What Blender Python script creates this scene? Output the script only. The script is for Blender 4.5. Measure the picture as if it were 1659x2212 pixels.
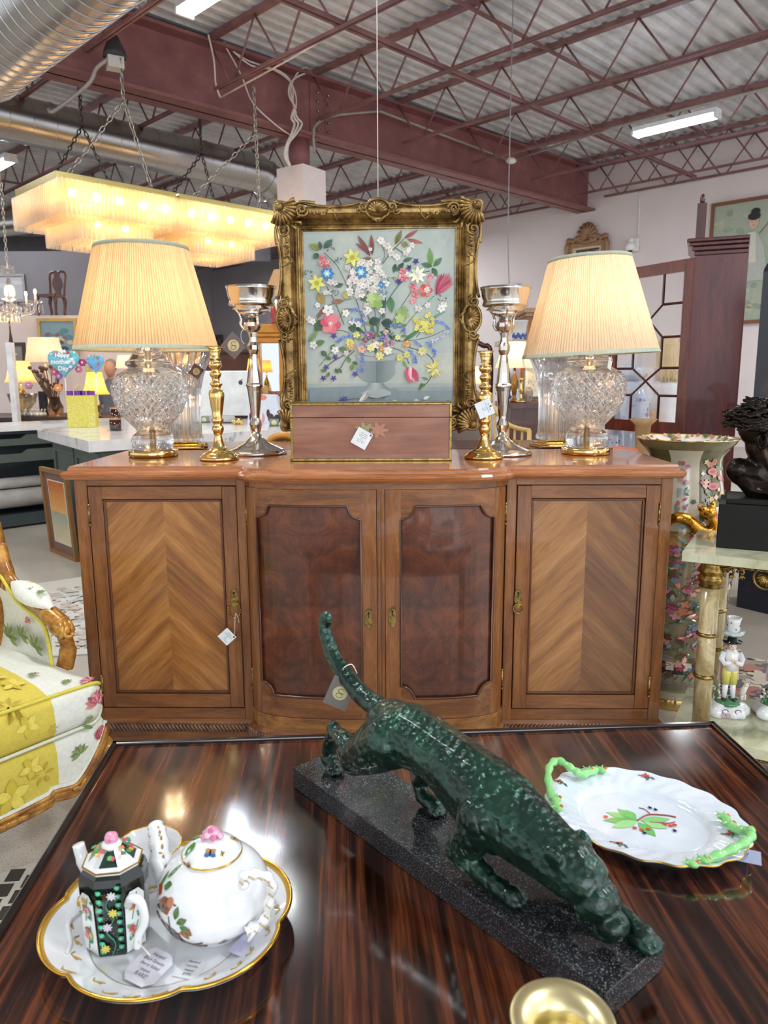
import bpy, bmesh, math, random
from mathutils import Vector, Matrix, noise as MN
PI = math.pi
for _o in list(bpy.data.objects): bpy.data.objects.remove(_o)
SC = bpy.context.scene
COL = SC.collection
# ------------------------------------------------------------------ camera
FPX, PITCH, ROLL, CH = 1620.0, math.radians(10.2), math.radians(0.3), 1.245
_c, _s = math.cos(PITCH), math.sin(PITCH)
FW = Vector((0, _c, -_s)); _u0 = Vector((0, _s, _c)); _r0 = Vector((1, 0, 0))
RT = _r0*math.cos(ROLL) - _u0*math.sin(ROLL); UP = _u0*math.cos(ROLL) + _r0*math.sin(ROLL)
CAM = Vector((0, 0, CH))
cd = bpy.data.cameras.new('camera'); cam = bpy.data.objects.new('camera', cd); COL.objects.link(cam)
cd.sensor_fit = 'VERTICAL'; cd.sensor_height = 36; cd.lens = FPX/2212*36
cd.clip_start = .05; cd.clip_end = 100
cd.dof.use_dof = True; cd.dof.focus_distance = 2.1; cd.dof.aperture_fstop = 7.5
cam.matrix_world = Matrix(((RT.x, UP.x, -FW.x, 0), (RT.y, UP.y, -FW.y, 0), (RT.z, UP.z, -FW.z, CH), (0, 0, 0, 1)))
SC.camera = cam
# points of the place seen at a pixel: on the level z, or at the distance Y, or on the plane through n
def ray(x, y): return FW + RT*((x-829.5)/FPX) - UP*((y-1106)/FPX)
def pz(x, y, z): d = ray(x, y); return CAM + d*((z-CH)/d.z)
def py(x, y, Y): d = ray(x, y); return CAM + d*(Y/d.y)
Q = 1/math.sqrt(2)
def W(u, v, z=0): return Vector(((u-v)*Q, (u+v)*Q, z))      # the building stands at 45 degrees to the camera
def pn(x, y, n, k): d = ray(x, y); n = Vector(n); return CAM + d*((k-n.dot(CAM))/n.dot(d))
# ------------------------------------------------------------------ light and exposure
SC.view_settings.view_transform = 'Standard'; SC.view_settings.look = 'None'
SC.view_settings.gamma = 1; SC.view_settings.use_curve_mapping = False
SC.view_settings.exposure = 0.35
wd = bpy.data.worlds.new('world'); SC.world = wd; wd.use_nodes = True
wn = wd.node_tree.nodes['Background']; wn.inputs[0].default_value = (.90, .94, 1, 1); wn.inputs[1].default_value = 1.05
def area(name, loc, rot, sx, sy, e, col=(1, 1, 1)):
    l = bpy.data.lights.new(name, 'AREA'); l.shape = 'RECTANGLE'; l.size = sx; l.size_y = sy; l.energy = e; l.color = col
    o = bpy.data.objects.new(name, l); COL.objects.link(o); o.location = loc; o.rotation_euler = rot; return o
def point(name, loc, e, col, r=.03):
    l = bpy.data.lights.new(name, 'POINT'); l.energy = e; l.color = col; l.shadow_soft_size = r
    o = bpy.data.objects.new(name, l); COL.objects.link(o); o.location = loc; return o
WARM = (1, .64, .34)
CEIL = 5.52; BEAMV = 9.1; WALLU = 14.8; FARV = 23.2; JB = 4.85
# rows of fluorescent battens under the joists (the one seen in the photo has its own tubes further down)
for _i, (_u, _v) in enumerate([(2.5, -1.5), (6.5, -1.5), (0.5, 3.2), (3.8, 5.7), (10.3, 4.7), (10.3, -.5), (3.2, 12.5), (8.0, 12.5), (12.6, 12.5), (3.2, 18), (8, 18), (12.6, 18), (-1.5, 8), (-1.0, 14)]):
    area('batten_light', W(_u, _v, 4.55), (0, 0, math.radians(135)), 1.25, .12, 45 if _i == 3 else 75, (.93, .97, 1))
# daylight from the shop windows behind the camera
area('window_light', (1.2, -5.5, 2.3), (math.radians(80), 0, 0), 5, 2.6, 130, (.92, .96, 1))
area('window_light', (6.5, -2.5, 2.3), (math.radians(82), 0, math.radians(50)), 4, 2.6, 75, (.92, .96, 1))
# ------------------------------------------------------------------ colours and materials
def hx(h, a=1.0):
    h = h.lstrip('#'); r = []
    for i in (0, 2, 4):
        c = int(h[i:i+2], 16)/255; r.append(c/12.92 if c <= .04045 else ((c+.055)/1.055)**2.4)
    return (r[0], r[1], r[2], a)
def C4(c): return hx(c) if isinstance(c, str) else (tuple(c)+(1,))[:4]
_MC = {}
class N:
    def __init__(s, name):
        s.m = bpy.data.materials.new(name); s.m.use_nodes = True; s.t = s.m.node_tree
        s.b = s.t.nodes['Principled BSDF']; s.out = s.t.nodes['Material Output']
    def n(s, typ, **kw):
        nd = s.t.nodes.new(typ)
        for k, v in kw.items():
            if k.startswith('i_'): nd.inputs[k[2:].replace('_', ' ')].default_value = v
            else: setattr(nd, k, v)
        return nd
    def l(s, a, b): s.t.links.new(a, b)
    def coord(s, scale=(1, 1, 1), rot=(0, 0, 0), loc=(0, 0, 0)):
        tc = s.n('ShaderNodeTexCoord'); mp = s.n('ShaderNodeMapping'); s.l(tc.outputs['Object'], mp.inputs[0])
        mp.inputs['Scale'].default_value = scale; mp.inputs['Rotation'].default_value = rot; mp.inputs['Location'].default_value = loc
        return mp.outputs[0]
    def noise(s, vec, scale=5, detail=4, rough=.55, dist=0):
        a = s.n('ShaderNodeTexNoise'); a.inputs['Scale'].default_value = scale; a.inputs['Detail'].default_value = detail
        a.inputs['Roughness'].default_value = rough; a.inputs['Distortion'].default_value = dist; s.l(vec, a.inputs['Vector']); return a.outputs['Fac']
    def ramp(s, fac, stops, interp='LINEAR'):
        r = s.n('ShaderNodeValToRGB'); cr = r.color_ramp; cr.interpolation = interp
        while len(cr.elements) > len(stops): cr.elements.remove(cr.elements[-1])
        while len(cr.elements) < len(stops): cr.elements.new(.5)
        for e, (p, c) in zip(cr.elements, stops): e.position = p; e.color = C4(c)
        s.l(fac, r.inputs[0]); return r.outputs[0]
    def mix(s, a, b, f, mode='MIX'):
        x = s.n('ShaderNodeMix', data_type='RGBA', blend_type=mode)
        for i, v in ((0, f), (6, a), (7, b)):
            if hasattr(v, 'links'): s.l(v, x.inputs[i])
            else: x.inputs[i].default_value = v if i == 0 else C4(v)
        return x.outputs[2]
    def math(s, op, a, b=0.0):
        x = s.n('ShaderNodeMath', operation=op)
        for i, v in ((0, a), (1, b)):
            if hasattr(v, 'links'): s.l(v, x.inputs[i])
            else: x.inputs[i].default_value = v
        return x.outputs[0]
    def sep(s, vec):
        x = s.n('ShaderNodeSeparateXYZ'); s.l(vec, x.inputs[0]); return x.outputs
    def bump(s, h, st=.2, d=.01):
        b = s.n('ShaderNodeBump'); b.inputs['Strength'].default_value = st; b.inputs['Distance'].default_value = d
        s.l(h, b.inputs['Height']); s.l(b.outputs[0], s.b.inputs['Normal'])
    def fin(s, col=None, rough=.5, metal=0, coat=0, spec=None, cr=.05):
        if col is not None:
            if hasattr(col, 'links'): s.l(col, s.b.inputs['Base Color'])
            else: s.b.inputs['Base Color'].default_value = C4(col)
        if hasattr(rough, 'links'): s.l(rough, s.b.inputs['Roughness'])
        else: s.b.inputs['Roughness'].default_value = rough
        s.b.inputs['Metallic'].default_value = metal; s.b.inputs['Coat Weight'].default_value = coat; s.b.inputs['Coat Roughness'].default_value = cr
        if spec is not None: s.b.inputs['Specular IOR Level'].default_value = spec
        return s.m
def flat(col, rough=.5, metal=0, coat=0, var=.12, scale=9):
    """plain colour with a little procedural unevenness"""
    k = ('f', col, rough, metal, coat, var, scale)
    if k not in _MC:
        m = N('plain_finish'); c = C4(col)
        n = m.noise(m.coord(), scale, 3)
        a = tuple(max(0, x*(1-var)) for x in c[:3]); b = tuple(min(1, x*(1+var)) for x in c[:3])
        _MC[k] = m.fin(m.ramp(n, [(.3, a), (.7, b)]), rough, metal, coat)
    return _MC[k]
def paintm(rough=.35, coat=0, bump=0, bs=60, metal=0, name='painted_surface'):
    """reads the pigment of each face"""
    k = ('p', rough, coat, bump, bs, metal)
    if k not in _MC:
        m = N(name); a = m.n('ShaderNodeVertexColor', layer_name='Col')
        n = m.noise(m.coord(), 25, 3); c = m.mix(a.outputs[0], m.ramp(n, [(.25, (.86,)*3), (.75, (1,)*3)]), 1.0, 'MULTIPLY')
        if bump: m.bump(m.noise(m.coord(), bs, 3), bump, .004)
        _MC[k] = m.fin(c, rough, metal, coat)
    return _MC[k]
def woodm(name, c1, c2, c3, scale=(14, 14, 1.2), k=1.6, rough=.35, coat=.25, rot=(0, 0, 0), dist=.6, bump=.06):
    key = ('w', name)
    if key not in _MC:
        m = N(name); v = m.coord(scale, rot)
        n = m.noise(v, k, 6, .6, dist); f = m.noise(v, k*9, 3, .6, .2)
        c = m.ramp(n, [(.3, c1), (.5, c2), (.72, c3)])
        c = m.mix(c, m.ramp(f, [(.35, (.62,)*3), (.6, (1,)*3)]), .7, 'MULTIPLY')
        m.bump(f, bump, .002); _MC[key] = m.fin(c, rough, 0, coat)
    return _MC[key]
def metalm(name, col, rough=.15, bump=0, bs=40, dirt=None, coat=0):
    key = ('m', name)
    if key not in _MC:
        m = N(name); v = m.coord(); c = col
        if dirt: c = m.ramp(m.noise(v, bs*.6, 5, .7), [(.35, dirt), (.62, col)])
        if bump: m.bump(m.noise(v, bs, 3), bump, .003)
        _MC[key] = m.fin(c, rough, 1, coat)
    return _MC[key]
def glassm(name, col='#ffffff', rough=.02, ior=1.5, clear=.0):
    key = ('g', name)
    if key not in _MC:
        m = N(name); m.b.inputs['Transmission Weight'].default_value = 1; m.b.inputs['IOR'].default_value = ior
        m.fin(col, rough)
        if clear:
            t = m.n('ShaderNodeBsdfTransparent'); x = m.n('ShaderNodeMixShader'); x.inputs[0].default_value = clear
            m.l(m.b.outputs[0], x.inputs[1]); m.l(t.outputs[0], x.inputs[2]); m.l(x.outputs[0], m.out.inputs[0])
        _MC[key] = m.m
    return _MC[key]
def emitm(name, col, e):
    key = ('e', name, col, e)
    if key not in _MC:
        m = N(name); m.b.inputs['Emission Color'].default_value = C4(col); m.b.inputs['Emission Strength'].default_value = e
        _MC[key] = m.fin(col, .4)
    return _MC[key]
def shadem(name, col, pleats=0, tr=.6):
    """lampshade cloth: lets the light of its bulb through"""
    key = ('s', name)
    if key not in _MC:
        m = N(name); n = m.noise(m.coord((60, 60, 2)), 2, 3); c = m.ramp(n, [(.3, tuple(x*.86 for x in C4(col)[:3])), (.7, col)])
        a = m.n('ShaderNodeVertexColor', layer_name='Col'); c = m.mix(c, a.outputs[0], 1.0, 'MULTIPLY') if pleats else c
        d = m.n('ShaderNodeBsdfDiffuse'); t = m.n('ShaderNodeBsdfTranslucent'); x = m.n('ShaderNodeMixShader'); x.inputs[0].default_value = tr
        m.l(c, d.inputs[0]); m.l(c, t.inputs[0]); m.l(d.outputs[0], x.inputs[1]); m.l(t.outputs[0], x.inputs[2]); m.l(x.outputs[0], m.out.inputs[0])
        _MC[key] = m.m
    return _MC[key]
# ------------------------------------------------------------------ mesh builder
class MB:
    def __init__(s, col='#ffffff'):
        s.v = []; s.f = []; s.m = []; s.c = []; s.s = []; s.mi = 0; s.col = C4(col); s.sm = False; s.T = None
    def set(s, col=None, mi=None, sm=None, T=0):
        if col is not None: s.col = C4(col)
        if mi is not None: s.mi = mi
        if sm is not None: s.sm = sm
        if T != 0: s.T = T
        return s
    def add(s, vs, fs, sm=None):
        o = len(s.v); T = s.T
        for p in vs:
            p = Vector(p); s.v.append(T @ p if T is not None else p)
        for f in fs:
            s.f.append(tuple(o+i for i in f)); s.m.append(s.mi); s.c.append(s.col); s.s.append(s.sm if sm is None else sm)
        return s
    def box(s, c, d, rz=0, R=None):
        hx_, hy, hz = d[0]/2, d[1]/2, d[2]/2; M = R if R is not None else Matrix.Rotation(rz, 3, 'Z'); c = Vector(c)
        vs = [c + M @ Vector((a*hx_, b*hy, e*hz)) for e in (-1, 1) for a, b in ((-1, -1), (1, -1), (1, 1), (-1, 1))]
        return s.add(vs, [(3, 2, 1, 0), (4, 5, 6, 7), (0, 1, 5, 4), (1, 2, 6, 5), (2, 3, 7, 6), (3, 0, 4, 7)], False)
    def bb(s, x0, x1, y0, y1, z0, z1): return s.box(((x0+x1)/2, (y0+y1)/2, (z0+z1)/2), (x1-x0, y1-y0, z1-z0))
    def tube(s, path, r, n=8, closed=False, caps=True, flat_=1.0, sm=True):
        P = [Vector(p) for p in path]; k = len(P)
        if k < 2: return s
        rr = r if isinstance(r, (list, tuple)) else [r]*k; vs = []; nrm = None
        for i in range(k):
            a = P[i-1] if (i > 0 or closed) else P[0]; b = P[(i+1) % k] if (i < k-1 or closed) else P[-1]
            t = (b-a)
            t = t.normalized() if t.length > 1e-9 else Vector((0, 0, 1))
            if nrm is None:
                nrm = t.orthogonal().normalized()
                if abs(t.z) < .95: nrm = (Vector((0, 0, 1)) - t*t.z).normalized()
            else:
                q = nrm - t*nrm.dot(t)
                nrm = q.normalized() if q.length > 1e-6 else t.orthogonal().normalized()
            bn = t.cross(nrm)
            for j in range(n):
                an = 2*PI*j/n; vs.append(P[i] + nrm*(math.cos(an)*rr[i]*flat_) + bn*(math.sin(an)*rr[i]))
        fs = []
        for i in range(k if closed else k-1):
            for j in range(n):
                a = i*n+j; b = i*n+(j+1) % n; c = ((i+1) % k)*n+(j+1) % n; d = ((i+1) % k)*n+j; fs.append((a, b, c, d))
        if caps and not closed: fs += [tuple(range(n-1, -1, -1)), tuple((k-1)*n+j for j in range(n))]
        return s.add(vs, fs, sm)
    def lathe(s, prof, n=32, c=(0, 0, 0), mod=None, caps=True, sm=True):
        """prof: (r, z) from the bottom up; mod(angle, r, z, i) -> (r, z)"""
        c = Vector(c); vs = []
        for i, (r, z) in enumerate(prof):
            for j in range(n):
                a = 2*PI*j/n; rr, zz = (r, z) if mod is None else mod(a, r, z, i)
                vs.append(c + Vector((rr*math.cos(a), rr*math.sin(a), zz)))
        fs = []
        for i in range(len(prof)-1):
            for j in range(n): fs.append((i*n+j, i*n+(j+1) % n, (i+1)*n+(j+1) % n, (i+1)*n+j))
        s.last = (len(s.f), n, len(prof)-1)
        if caps:
            if prof[0][0] > 1e-4: fs.append(tuple(range(n-1, -1, -1)))
            if prof[-1][0] > 1e-4: fs.append(tuple((len(prof)-1)*n+j for j in range(n)))
        return s.add(vs, fs, sm)
    def sph(s, c, r, n=14, m=8, R=None):
        r = (r,)*3 if not isinstance(r, (tuple, list)) else r; c = Vector(c); vs = []
        for i in range(1, m):
            t = PI*i/m
            for j in range(n):
                a = 2*PI*j/n; p = Vector((r[0]*math.sin(t)*math.cos(a), r[1]*math.sin(t)*math.sin(a), r[2]*math.cos(t)))
                vs.append(c + (R @ p if R is not None else p))
        top = Vector((0, 0, r[2])); vs += [c+(R @ top if R is not None else top), c-(R @ top if R is not None else top)]
        L = len(vs); fs = []
        for i in range(m-2):
            for j in range(n): fs.append((i*n+j, (i+1)*n+j, (i+1)*n+(j+1) % n, i*n+(j+1) % n))
        for j in range(n): fs.append((L-2, j, (j+1) % n)); fs.append((L-1, (m-2)*n+(j+1) % n, (m-2)*n+j))
        return s.add(vs, fs, True)
    def prism(s, poly, a, b, f=None, sm=False):
        """2-D outline poly thickened between a and b; f(x, y, w) -> point (default: y up, w = depth Y)"""
        f = f or (lambda x, y, w: (x, w, y)); n = len(poly)
        vs = [f(x, y, a) for x, y in poly] + [f(x, y, b) for x, y in poly]
        fs = [tuple(range(n)), tuple(range(2*n-1, n-1, -1))]
        s.add(vs, fs, False)
        return s.add(vs, [(i, i+n, (i+1) % n+n, (i+1) % n) for i in range(n)], sm)
    def grid(s, fn, nu, nv, cu=False, cv=False, sm=True):
        vs = [fn(i/(nu if cu else nu-1), j/(nv if cv else nv-1)) for i in range(nu) for j in range(nv)]; fs = []
        for i in range(nu if cu else nu-1):
            for j in range(nv if cv else nv-1):
                i2 = (i+1) % nu; j2 = (j+1) % nv; fs.append((i*nv+j, i2*nv+j, i2*nv+j2, i*nv+j2))
        return s.add(vs, fs, sm)
    def decal(s, surf, cx, cy, pts, off=.0006, rot=0, sc=1):
        """flat little shape laid on a surface; surf(x, y, off) -> point; pts fan outline in surface units"""
        ca, sa = math.cos(rot)*sc, math.sin(rot)*sc
        vs = [surf(cx, cy, off)] + [surf(cx+x*ca-y*sa, cy+x*sa+y*ca, off) for x, y in pts]; n = len(pts)
        return s.add(vs, [(0, i+1, (i+1) % n+1) for i in range(n)], True)
    def build(s, name, mats, parent=None, loc=None, origin=None, rz=0, mods=None, fix=True):
        me = bpy.data.meshes.new(name); o0 = Vector(origin) if origin is not None else Vector((0, 0, 0))
        me.from_pydata([p-o0 for p in s.v], [], s.f)
        if not isinstance(mats, (list, tuple)): mats = [mats]
        for m in mats: me.materials.append(m)
        me.polygons.foreach_set('material_index', s.m); me.polygons.foreach_set('use_smooth', s.s)
        ca = me.color_attributes.new('Col', 'FLOAT_COLOR', 'CORNER'); buf = []
        for p, c in zip(me.polygons, s.c): buf.extend(c*len(p.vertices))
        ca.data.foreach_set('color', buf)
        if fix:
            bm = bmesh.new(); bm.from_mesh(me); bmesh.ops.recalc_face_normals(bm, faces=bm.faces); bm.to_mesh(me); bm.free()
        me.update()
        o = bpy.data.objects.new(name, me); COL.objects.link(o)
        if parent is not None: o.parent = parent
        o.location = o0 + (Vector(loc) if loc is not None else Vector((0, 0, 0)))
        if rz: o.rotation_euler = (0, 0, rz)
        for md in (mods or []):
            if md[0] == 'bevel':
                b = o.modifiers.new('bevel', 'BEVEL'); b.width = md[1]; b.segments = md[2] if len(md) > 2 else 2; b.limit_method = 'ANGLE'; b.angle_limit = .7
            if md[0] == 'sub':
                b = o.modifiers.new('subdivision', 'SUBSURF'); b.levels = b.render_levels = md[1]
            if md[0] == 'solid':
                b = o.modifiers.new('thickness', 'SOLIDIFY'); b.thickness = md[1]; b.offset = md[2] if len(md) > 2 else 0
        return o
def tag(o, label, cat, group=None, kind=None):
    if label: o['label'] = label
    if cat: o['category'] = cat
    if group: o['group'] = group
    if kind: o['kind'] = kind
    return o
def thing(name, label, cat, loc=(0, 0, 0), rz=0, group=None):
    o = bpy.data.objects.new(name, None); COL.objects.link(o); o.empty_display_size = .05
    o.location = loc; o.rotation_euler = (0, 0, rz); return tag(o, label, cat, group)
def struct(name, mb, m, **k):
    o = mb.build(name, m, **k); o['kind'] = 'structure'; return o
def copy_tree(o, parent=None):
    c = o.copy(); COL.objects.link(c)
    if parent is not None: c.parent = parent
    for ch in [x for x in bpy.data.objects if x.parent == o]: copy_tree(ch, c)
    return c
def organic(name, parts, mat, parent=None, voxel=.006, smooth=4, disp=None, col='#ffffff', loc=None):
    """one continuous skin grown over overlapping limbs. parts: ('s', c, r) ellipsoid | ('t', path, radii) tapered limb"""
    b = MB(col)
    for p in parts:
        if p[0] == 's': b.sph(p[1], p[2], 16, 10, *(p[3:4]))
        else:
            b.tube(p[1], p[2], 12); b.sph(p[1][0], p[2][0], 12, 8); b.sph(p[1][-1], p[2][-1], 12, 8)
    me = bpy.data.meshes.new('t'); me.from_pydata(b.v, [], b.f); o = bpy.data.objects.new('t', me); COL.objects.link(o)
    bm = bmesh.new(); bm.from_mesh(me); bmesh.ops.recalc_face_normals(bm, faces=bm.faces); bm.to_mesh(me); bm.free()
    r = o.modifiers.new('r', 'REMESH'); r.mode = 'VOXEL'; r.voxel_size = voxel
    q = o.modifiers.new('q', 'SMOOTH'); q.factor = .5; q.iterations = smooth
    dg = bpy.context.evaluated_depsgraph_get(); ev = o.evaluated_get(dg); m2 = bpy.data.meshes.new_from_object(ev)
    bpy.data.objects.remove(o); m2.name = name
    if disp:
        nn = [v.normal.copy() for v in m2.vertices]
        for v, n in zip(m2.vertices, nn): v.co += n*disp(v.co, n)
    m2.materials.clear()
    for m in (mat if isinstance(mat, (list, tuple)) else [mat]): m2.materials.append(m)
    m2.polygons.foreach_set('use_smooth', [True]*len(m2.polygons))
    ca = m2.color_attributes.new('Col', 'FLOAT_COLOR', 'CORNER'); c = C4(col)
    if callable(getattr(organic, 'colfn', None)):
        cf = organic.colfn
        for p in m2.polygons:
            cc = C4(cf(p.center))
            for li in p.loop_indices: ca.data[li].color = cc
    else: ca.data.foreach_set('color', list(c)*len(m2.loops))
    w = bpy.data.objects.new(name, m2); COL.objects.link(w)
    if parent is not None: w.parent = parent
    if loc is not None: w.location = loc
    return w
def circ(r, n=10, ry=None): return [(r*math.cos(2*PI*i/n), (ry or r)*math.sin(2*PI*i/n)) for i in range(n)]
def leafp(l, w, n=5): 
    a = [(l*i/n, w*math.sin(PI*i/n)*(1-.25*i/n)) for i in range(n+1)]; return a + [(x, -y) for x, y in a[-2:0:-1]]
def flowerp(r, k=5, n=30, d=.45): return [(r*(1-d+d*abs(math.cos(k*PI*i/n)))*math.cos(2*PI*i/n), r*(1-d+d*abs(math.cos(k*PI*i/n)))*math.sin(2*PI*i/n)) for i in range(n)]
def bez(p, n=12):
    """smooth curve through the given points"""
    P = [Vector(q) for q in p]; out = []
    for i in range(len(P)-1):
        a = P[max(i-1, 0)]; b = P[i]; c = P[i+1]; d = P[min(i+2, len(P)-1)]
        for j in range(n):
            t = j/n; out.append(.5*((2*b)+(c-a)*t+(2*a-5*b+4*c-d)*t*t+(3*b-a-3*c+d)*t**3))
    return out + [P[-1]]
BRASS = metalm('polished_brass', '#e3c27c', .14)
OLDBRASS = metalm('aged_brass', '#b89a58', .35, .2, 120, '#6a542c')
SILVER = metalm('silver_plate', '#d8d2ca', .14)
CHROME = metalm('galvanised_steel', '#b8b6b4', .28)
WHITEP = flat('#f2f0ec', .55)
def hexmat(h, **k): return flat(h, **k)
# ================================================================== the building
m = N('concrete'); v = m.coord()
c = m.ramp(m.noise(v, .9, 6, .6), [(.3, '#a59d90'), (.5, '#b9b0a2'), (.7, '#c9c1b3')])
c = m.mix(c, m.ramp(m.noise(v, 170, 2, .6), [(.36, '#5e574c'), (.42, '#ffffff')]), .55, 'MULTIPLY')
CONC = m.fin(c, .34, 0, .1)
b = MB()
for (u0, v0, u1, v1) in [(-12, -6, WALLU, FARV)]:
    b.add([W(u0, v0, 0), W(u1, v0, 0), W(u1, v1, 0), W(u0, v1, 0), W(u0, v0, -.1), W(u1, v0, -.1), W(u1, v1, -.1), W(u0, v1, -.1)], [(0, 1, 2, 3), (7, 6, 5, 4), (0, 4, 5, 1), (1, 5, 6, 2), (2, 6, 7, 3), (3, 7, 4, 0)])
struct('floor', b, CONC)
def wallm(name, c1, c2):
    m = N(name); v = m.coord(); m.bump(m.noise(v, 30, 4), .12, .004)
    return m.fin(m.ramp(m.noise(v, .6, 4), [(.3, c1), (.7, c2)]), .75)
PINKW = wallm('pale_wall_paint', '#ded2d1', '#e9dfdd'); GREYW = wallm('grey_wall', '#8d888c', '#9a949a')
def slab(name, mat, p, q, z0, z1, th=.15):
    """upright wall slab from p to q (plan points)"""
    p = Vector((p[0], p[1], 0)); q = Vector((q[0], q[1], 0)); d = (q-p).normalized(); n = Vector((d.y, -d.x, 0))
    b = MB(); L = (q-p).length; b.box((p+q)/2 + n*(th/2) + Vector((0, 0, (z0+z1)/2)), (L, th, z1-z0), R=Matrix.Rotation(math.atan2(d.y, d.x), 3, 'Z'))
    return struct(name, b, mat)
slab('wall_right', PINKW, W(WALLU, 14.2), W(WALLU, -2.5), -.1, CEIL+.1, -.15)
slab('wall_far_right', GREYW, W(WALLU, FARV), W(WALLU, 14.2), -.1, CEIL+.1, -.15)  # same wall, in a greyer colour on to the far corner
slab('wall_back', GREYW, W(-6, FARV), W(WALLU, FARV), -.1, CEIL+.1, -.15)
# corrugated steel deck
b = MB(); pit = .205; vv = -3.0; prof = []
while vv < FARV:
    prof += [(vv, 0), (vv+pit*.32, 0), (vv+pit*.5, .05), (vv+pit*.82, .05)]; vv += pit
vs = [W(u, a, CEIL+h) for u in (-9, WALLU) for a, h in prof]; n = len(prof)
b.add(vs, [(i, i+1, n+i+1, n+i) for i in range(n-1)])
m = N('galvanised_deck'); v = m.coord((1, 1, 1), (0, 0, 0)); cc = m.ramp(m.noise(v, 2.2, 5, .7), [(.3, '#b0b0b5'), (.55, '#cfcecf'), (.75, '#e0dedc')])
DECK = m.fin(cc, .5, .1)
struct('ceiling', b, DECK, mods=[('solid', .004)])
m = N('red_oxide_steel'); v = m.coord(); cc = m.ramp(m.noise(v, 3, 6, .65), [(.3, '#7d4f4f'), (.55, '#8f5d5b'), (.78, '#a2706c')])
cc = m.mix(cc, m.ramp(m.noise(v, 26, 3, .7), [(.72, (0, 0, 0)), (.76, (.5, .45, .42))]), .5, 'ADD'); REDM = m.fin(cc, .55)
m = N('red_oxide_bars'); v = m.coord(); REDJ = m.fin(m.ramp(m.noise(v, 4, 4), [(.3, '#6e4b4b'), (.7, '#8c6463')]), .5)
_tn = 0
def trim(mb, mat, label, **k):
    global _tn; _tn += 1
    o = struct('trim_%d' % _tn, mb, mat, **k); o['label'] = label; return o
# main beam, running 2.5 degrees off the deck
P0 = W(-4, 9.42); P1 = W(WALLU-.02, 8.72); d = (P1-P0).normalized(); ang = math.atan2(d.y, d.x); L = (P1-P0).length; mid = (P0+P1)/2; R = Matrix.Rotation(ang, 3, 'Z'); nn = Vector((-d.y, d.x, 0))
BZ0, BZ1 = 4.63, 5.46
b = MB()
b.box(mid + nn*.0 + Vector((0, 0, (BZ0+BZ1)/2)), (L, .03, BZ1-BZ0), R=R)
for z in (BZ0+.02, BZ1-.02): b.box(mid + Vector((0, 0, z)), (L, .42, .04), R=R)
trim(b, REDM, 'deep red oxide steel roof beam crossing the room from left to the right wall')
CP = py(646, 300, 11.6); CU = (CP-P0).dot(d)
def onbeam(s, side, z): return P0 + d*s + nn*side + Vector((0, 0, z))
b = MB()
b.box(onbeam(CU+.42, -.03, (BZ0+BZ1)/2), (.012, .02, BZ1-BZ0-.1), R=R); b.box(onbeam(CU+.4, -.024, (BZ0+BZ1)/2), (.5, .014, BZ1-BZ0-.12), R=R)
trim(b, REDM, 'riveted splice plate on the red beam above the column')
for i in range(5):
    for k in range(2):
        b = MB(); p = onbeam(CU+.28+k*.19, -.045, BZ0+.16+i*.125)
        b.tube([p, p-nn*.022], .019, 6); tag(b.build('bolt', CHROME), 'steel bolt head in the double row on the red beam splice', 'bolt', 'bolt heads on the beam splice')
# column: pipe above, white boxed casing below
b = MB(); b.tube([(CP.x, CP.y, py(637, 357, 11.35).z), (CP.x, CP.y, BZ0)], .15, 24); b.box((CP.x, CP.y, BZ0-.015), (.42, .42, .03), ang); trim(b, REDM, 'round red steel column under the beam')
bt = py(637, 357, 11.35).z
b = MB(); b.box((CP.x+.02, CP.y, bt/2-.045), (.50, .50, bt+.09), ang+math.radians(12)); trim(b, flat('#f4e6e2', .7, 0, 0, .03), 'white boxed column casing behind the painting')
# bar joists
def joist(u, v0, v1, lab, zb=JB, up=False):
    b = MB(); r = .014; z1 = CEIL-.05
    for s in (-.022, .022):
        b.box(W(u+s, (v0+v1)/2, z1), (.045, abs(v1-v0), .06), math.radians(45)); 
    for s in (-.02, .02): b.box(W(u+s, (v0+v1)/2, zb), (.022, abs(v1-v0)-.5, .034), math.radians(45))
    n = max(2, int(abs(v1-v0)/.877)); st = 1.0
    k = 0; a = v1-.12
    while a-st > v0:
        b.tube([W(u, a, z1-.02), W(u, a-st*.45, zb)], r, 5); b.tube([W(u, a-st*.55, zb), W(u, a-st, z1-.02)], r, 5); a -= st; k += 1
    trim(b, REDJ, lab)
for k in range(-7, 6):
    u = 5.81+1.66*k
    bv = 9.42 - (u+4)*.037
    if k >= -3: joist(u, max(-2.5, .2 if k > -1 else -1), bv-.02, 'open web red steel roof joist in front of the beam')
    joist(u, bv+.05, FARV-.1, 'open web red steel roof joist beyond the beam')
joist(WALLU-.14, -2.0, 8.5, 'open web joist running along the right wall'); joist(WALLU-.14, 9.0, FARV-.1, 'open web joist along the right wall beyond the beam')
for (x, y, z) in [(1290, 165, 5.42), (1145, 225, JB+.03), (700, 40, JB+.03)]:
    p = pz(x, y, z); vv = (p.y-p.x)*Q
    b = MB(); b.box(W(6.6, vv, z), (16, .035, .035), math.radians(45)); trim(b, REDJ, 'thin red bridging angle tying the joists together')
for vv in (12.0, 15.5, 19):
    b = MB(); b.box(W(5, vv, JB+.03), (19, .035, .035), math.radians(45)); trim(b, REDJ, 'thin red bridging angle tying the far joists together')
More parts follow.
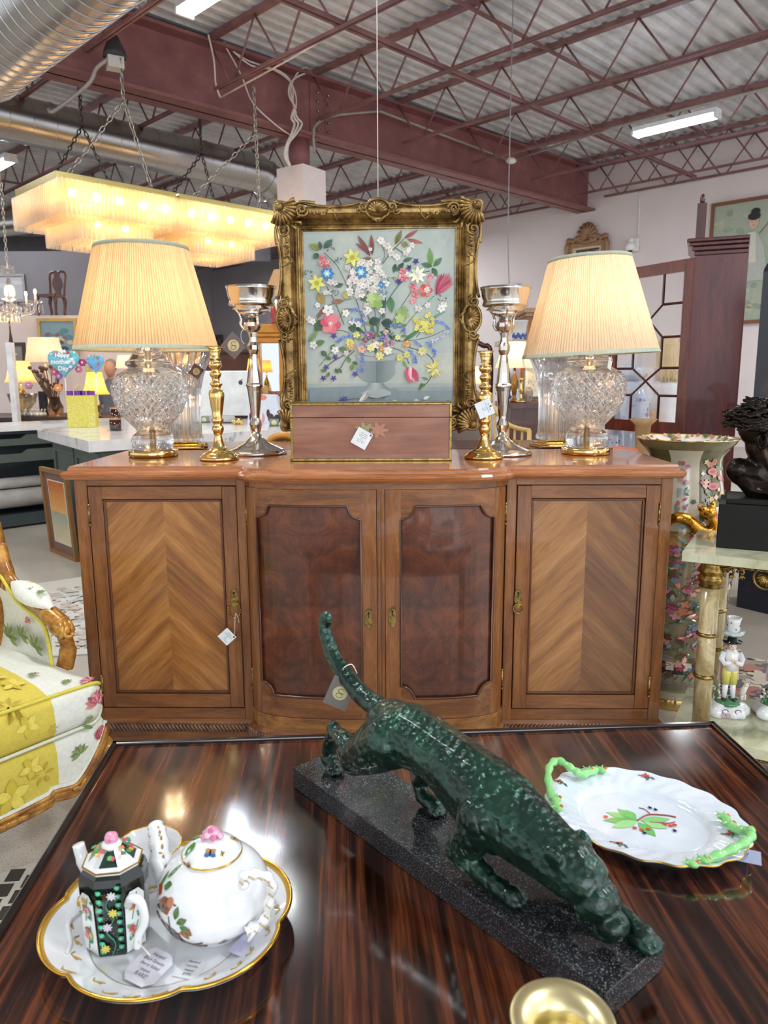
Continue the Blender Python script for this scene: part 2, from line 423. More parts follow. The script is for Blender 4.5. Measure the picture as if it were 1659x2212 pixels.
# ------------------------------------------------------------------ ducts
def duct(name, label, path, r, rib=.3, n=28):
    P = [Vector(p) for p in path]; b = MB(); b.tube(P, r, n, caps=False)
    Lc = 0
    for i in range(len(P)-1):
        a, e = P[i], P[i+1]; L = (e-a).length; dd = (e-a).normalized(); k = rib-Lc if Lc else rib*.5
        q = dd.orthogonal().normalized(); w = dd.cross(q)
        while k < L:
            ring = [a+dd*k + q*(r*1.003*math.cos(t*PI/14)) + w*(r*1.003*math.sin(t*PI/14)) for t in range(28)]; b.tube(ring, .007, 4, closed=True); k += rib
    for e in (P[0], P[-1]):
        i = 0 if e is P[0] else len(P)-1; dd = (P[1]-P[0] if i == 0 else P[-1]-P[-2]).normalized(); q = dd.orthogonal().normalized(); w = dd.cross(q)
        b.tube([e + q*(r*1.02*math.cos(t*PI/14)) + w*(r*1.02*math.sin(t*PI/14)) for t in range(28)], .012, 5, closed=True)
    return tag(b.build(name, CHROME, fix=False), label, 'duct')
vd = 10.95
duct('ventilation_duct', 'long round galvanised duct running behind the red beam above the glass chandelier', [W(-1, vd, 4.62), W(8.0, vd, 4.62), W(8.35, vd, 4.5), W(8.55, vd, 4.2), W(8.6, vd, 3.7)], .295)
a = pz(20, -60, 5.0)
e0 = pn(15, 60, (Q, Q, 0), W(2.1, 0).dot(Vector((Q, Q, 0))))
uu = 2.35
def onu(x, y, u): return pn(x, y, (Q, Q, 0), u)
A1 = onu(-42, 118, uu); A0 = Vector(A1) - W(0, 1, 0)*3.2
duct('ventilation_duct', 'short wide spiral duct with open end at the top left corner', [A0, A1], .33, .12)
p1 = py(-60, 492, 15); p2 = py(70, 478, 15)
duct('ventilation_duct', 'round duct passing behind the left end of the glass chandelier', [p1+(p1-p2)*1.2, p2+(p2-p1)*2.2], .22)
e = [py(x, y, 14) for x, y in ((-40, 579), (60, 582), (105, 586), (130, 596), (148, 612), (157, 628))]
e[0] = e[0]-(e[1]-e[0])*2
b_ = bez(e[1:], 3); duct('ventilation_duct', 'round duct elbow turning down above the chair on the partition', [e[0]]+b_, .165, .28)
# flat dark duct trunk above the elbow
b = MB(); p = py(120, 540, 16.6); b.box(p, (9, .5, .45), .1); 
tag(b.build('duct_trunk', flat('#57545a', .5, .4)), 'dark rectangular duct trunk behind the chandelier on the left', 'duct')
# ------------------------------------------------------------------ lights, conduit, cables
FU = 10.64
def batten(label, c, L=1.2, group=None):
    t = thing('fluorescent_light', label, 'ceiling light', c, math.radians(135), group)
    b = MB('#e8eaee'); b.bb(-L/2, L/2, -.09, .09, .03, .09); b.bb(-L/2, -L/2+.03, -.1, .1, -.03, .03); b.bb(L/2-.03, L/2, -.1, .1, -.03, .03)
    b.build('housing', flat('#e8eaee', .4), t)
    for s in (-.06, .06):
        b = MB(); b.tube([(-L/2+.03, s, -.005), (L/2-.03, s, -.005)], .02, 10); b.build('tube', emitm('fluorescent_glow', '#e6f0ff', 30), t)
    return t
c = (pz(1368, 287, 4.68)+pz(1553, 256, 4.68))/2
batten('twin tube fluorescent light glowing under the joists at upper right', c)
p = pz(1460, 250, 4.8)
batten('fluorescent light at the left edge of the photo above the crystal chandelier', py(-6, 362, 12.5))
batten('fluorescent light just under the deck at the top edge of the photo', pz(468, -16, 4.85))
def cable(name, label, pts, r, mat, cat='cable', sub=10):
    b = MB(); b.tube(bez(pts, sub) if sub else pts, r, 6); return tag(b.build(name, mat), label, cat)
CW = flat('#e3d6d0', .6); CG = flat('#a8a19c', .5, .3)
def bm_(x, y, off=-.1):   # a point just in front of the beam web
    return pn(x, y, nn, nn.dot(P0)+off)
cable('cable', 'white cable dropping in front of the beam to the bent corner then rising right', [bm_(450, 75, -.3), bm_(462, 130, -.3), bm_(466, 180, -.3), bm_(476, 211, -.3)], .012, CW)
cable('cable', 'straight white cable rising right from the bent corner beside the joist', [bm_(476, 211, -.3), pz(640, 120, 4.93), pz(835, 2, 4.95), pz(900, -40, 4.95)], .012, CW, sub=0)
for i, pts in enumerate([[(482, 90), (530, 128), (590, 150), (626, 176), (640, 215), (634, 250)], [(485, 92), (540, 140), (600, 152), (630, 180), (633, 220), (640, 245)], [(664, 146), (650, 150), (634, 172), (628, 200), (636, 235)], [(680, 155), (655, 160), (630, 176), (624, 205), (640, 234)]]):
    cable('cable', ['white cable drooping along the beam top to the bundle left of the rivets', 'second white cable drooping just below the first to the bundle', 'white cable arching from the right into the bundle', 'lower white cable arching from the right into the bundle'][i], [bm_(x, y, -.12-.02*i) for x, y in pts], .012, CW)
for i, dx in enumerate((-5, 0, 5)):
    cable('cable', ['left cable of the white bundle hanging down the column', 'middle cable of the white bundle hanging down the column', 'right cable of the white bundle hanging down the column'][i], [bm_(634, 236, -.3), bm_(636+dx*1.3, 255, -.32), bm_(644+dx*1.6, 268, -.33), bm_(634+dx, 290, -.35), bm_(622+dx*.4, 310, -.36), bm_(617+dx*.5, 335, -.36), bm_(626+dx*.2, 358, -.32)], .015, CW)
cable('cable', 'single thin cable sweeping from the deck down to the column', [bm_(482, 92, -.15), bm_(520, 160, -.2), bm_(545, 220, -.25), bm_(590, 265, -.25), bm_(627, 292, -.25)], .010, CW)
cable('conduit', 'grey conduit running along the beam to the white junction box', [bm_(680, 330, -.2), bm_(677, 290, -.2), bm_(684, 268, -.2), bm_(720, 250, -.22), bm_(820, 240, -.22)], .02, CG)
cable('conduit', 'grey conduit sloping right from the frame wire to the white junction box', [bm_(820, 240, -.22), bm_(1098, 345, -.22)], .02, CG, sub=0)
cable('conduit', 'grey conduit rising from the junction box towards the upper right light', [bm_(1108, 346, -.22), W(10.76, 6.0, 4.83), W(10.76, 1.5, 4.83)], .02, CG, sub=0)
b = MB(); b.sph(bm_(1104, 347, -.25), (.10, .07, .06)); tag(b.build('junction_box', WHITEP), 'small white junction box on the beam conduit', 'junction box')
cable('conduit', 'bent grey conduit hanging below the left chain cluster across the beam', [bm_(262, 100, -.6), bm_(232, 128, -.6), bm_(208, 148, -.5), bm_(190, 182, -.4), bm_(120, 238, -.1), bm_(105, 236, 0)], .022, CG)
b = MB('#3a3538'); p = bm_(247, 112, -.6); b.tube([p+Vector((0, 0, .16)), p, p-Vector((0, 0, .06))], [.05, .12, .13], 10); b.set('#d8cfc8').box(p-Vector((0, 0, .12)), (.17, .15, .12), .5)
tag(b.build('junction_box', paintm(.5)), 'dark and white fixture box in the left chain cluster on the beam', 'junction box')
# wall conduit, camera
def onw(x, y, off=-.03): return pn(x, y, (Q, Q, 0), WALLU+off)
cable('conduit', 'thin white conduit dropping down the wall to the security camera', [onw(1325, 421), onw(1375, 416), onw(1382, 422), onw(1379, 515)], .014, WHITEP, sub=0)
t = thing('security_camera', 'white dome security camera on the right wall', 'camera', onw(1372, 528, -.02), math.radians(45))
b = MB(); b.bb(-.1, 0, -.09, .09, -.14, .1); b.build('bracket', WHITEP, t)
b = MB(); b.tube([(-.08, 0, .05), (-.2, .0, .06), (-.2, .0, -.02)], .05, 12); b.lathe([(.08, -.14), (.10, -.1), (.10, -.02), (.03, .03)], 20, (-.2, .0, 0)); b.build('housing', WHITEP, t)
b = MB('#101012'); b.sph((-.2, 0, -.13), .055); b.build('lens', flat('#101014', .1), t)
# wall mirror with shell crest
def frame_rect(b, w, h, fw, d0, d1, f=None):
    """mitred picture frame of outer size w x h in the x-z plane, moulding fw wide, from y=d0 (front) to d1"""
    for sx, sz, ax in ((0, 1, 0), (0, -1, 0), (1, 0, 1), (-1, 0, 1)):
        if ax == 0: q = [(-w/2, sz*h/2), (w/2, sz*h/2), (w/2-fw, sz*(h/2-fw)), (-w/2+fw, sz*(h/2-fw))]
        else: q = [(sx*w/2, -h/2), (sx*w/2, h/2), (sx*(w/2-fw), h/2-fw), (sx*(w/2-fw), -h/2+fw)]
        b.prism(q, d0, d1)
MIR = metalm('mirror_silver', '#dfe3e6', .03)
p = onw(1268, 580, -.05); t = thing('wall_mirror', 'carved gilt wall mirror with a scallop shell crest above the right lampshade', 'mirror', p, math.radians(-45))
WG = flat('#a37e5e', .5, .2)
sc = .0118
b = MB(); frame_rect(b, .86, 1.5, .10, -.05, .02); b.build('frame', WG, t, loc=(0, 0, -.22), mods=[('bevel', .012)])
b = MB(); frame_rect(b, .66, 1.3, .03, -.055, .0); b.build('inner_moulding', flat('#d8c4a0', .4, .4), t, loc=(0, 0, -.22))
b = MB(); b.bb(-.32, .32, -.01, .01, -.62, .62); b.build('mirror_glass', MIR, t, loc=(0, 0, -.22))
b = MB()
for k in range(11):
    a = math.radians(-15 + 210*k/10); L = .30; p2 = (L*math.cos(a)*.8, -.04, .62+L*math.sin(a)); b.tube([(0, -.03, .60), (p2[0]*.5, -.08, .61+(p2[2]-.61)*.5), p2], [.015, .032, .04], 8)
b.tube([(-.2, -.05, .55), (0, -.09, .52), (.2, -.05, .55)], .035, 8)
b.build('shell_crest', WG, t)
for s in (-1, 1):
    b = MB()
    for k in range(4): b.sph((s*(.2+.06*k), -.05, .60-.01*k+.03*(k % 2)), (.05, .04, .055), 8, 6)
    b.tube([(s*(.43+.05*math.sin(q*.9)), -.05, .56-.1*q) for q in range(7)], [.05, .06, .045, .05, .04, .03, .02], 8); b.sph((s*.43, -.05, .6), .06, 8, 6)
    b.build('scroll_ornament', WG, t)
# wall picture, partly seen behind the bookcase
def onw2(x, y, off=-.04): return pn(x, y, (Q, Q, 0), WALLU+off)
tl = onw2(1539, 441); bl = onw2(1530, 640); tr = onw2(1672, 412)
wv = (tr-tl).dot(W(0, -1)); hgt = 2.2; wid = max(1.5, wv+.25)
c0 = tl + W(0, -1)*(wid/2); c0.z = tl.z - hgt/2
t = thing('framed_painting', 'large framed painting of a robed woman holding a flower above the dark bookcase', 'painting', c0, math.radians(-45))
b = MB(); frame_rect(b, wid, hgt, .06, -.05, .02); b.build('frame', flat('#7c5238', .45), t, mods=[('bevel', .01)])
b = MB('#aab3a0'); b.bb(-wid/2+.05, wid/2-.05, -.015, .01, -hgt/2+.05, hgt/2-.05)
def cv(x, y, o=0): return (x, -.017-o*8, y)
random.seed(7)
for k in range(40):
    x = random.uniform(-.6, .6); y = random.uniform(-.9, .9); b.set(random.choice(['#8fa08f', '#9fae9c', '#b9bfa8', '#97a693', '#b8b49a'])); b.decal(cv, x, y, circ(random.uniform(.05, .13), 9, random.uniform(.03, .07)), .0002*(k % 5), random.uniform(-.5, .5))
fx, fy = onw2(1626, 488) , 0
lx = (onw2(1630, 480)-c0).dot(W(0, -1)); lz = onw2(1630, 480).z-c0.z
b.set('#b9bcb4').decal(cv, lx-.02, lz-.62, [(-.32, -.4), (.32, -.4), (.22, .2), (.1, .42), (-.08, .42), (-.24, .15)], .0012)
b.set('#d7d3c6').decal(cv, lx-.02, lz-.35, [(-.1, -.35), (.1, -.35), (.07, .18), (-.07, .18)], .0016)
b.set('#d8b49c').decal(cv, lx, lz, circ(.085, 14, .12), .002)
b.set('#2a2426').decal(cv, lx, lz+.10, circ(.11, 14, .07), .0024); b.decal(cv, lx+.02, lz+.18, circ(.08, 12, .06), .0026)
b.set('#5a3a34'); b.decal(cv, lx-.03, lz+.01, circ(.013, 6, .005), .003); b.decal(cv, lx+.03, lz+.01, circ(.013, 6, .005), .003); b.set('#b0504a').decal(cv, lx, lz-.06, circ(.018, 6, .007), .003)
b.set('#b98a4c').decal(cv, lx+.3, lz+.02, leafp(.22, .08), .002, 1.0); b.set('#d9c9a0').decal(cv, lx+.36, lz+.1, leafp(.16, .06), .0024, .8)
b.set('#8a6d4a').add([cv(lx+.1, lz-.2, .0025), cv(lx+.32, lz+.05, .0025), cv(lx+.33, lz+.04, .0025), cv(lx+.11, lz-.215, .0025)], [(0, 1, 2, 3)])
b.build('canvas', paintm(.6), t)
# ================================================================== sideboard
FLOOR = -.09
for _n in ('floor',): bpy.data.objects[_n].location.z = FLOOR
SYAW = math.radians(-1.08); SO = Vector((-.042, 2.498, 0))
WA = woodm('walnut_frame', '#643818', '#855026', '#a06734', (20, 20, 2.2), 1.4, .32, .35)
WAH = woodm('walnut_rail', '#643818', '#855026', '#a06734', (2.2, 20, 20), 1.4, .32, .35)
WTOP = woodm('walnut_top', '#8c5228', '#a8663a', '#bd7e50', (1.4, 16, 16), 1.5, .22, .5)
WORN = woodm('golden_worn_rail', '#6f421f', '#a06a30', '#c08a48', (2.2, 20, 20), 1.4, .32, .35)
def chevm(name, c1, c2, c3, right=None):
    m = N(name); v = m.coord(); x, y, z = m.sep(v); ax = m.math('ABSOLUTE', x); t = m.math('ADD', z, ax)
    cb = m.n('ShaderNodeCombineXYZ'); m.l(m.math('MULTIPLY', t, 9), cb.inputs[0]); m.l(m.math('MULTIPLY', m.math('SUBTRACT', z, ax), .7), cb.inputs[1]); m.l(m.math('SIGN', x), cb.inputs[2])
    n = m.noise(cb.outputs[0], 1.6, 4, .6); cb2 = m.n('ShaderNodeCombineXYZ'); m.l(m.math('MULTIPLY', t, 130), cb2.inputs[0]); m.l(m.math('MULTIPLY', m.math('SUBTRACT', z, ax), 6), cb2.inputs[1])
    f = m.noise(cb2.outputs[0], 1.5, 3, .6); c = m.ramp(n, [(.32, c1), (.5, c2), (.68, c3)])
    c = m.mix(c, m.ramp(f, [(.35, (.6,)*3), (.6, (1,)*3)]), .75, 'MULTIPLY')
    if right: c = m.mix(c, m.mix((1, 1, 1), right, m.math('GREATER_THAN', x, 0)), 1.0, 'MULTIPLY')
    return m.fin(c, .3, 0, .4)
CHV1 = chevm('chevron_veneer', '#7c4a20', '#a46a31', '#bd8346'); CHV2 = chevm('chevron_veneer_two_tone', '#7d4d28', '#a06c38', '#b5804a', (.62, .56, .52, 1))
def burlm(name):
    m = N(name); v = m.coord(); x, y, z = m.sep(v); cb = m.n('ShaderNodeCombineXYZ'); m.l(m.math('ABSOLUTE', x), cb.inputs[0]); m.l(z, cb.inputs[2])
    n = m.noise(cb.outputs[0], 9, 10, .78, .9); n2 = m.noise(m.coord((60, 8, 8)), 1, 3, .6); n3 = m.noise(cb.outputs[0], 2.6, 3, .5, .5)
    c = m.ramp(n, [(.30, '#34190f'), (.44, '#502818'), (.54, '#67351c'), (.66, '#7c4526'), (.74, '#472516')])
    c = m.mix(c, m.ramp(n3, [(.35, (.55, .5, .5)), (.6, (1.15, 1.1, 1.05))]), .8, 'MULTIPLY'); c = m.mix(c, m.ramp(n2, [(.3, (.75,)*3), (.6, (1,)*3)]), .8, 'MULTIPLY')
    return m.fin(c, .28, 0, .5)
BURL = burlm('burr_walnut')
sb = thing('sideboard', 'long walnut sideboard with a bowed centre, burr doors and chevron side doors', 'sideboard', SO, SYAW)
BX = .013
def bow(x, k=.115, y0=.04, hw=.447): t = abs((x-BX)/hw); return y0 - k*math.sqrt(max(0, 1-t**3.6))
def outline(off, y0=.04, hw=.447, k=.115, X0=-1.025, X1=1.023, yb=.6):
    """plan outline of the carcass grown by off; from back left round the front to back right"""
    P = [(X0-off, yb), (X0-off, y0-off), (BX-hw-off*.6, y0-off)]
    n = 26
    for i in range(1, n):
        a = PI*i/n; x = BX - hw*1.0*math.cos(a); x = BX + (x-BX)*(hw+off*.6)/hw
        P.append((x, y0-off - k*math.sqrt(max(0, 1-abs((x-BX)/(hw+off*.6))**3.6))))
    return P + [(BX+hw+off*.6, y0-off), (X1+off, y0-off), (X1+off, yb)]
def loft(b, rings, capt=True, capb=True):
    n = len(rings[0][0]); vs = []
    for P, z in rings: vs += [(x, y, z) for x, y in P]
    fs = [(r*n+i, r*n+(i+1) % n, (r+1)*n+(i+1) % n, (r+1)*n+i) for r in range(len(rings)-1) for i in range(n)]
    b.add(vs, fs, False)
    if capb: b.add([(x, y, rings[0][1]) for x, y in rings[0][0]], [tuple(range(n))], False)
    if capt: b.add([(x, y, rings[-1][1]) for x, y in rings[-1][0]], [tuple(range(n))], False)
b = MB(); loft(b, [(outline(.004), .903), (outline(.022), .906), (outline(.030), .915), (outline(.032), .924), (outline(.028), .931), (outline(.014), .936), (outline(.012), .944), (outline(.008), .950)])
b.build('top', WTOP, sb)
# carcass
b = MB(); loft(b, [(outline(-.002, y0=.052), -.0), (outline(-.002, y0=.052), .903)]); b.build('carcass', flat('#4a2814', .6), sb)
for nm, x0, x1 in (('stile', -1.025, -.982), ('stile', -.466, -.434), ('stile', .460, .494), ('stile', .983, 1.023)):
    b = MB(); b.bb(x0, x1, .038, .08, .0, .904); b.build(nm, WA, sb, mods=[('bevel', .002, 1)], origin=(x0, 0, .4))
for x0, x1 in ((-.982, -.466), (.494, .983)):
    b = MB(); b.bb(x0, x1, .040, .08, .882, .904); b.build('top_rail', WAH, sb, mods=[('bevel', .001, 1)])
    b = MB(); b.bb(x0, x1, .040, .08, .0, .068); b.build('bottom_rail', WAH, sb, mods=[('bevel', .001, 1)])
def bslab(b, x0, x1, z0, z1, d0, d1, n=10, fz=None):
    """bowed board following the front; d0 front offset (negative = proud), d1 back"""
    def pt(x, z, o): return (x, bow(x)+o, z)
    xs = [x0+(x1-x0)*i/n for i in range(n+1)]; vs = []
    for x in xs: vs += [pt(x, z0, d0), pt(x, z1, d0), pt(x, z1, d1), pt(x, z0, d1)]
    fs = [(4*i+k, 4*i+(k+1) % 4, 4*i+4+(k+1) % 4, 4*i+4+k) for i in range(n) for k in range(4)] + [(3, 2, 1, 0), tuple(4*n+k for k in range(4))]
    b.add(vs, fs, False)
b = MB(); bslab(b, BX-.446, BX+.446, .884, .904, -.004, .03, 40); b.build('top_rail', WAH, sb)
b = MB(); bslab(b, BX-.446, BX+.446, .028, .082, -.004, .03, 40); b.build('bottom_rail', WORN, sb)
b = MB()
for dx, ww in ((-.0, .018), (.0, .006)): pass
b.bb(.020, .045, bow(0)-.004, bow(0)+.03, .083, .884); b.bb(.026, .030, bow(0)-.008, bow(0), .083, .884); b.bb(.036, .040, bow(0)-.008, bow(0), .083, .884); b.build('centre_mullion', WA, sb)
def hinge(x, y, z, par):
    b = MB(); b.tube([(x, y, z-.032), (x, y, z+.032)], .0042, 8); b.sph((x, y, z+.035), .005, 8, 6); b.sph((x, y, z-.035), .005, 8, 6)
    for k in (-.02, 0, .02): b.tube([(x, y, z+k-.001), (x, y, z+k+.001)], .005, 8)
    b.build('hinge', OLDBRASS, par)
def side_door(x0, x1, z0, z1, pm, hx_):
    w = .05; zt, zb = z1-.047, z0+.055
    dr = MB(); dr.bb(x0+.0015, x1-.0015, .058, .075, z0+.002, z1-.002); d_ = dr.build('door', WA, sb)
    for a, c in ((x0, x0+w), (x1-w, x1)):
        b = MB(); b.bb(a+.0015, c, .037, .058, z0+.002, z1-.002); b.build('door_stile', WA, d_, mods=[('bevel', .0015, 1)], origin=(a, 0, z0))
    for a, c in ((z0, zb), (zt, z1)):
        b = MB(); b.bb(x0+w, x1-w, .038, .058, a+.002, c-.002); b.build('door_rail', WAH, d_)
    b = MB(); xa, xb = x0+w, x1-w
    for q in ((xa, xb, zb, zb+.008), (xa, xb, zt-.008, zt), (xa, xa+.008, zb, zt), (xb-.008, xb, zb, zt)): b.bb(q[0], q[1], .0405, .055, q[2], q[3])
    b.build('panel_bead', flat('#5a2f18', .3, 0, .4), d_, mods=[('bevel', .002, 1)])
    b = MB(); b.bb(xa+.006, xb-.006, .048, .056, zb+.006, zt-.006); b.build('door_panel', pm, d_, origin=((xa+xb)/2, .048, (zb+zt)/2))
    for z in (z1-.10, z0+.085): hinge(hx_, .036, z, d_)
    return d_
DL = side_door(-.980, -.467, .070, .881, CHV1, -.979); DR = side_door(.496, .982, .070, .881, CHV2, .981)
def bow_door(x0, x1, hx_):
    z0, z1 = .084, .883; w = .055
    b = MB(); bslab(b, x0+.001, x1-.001, z0, z1, .012, .03, 20); d_ = b.build('door', WA, sb)
    for a, c in ((x0+.001, x0+w*.75 if hx_ < 0 else x0+w*.95), (x1-w*.95 if hx_ < 0 else x1-w*.75, x1-.001)):
        b = MB(); bslab(b, a, c, z0, z1, -.004, .013, 6); b.build('door_stile', WA, d_, origin=(a, 0, z0))
    xa = x0+(w*.75 if hx_ < 0 else w*.95); xb = x1-(w*.95 if hx_ < 0 else w*.75); zb, zt = z0+.075, z1-.055
    def nz(x, top):     # shaped rail edge with scooped corners
        t = min(x-xa, xb-x); r = .042
        if t < r: return (math.sqrt(max(0, r*r-t*t))*.95 + .004) if top else math.sqrt(max(0, r*r-t*t))*.95+.004
        return 0
    for top in (0, 1):
        b = MB(); n = 40; vs = []
        for i in range(n+1):
            x = xa+(xb-xa)*i/n; e = nz(x, top); ze = (zt-e) if top else (zb+e); zo = z1 if top else z0
            vs += [(x, bow(x)-.004, zo), (x, bow(x)-.004, ze), (x, bow(x)+.013, ze), (x, bow(x)+.013, zo)]
        b.add(vs, [(4*i+k, 4*i+(k+1) % 4, 4*i+4+(k+1) % 4, 4*i+4+k) for i in range(n) for k in range(4)], False); b.build('door_rail', WAH, d_)
    pth = []
    for top in (1, 0):
        rng = range(41) if top else range(40, -1, -1)
        for i in rng:
            x = xa+(xb-xa)*i/40; e = nz(x, top); pth.append((x, bow(x)-.003, (zt-e) if top else (zb+e)))
    b = MB(); b.tube(pth, .0045, 6, closed=True); b.build('panel_bead', flat('#4e2814', .3, 0, .4), d_)
    b = MB(); bslab(b, xa, xb, zb, zt, .006, .014, 16); b.build('door_panel', BURL, d_, origin=((xa+xb)/2, 0, (zb+zt)/2))
    for z in (z1-.10, z0+.10): hinge(hx_, bow(hx_)-.008 if abs(hx_-BX) < .44 else .035, z, d_)
    return d_
DCL = bow_door(-.428, .019, -.432); DCR = bow_door(.046, .452, .458)
# handles
def plate(x, z, y, h=.036, w=.015, par=None, ring=0, beads=0, rect=0):
    b = MB()
    if rect: b.prism([(x-w, z-h*.6), (x-w*.4, z-h*.75), (x, z-h), (x+w*.4, z-h*.75), (x+w, z-h*.6), (x+w*.8, z), (x+w, z+h*.6), (x+w*.4, z+h*.75), (x, z+h), (x-w*.4, z+h*.75), (x-w, z+h*.6), (x-w*.8, z)], y-.003, y+.001)
    else: b.prism([(x+w*math.cos(a*PI/12), z+h*math.sin(a*PI/12)*(1 if a < 12 else 1.15)) for a in range(24)], y-.003, y+.001)
    for k in range(18):
        a = 2*PI*k/18; b.sph((x+w*.8*math.cos(a), y-.004, z+h*.45+w*1.1*math.sin(a)), .0018, 6, 4)
    p_ = b.build('escutcheon', OLDBRASS, par)
    b = MB(); b.tube([(x, y-.0025, z+h*.5), (x, y-.0045, z+h*.5)], .0035, 10); b.bb(x-.0015, x+.0015, y-.0045, y-.0025, z+h*.1, z+h*.5); b.build('keyhole', flat('#120d08', .6), p_)
    if ring:
        b = MB(); rz_ = z-h*.95-ring*.35
        if beads:
            for k in range(20): a = 2*PI*k/20; b.sph((x+ring*.72*math.cos(a), y-.01, rz_+ring*math.sin(a)), .0036, 8, 5)
        b.tube([(x+ring*.72*math.cos(k*PI/10) if beads else x+ring*math.cos(k*PI/10), y-.01, rz_+ring*math.sin(k*PI/10)) for k in range(20)], .0022 if beads else .003, 6, closed=True)
        b.tube([(x, y, rz_+ring), (x, y-.013, rz_+ring)], .003, 6); b.build('handle', OLDBRASS, p_)
plate(-.487, .485, .037, .034, .013, DL, .030, 1); plate(.508, .485, .037, .034, .013, DR, .017)
plate(-.010, .447, bow(0)-.004, .037, .014, DCL, rect=1); plate(.070, .455, bow(.07)-.004, .034, .012, DCR)
# rope moulding and plinth
b = MB(); loft(b, [(outline(.004), -.02), (outline(.004), .0), (outline(.020), .0), (outline(.014), .018), (outline(.004), .028)], True, False); b.build('base_moulding', WAH, sb)
b = MB(); P = outline(.018)[1:-1]; pts = [Vector((x, y, .002)) for x, y in P]; acc = 0
for i in range(len(pts)-1):
    a, e = pts[i], pts[i+1]; L = (e-a).length; dd = (e-a).normalized() if L > 0 else Vector((1, 0, 0)); s_ = acc
    while s_ < L:
        p = a+dd*s_; sg = 1 if p.x < BX else -1; R = Matrix.Rotation(math.atan2(dd.y, dd.x), 3, 'Z') @ Matrix.Rotation(-sg*math.radians(38), 3, 'Y')
        b.sph(p, (.0068, .013, .021), 8, 6, R); s_ += .0135
    acc = s_-L
b.build('rope_moulding', woodm('rope_wood', '#4a2c18', '#6a452c', '#86603e', (20, 20, 20), 1.4, .35, .2), sb)
b = MB(); loft(b, [(outline(-.006), -.065), (outline(-.006), -.018)]); 
b.build('plinth', WAH, sb)
for x in (-.98, -.42, .45, .98):
    b = MB(); b.lathe([(.03, FLOOR), (.034, FLOOR+.01), (.03, FLOOR+.027)], 16, (x, .09, 0)); b.lathe([(.03, FLOOR), (.034, FLOOR+.01), (.03, FLOOR+.027)], 16, (x, .53, 0)); b.build('foot', WA, sb)
def onside(x, y, z=.95): return SO + Matrix.Rotation(SYAW, 3, 'Z') @ Vector((x, y, z))
def ZY(x, y, Y): return py(x, y, Y).z
# ================================================================== writing on tags
def textfaces(b, s, size, f, lean=0, gap=1.0, thick=0):
    """adds the letters of s to b; f(x, y) -> point"""
    cu = bpy.data.curves.new('t', 'FONT'); cu.body = s; cu.size = size; cu.align_x = 'CENTER'; cu.align_y = 'CENTER'; cu.shear = lean; cu.resolution_u = 2; cu.space_character = gap; cu.offset = thick
    o = bpy.data.objects.new('t', cu); COL.objects.link(o); dg = bpy.context.evaluated_depsgraph_get(); me = bpy.data.meshes.new_from_object(o.evaluated_get(dg))
    b.add([f(v.co.x, v.co.y) for v in me.vertices], [tuple(p.vertices) for p in me.polygons], False)
    bpy.data.objects.remove(o); bpy.data.meshes.remove(me); bpy.data.curves.remove(cu)
PAPER = paintm(.6, name='printed_card')
def price_tag(label, P, w, h, rot, yaw=0, pitch=0, col='#e9eef0', lines=(), logo=False, string=None, corner=True, name='price_tag', cut=0, back='#2c3e66'):
    """card hanging by its hole at P; rot turns it in its own plane (45 = hangs by a corner)"""
    M = Matrix.Rotation(yaw, 4, 'Z') @ Matrix.Rotation(pitch, 4, 'X') @ Matrix.Rotation(rot, 4, 'Y')
    t = thing(name, label, 'price tag', P); b = MB(col); hx_, hy = (w/2-.006, h/2-.006) if corner else (0, h/2-.006)
    ox, oy = (-hx_, -hy) if corner else (0, -hy)
    def f(x, y, d=0): return (M @ Vector((x+ox, -.0006-d, y+oy)))[:]
    c = cut
    pl = [(-w/2, -h/2), (w/2, -h/2), (w/2, h/2), (-w/2, h/2)] if not c else [(-w/2, -h/2+c), (-w/2+c, -h/2), (w/2-c, -h/2), (w/2, -h/2+c), (w/2, h/2-c), (w/2-c, h/2), (-w/2+c, h/2), (-w/2, h/2-c)]
    b.prism(pl, 0, .0009, lambda x, y, q: f(x, y, -q))
    b.set('#2a2a2e'); b.add([f(-ox+.0035*math.cos(a*PI/5), -oy+.0035*math.sin(a*PI/5), .0003) for a in range(10)], [tuple(range(10))], False)
    if logo:
        b.set('#c9bd8e').add([f(w*.30*math.cos(a*PI/16), w*.30*math.sin(a*PI/16), .0003) for a in range(32)], [tuple(range(32))], False)
        b.set('#4a403c'); k = w*.13; dr = -rot if corner else 0
        def g(x, y): ca, sa = math.cos(dr), math.sin(dr); return f((x*ca+y*sa)*1.0, -x*sa+y*ca, .0007)
        s_ = [(k*1.0, k*1.0), (k*.6, k*1.5), (0, k*1.55), (-k*.8, k*1.1), (-k*.6, k*.4), (k*.3, -.0), (k*.95, -k*.5), (k*.8, -k*1.2), (0, -k*1.55), (-k*.9, -k*1.2), (-k*.95, -k*.4), (-k*.3, 0), (k*.5, k*.1), (k*1.2, k*.1)]
        pp = bez([(x, y, 0) for x, y in s_], 5); b.tube([g(p.x, p.y) for p in pp], w*.011, 4)
    y0 = h*.30
    for i, (tx, sz) in enumerate(lines):
        b.set('#3a3c48'); textfaces(b, tx, sz, lambda x, y: f(x*.8+random.uniform(-.00005, .00005), y0+y, .0004), .25, 1.1, 0); y0 -= sz*1.25
    b.build('card', PAPER, t, fix=False)
    if string:
        b = MB('#e8e4da'); b.tube(bez([(0, 0, 0)]+[Vector(q)-Vector(P) for q in string], 5), .0009, 5); b.build('string', paintm(.8), t)
    return t
hp = onside(-.487, .02, .418)
ht = py(505.5, 1376, hp.y-.004)
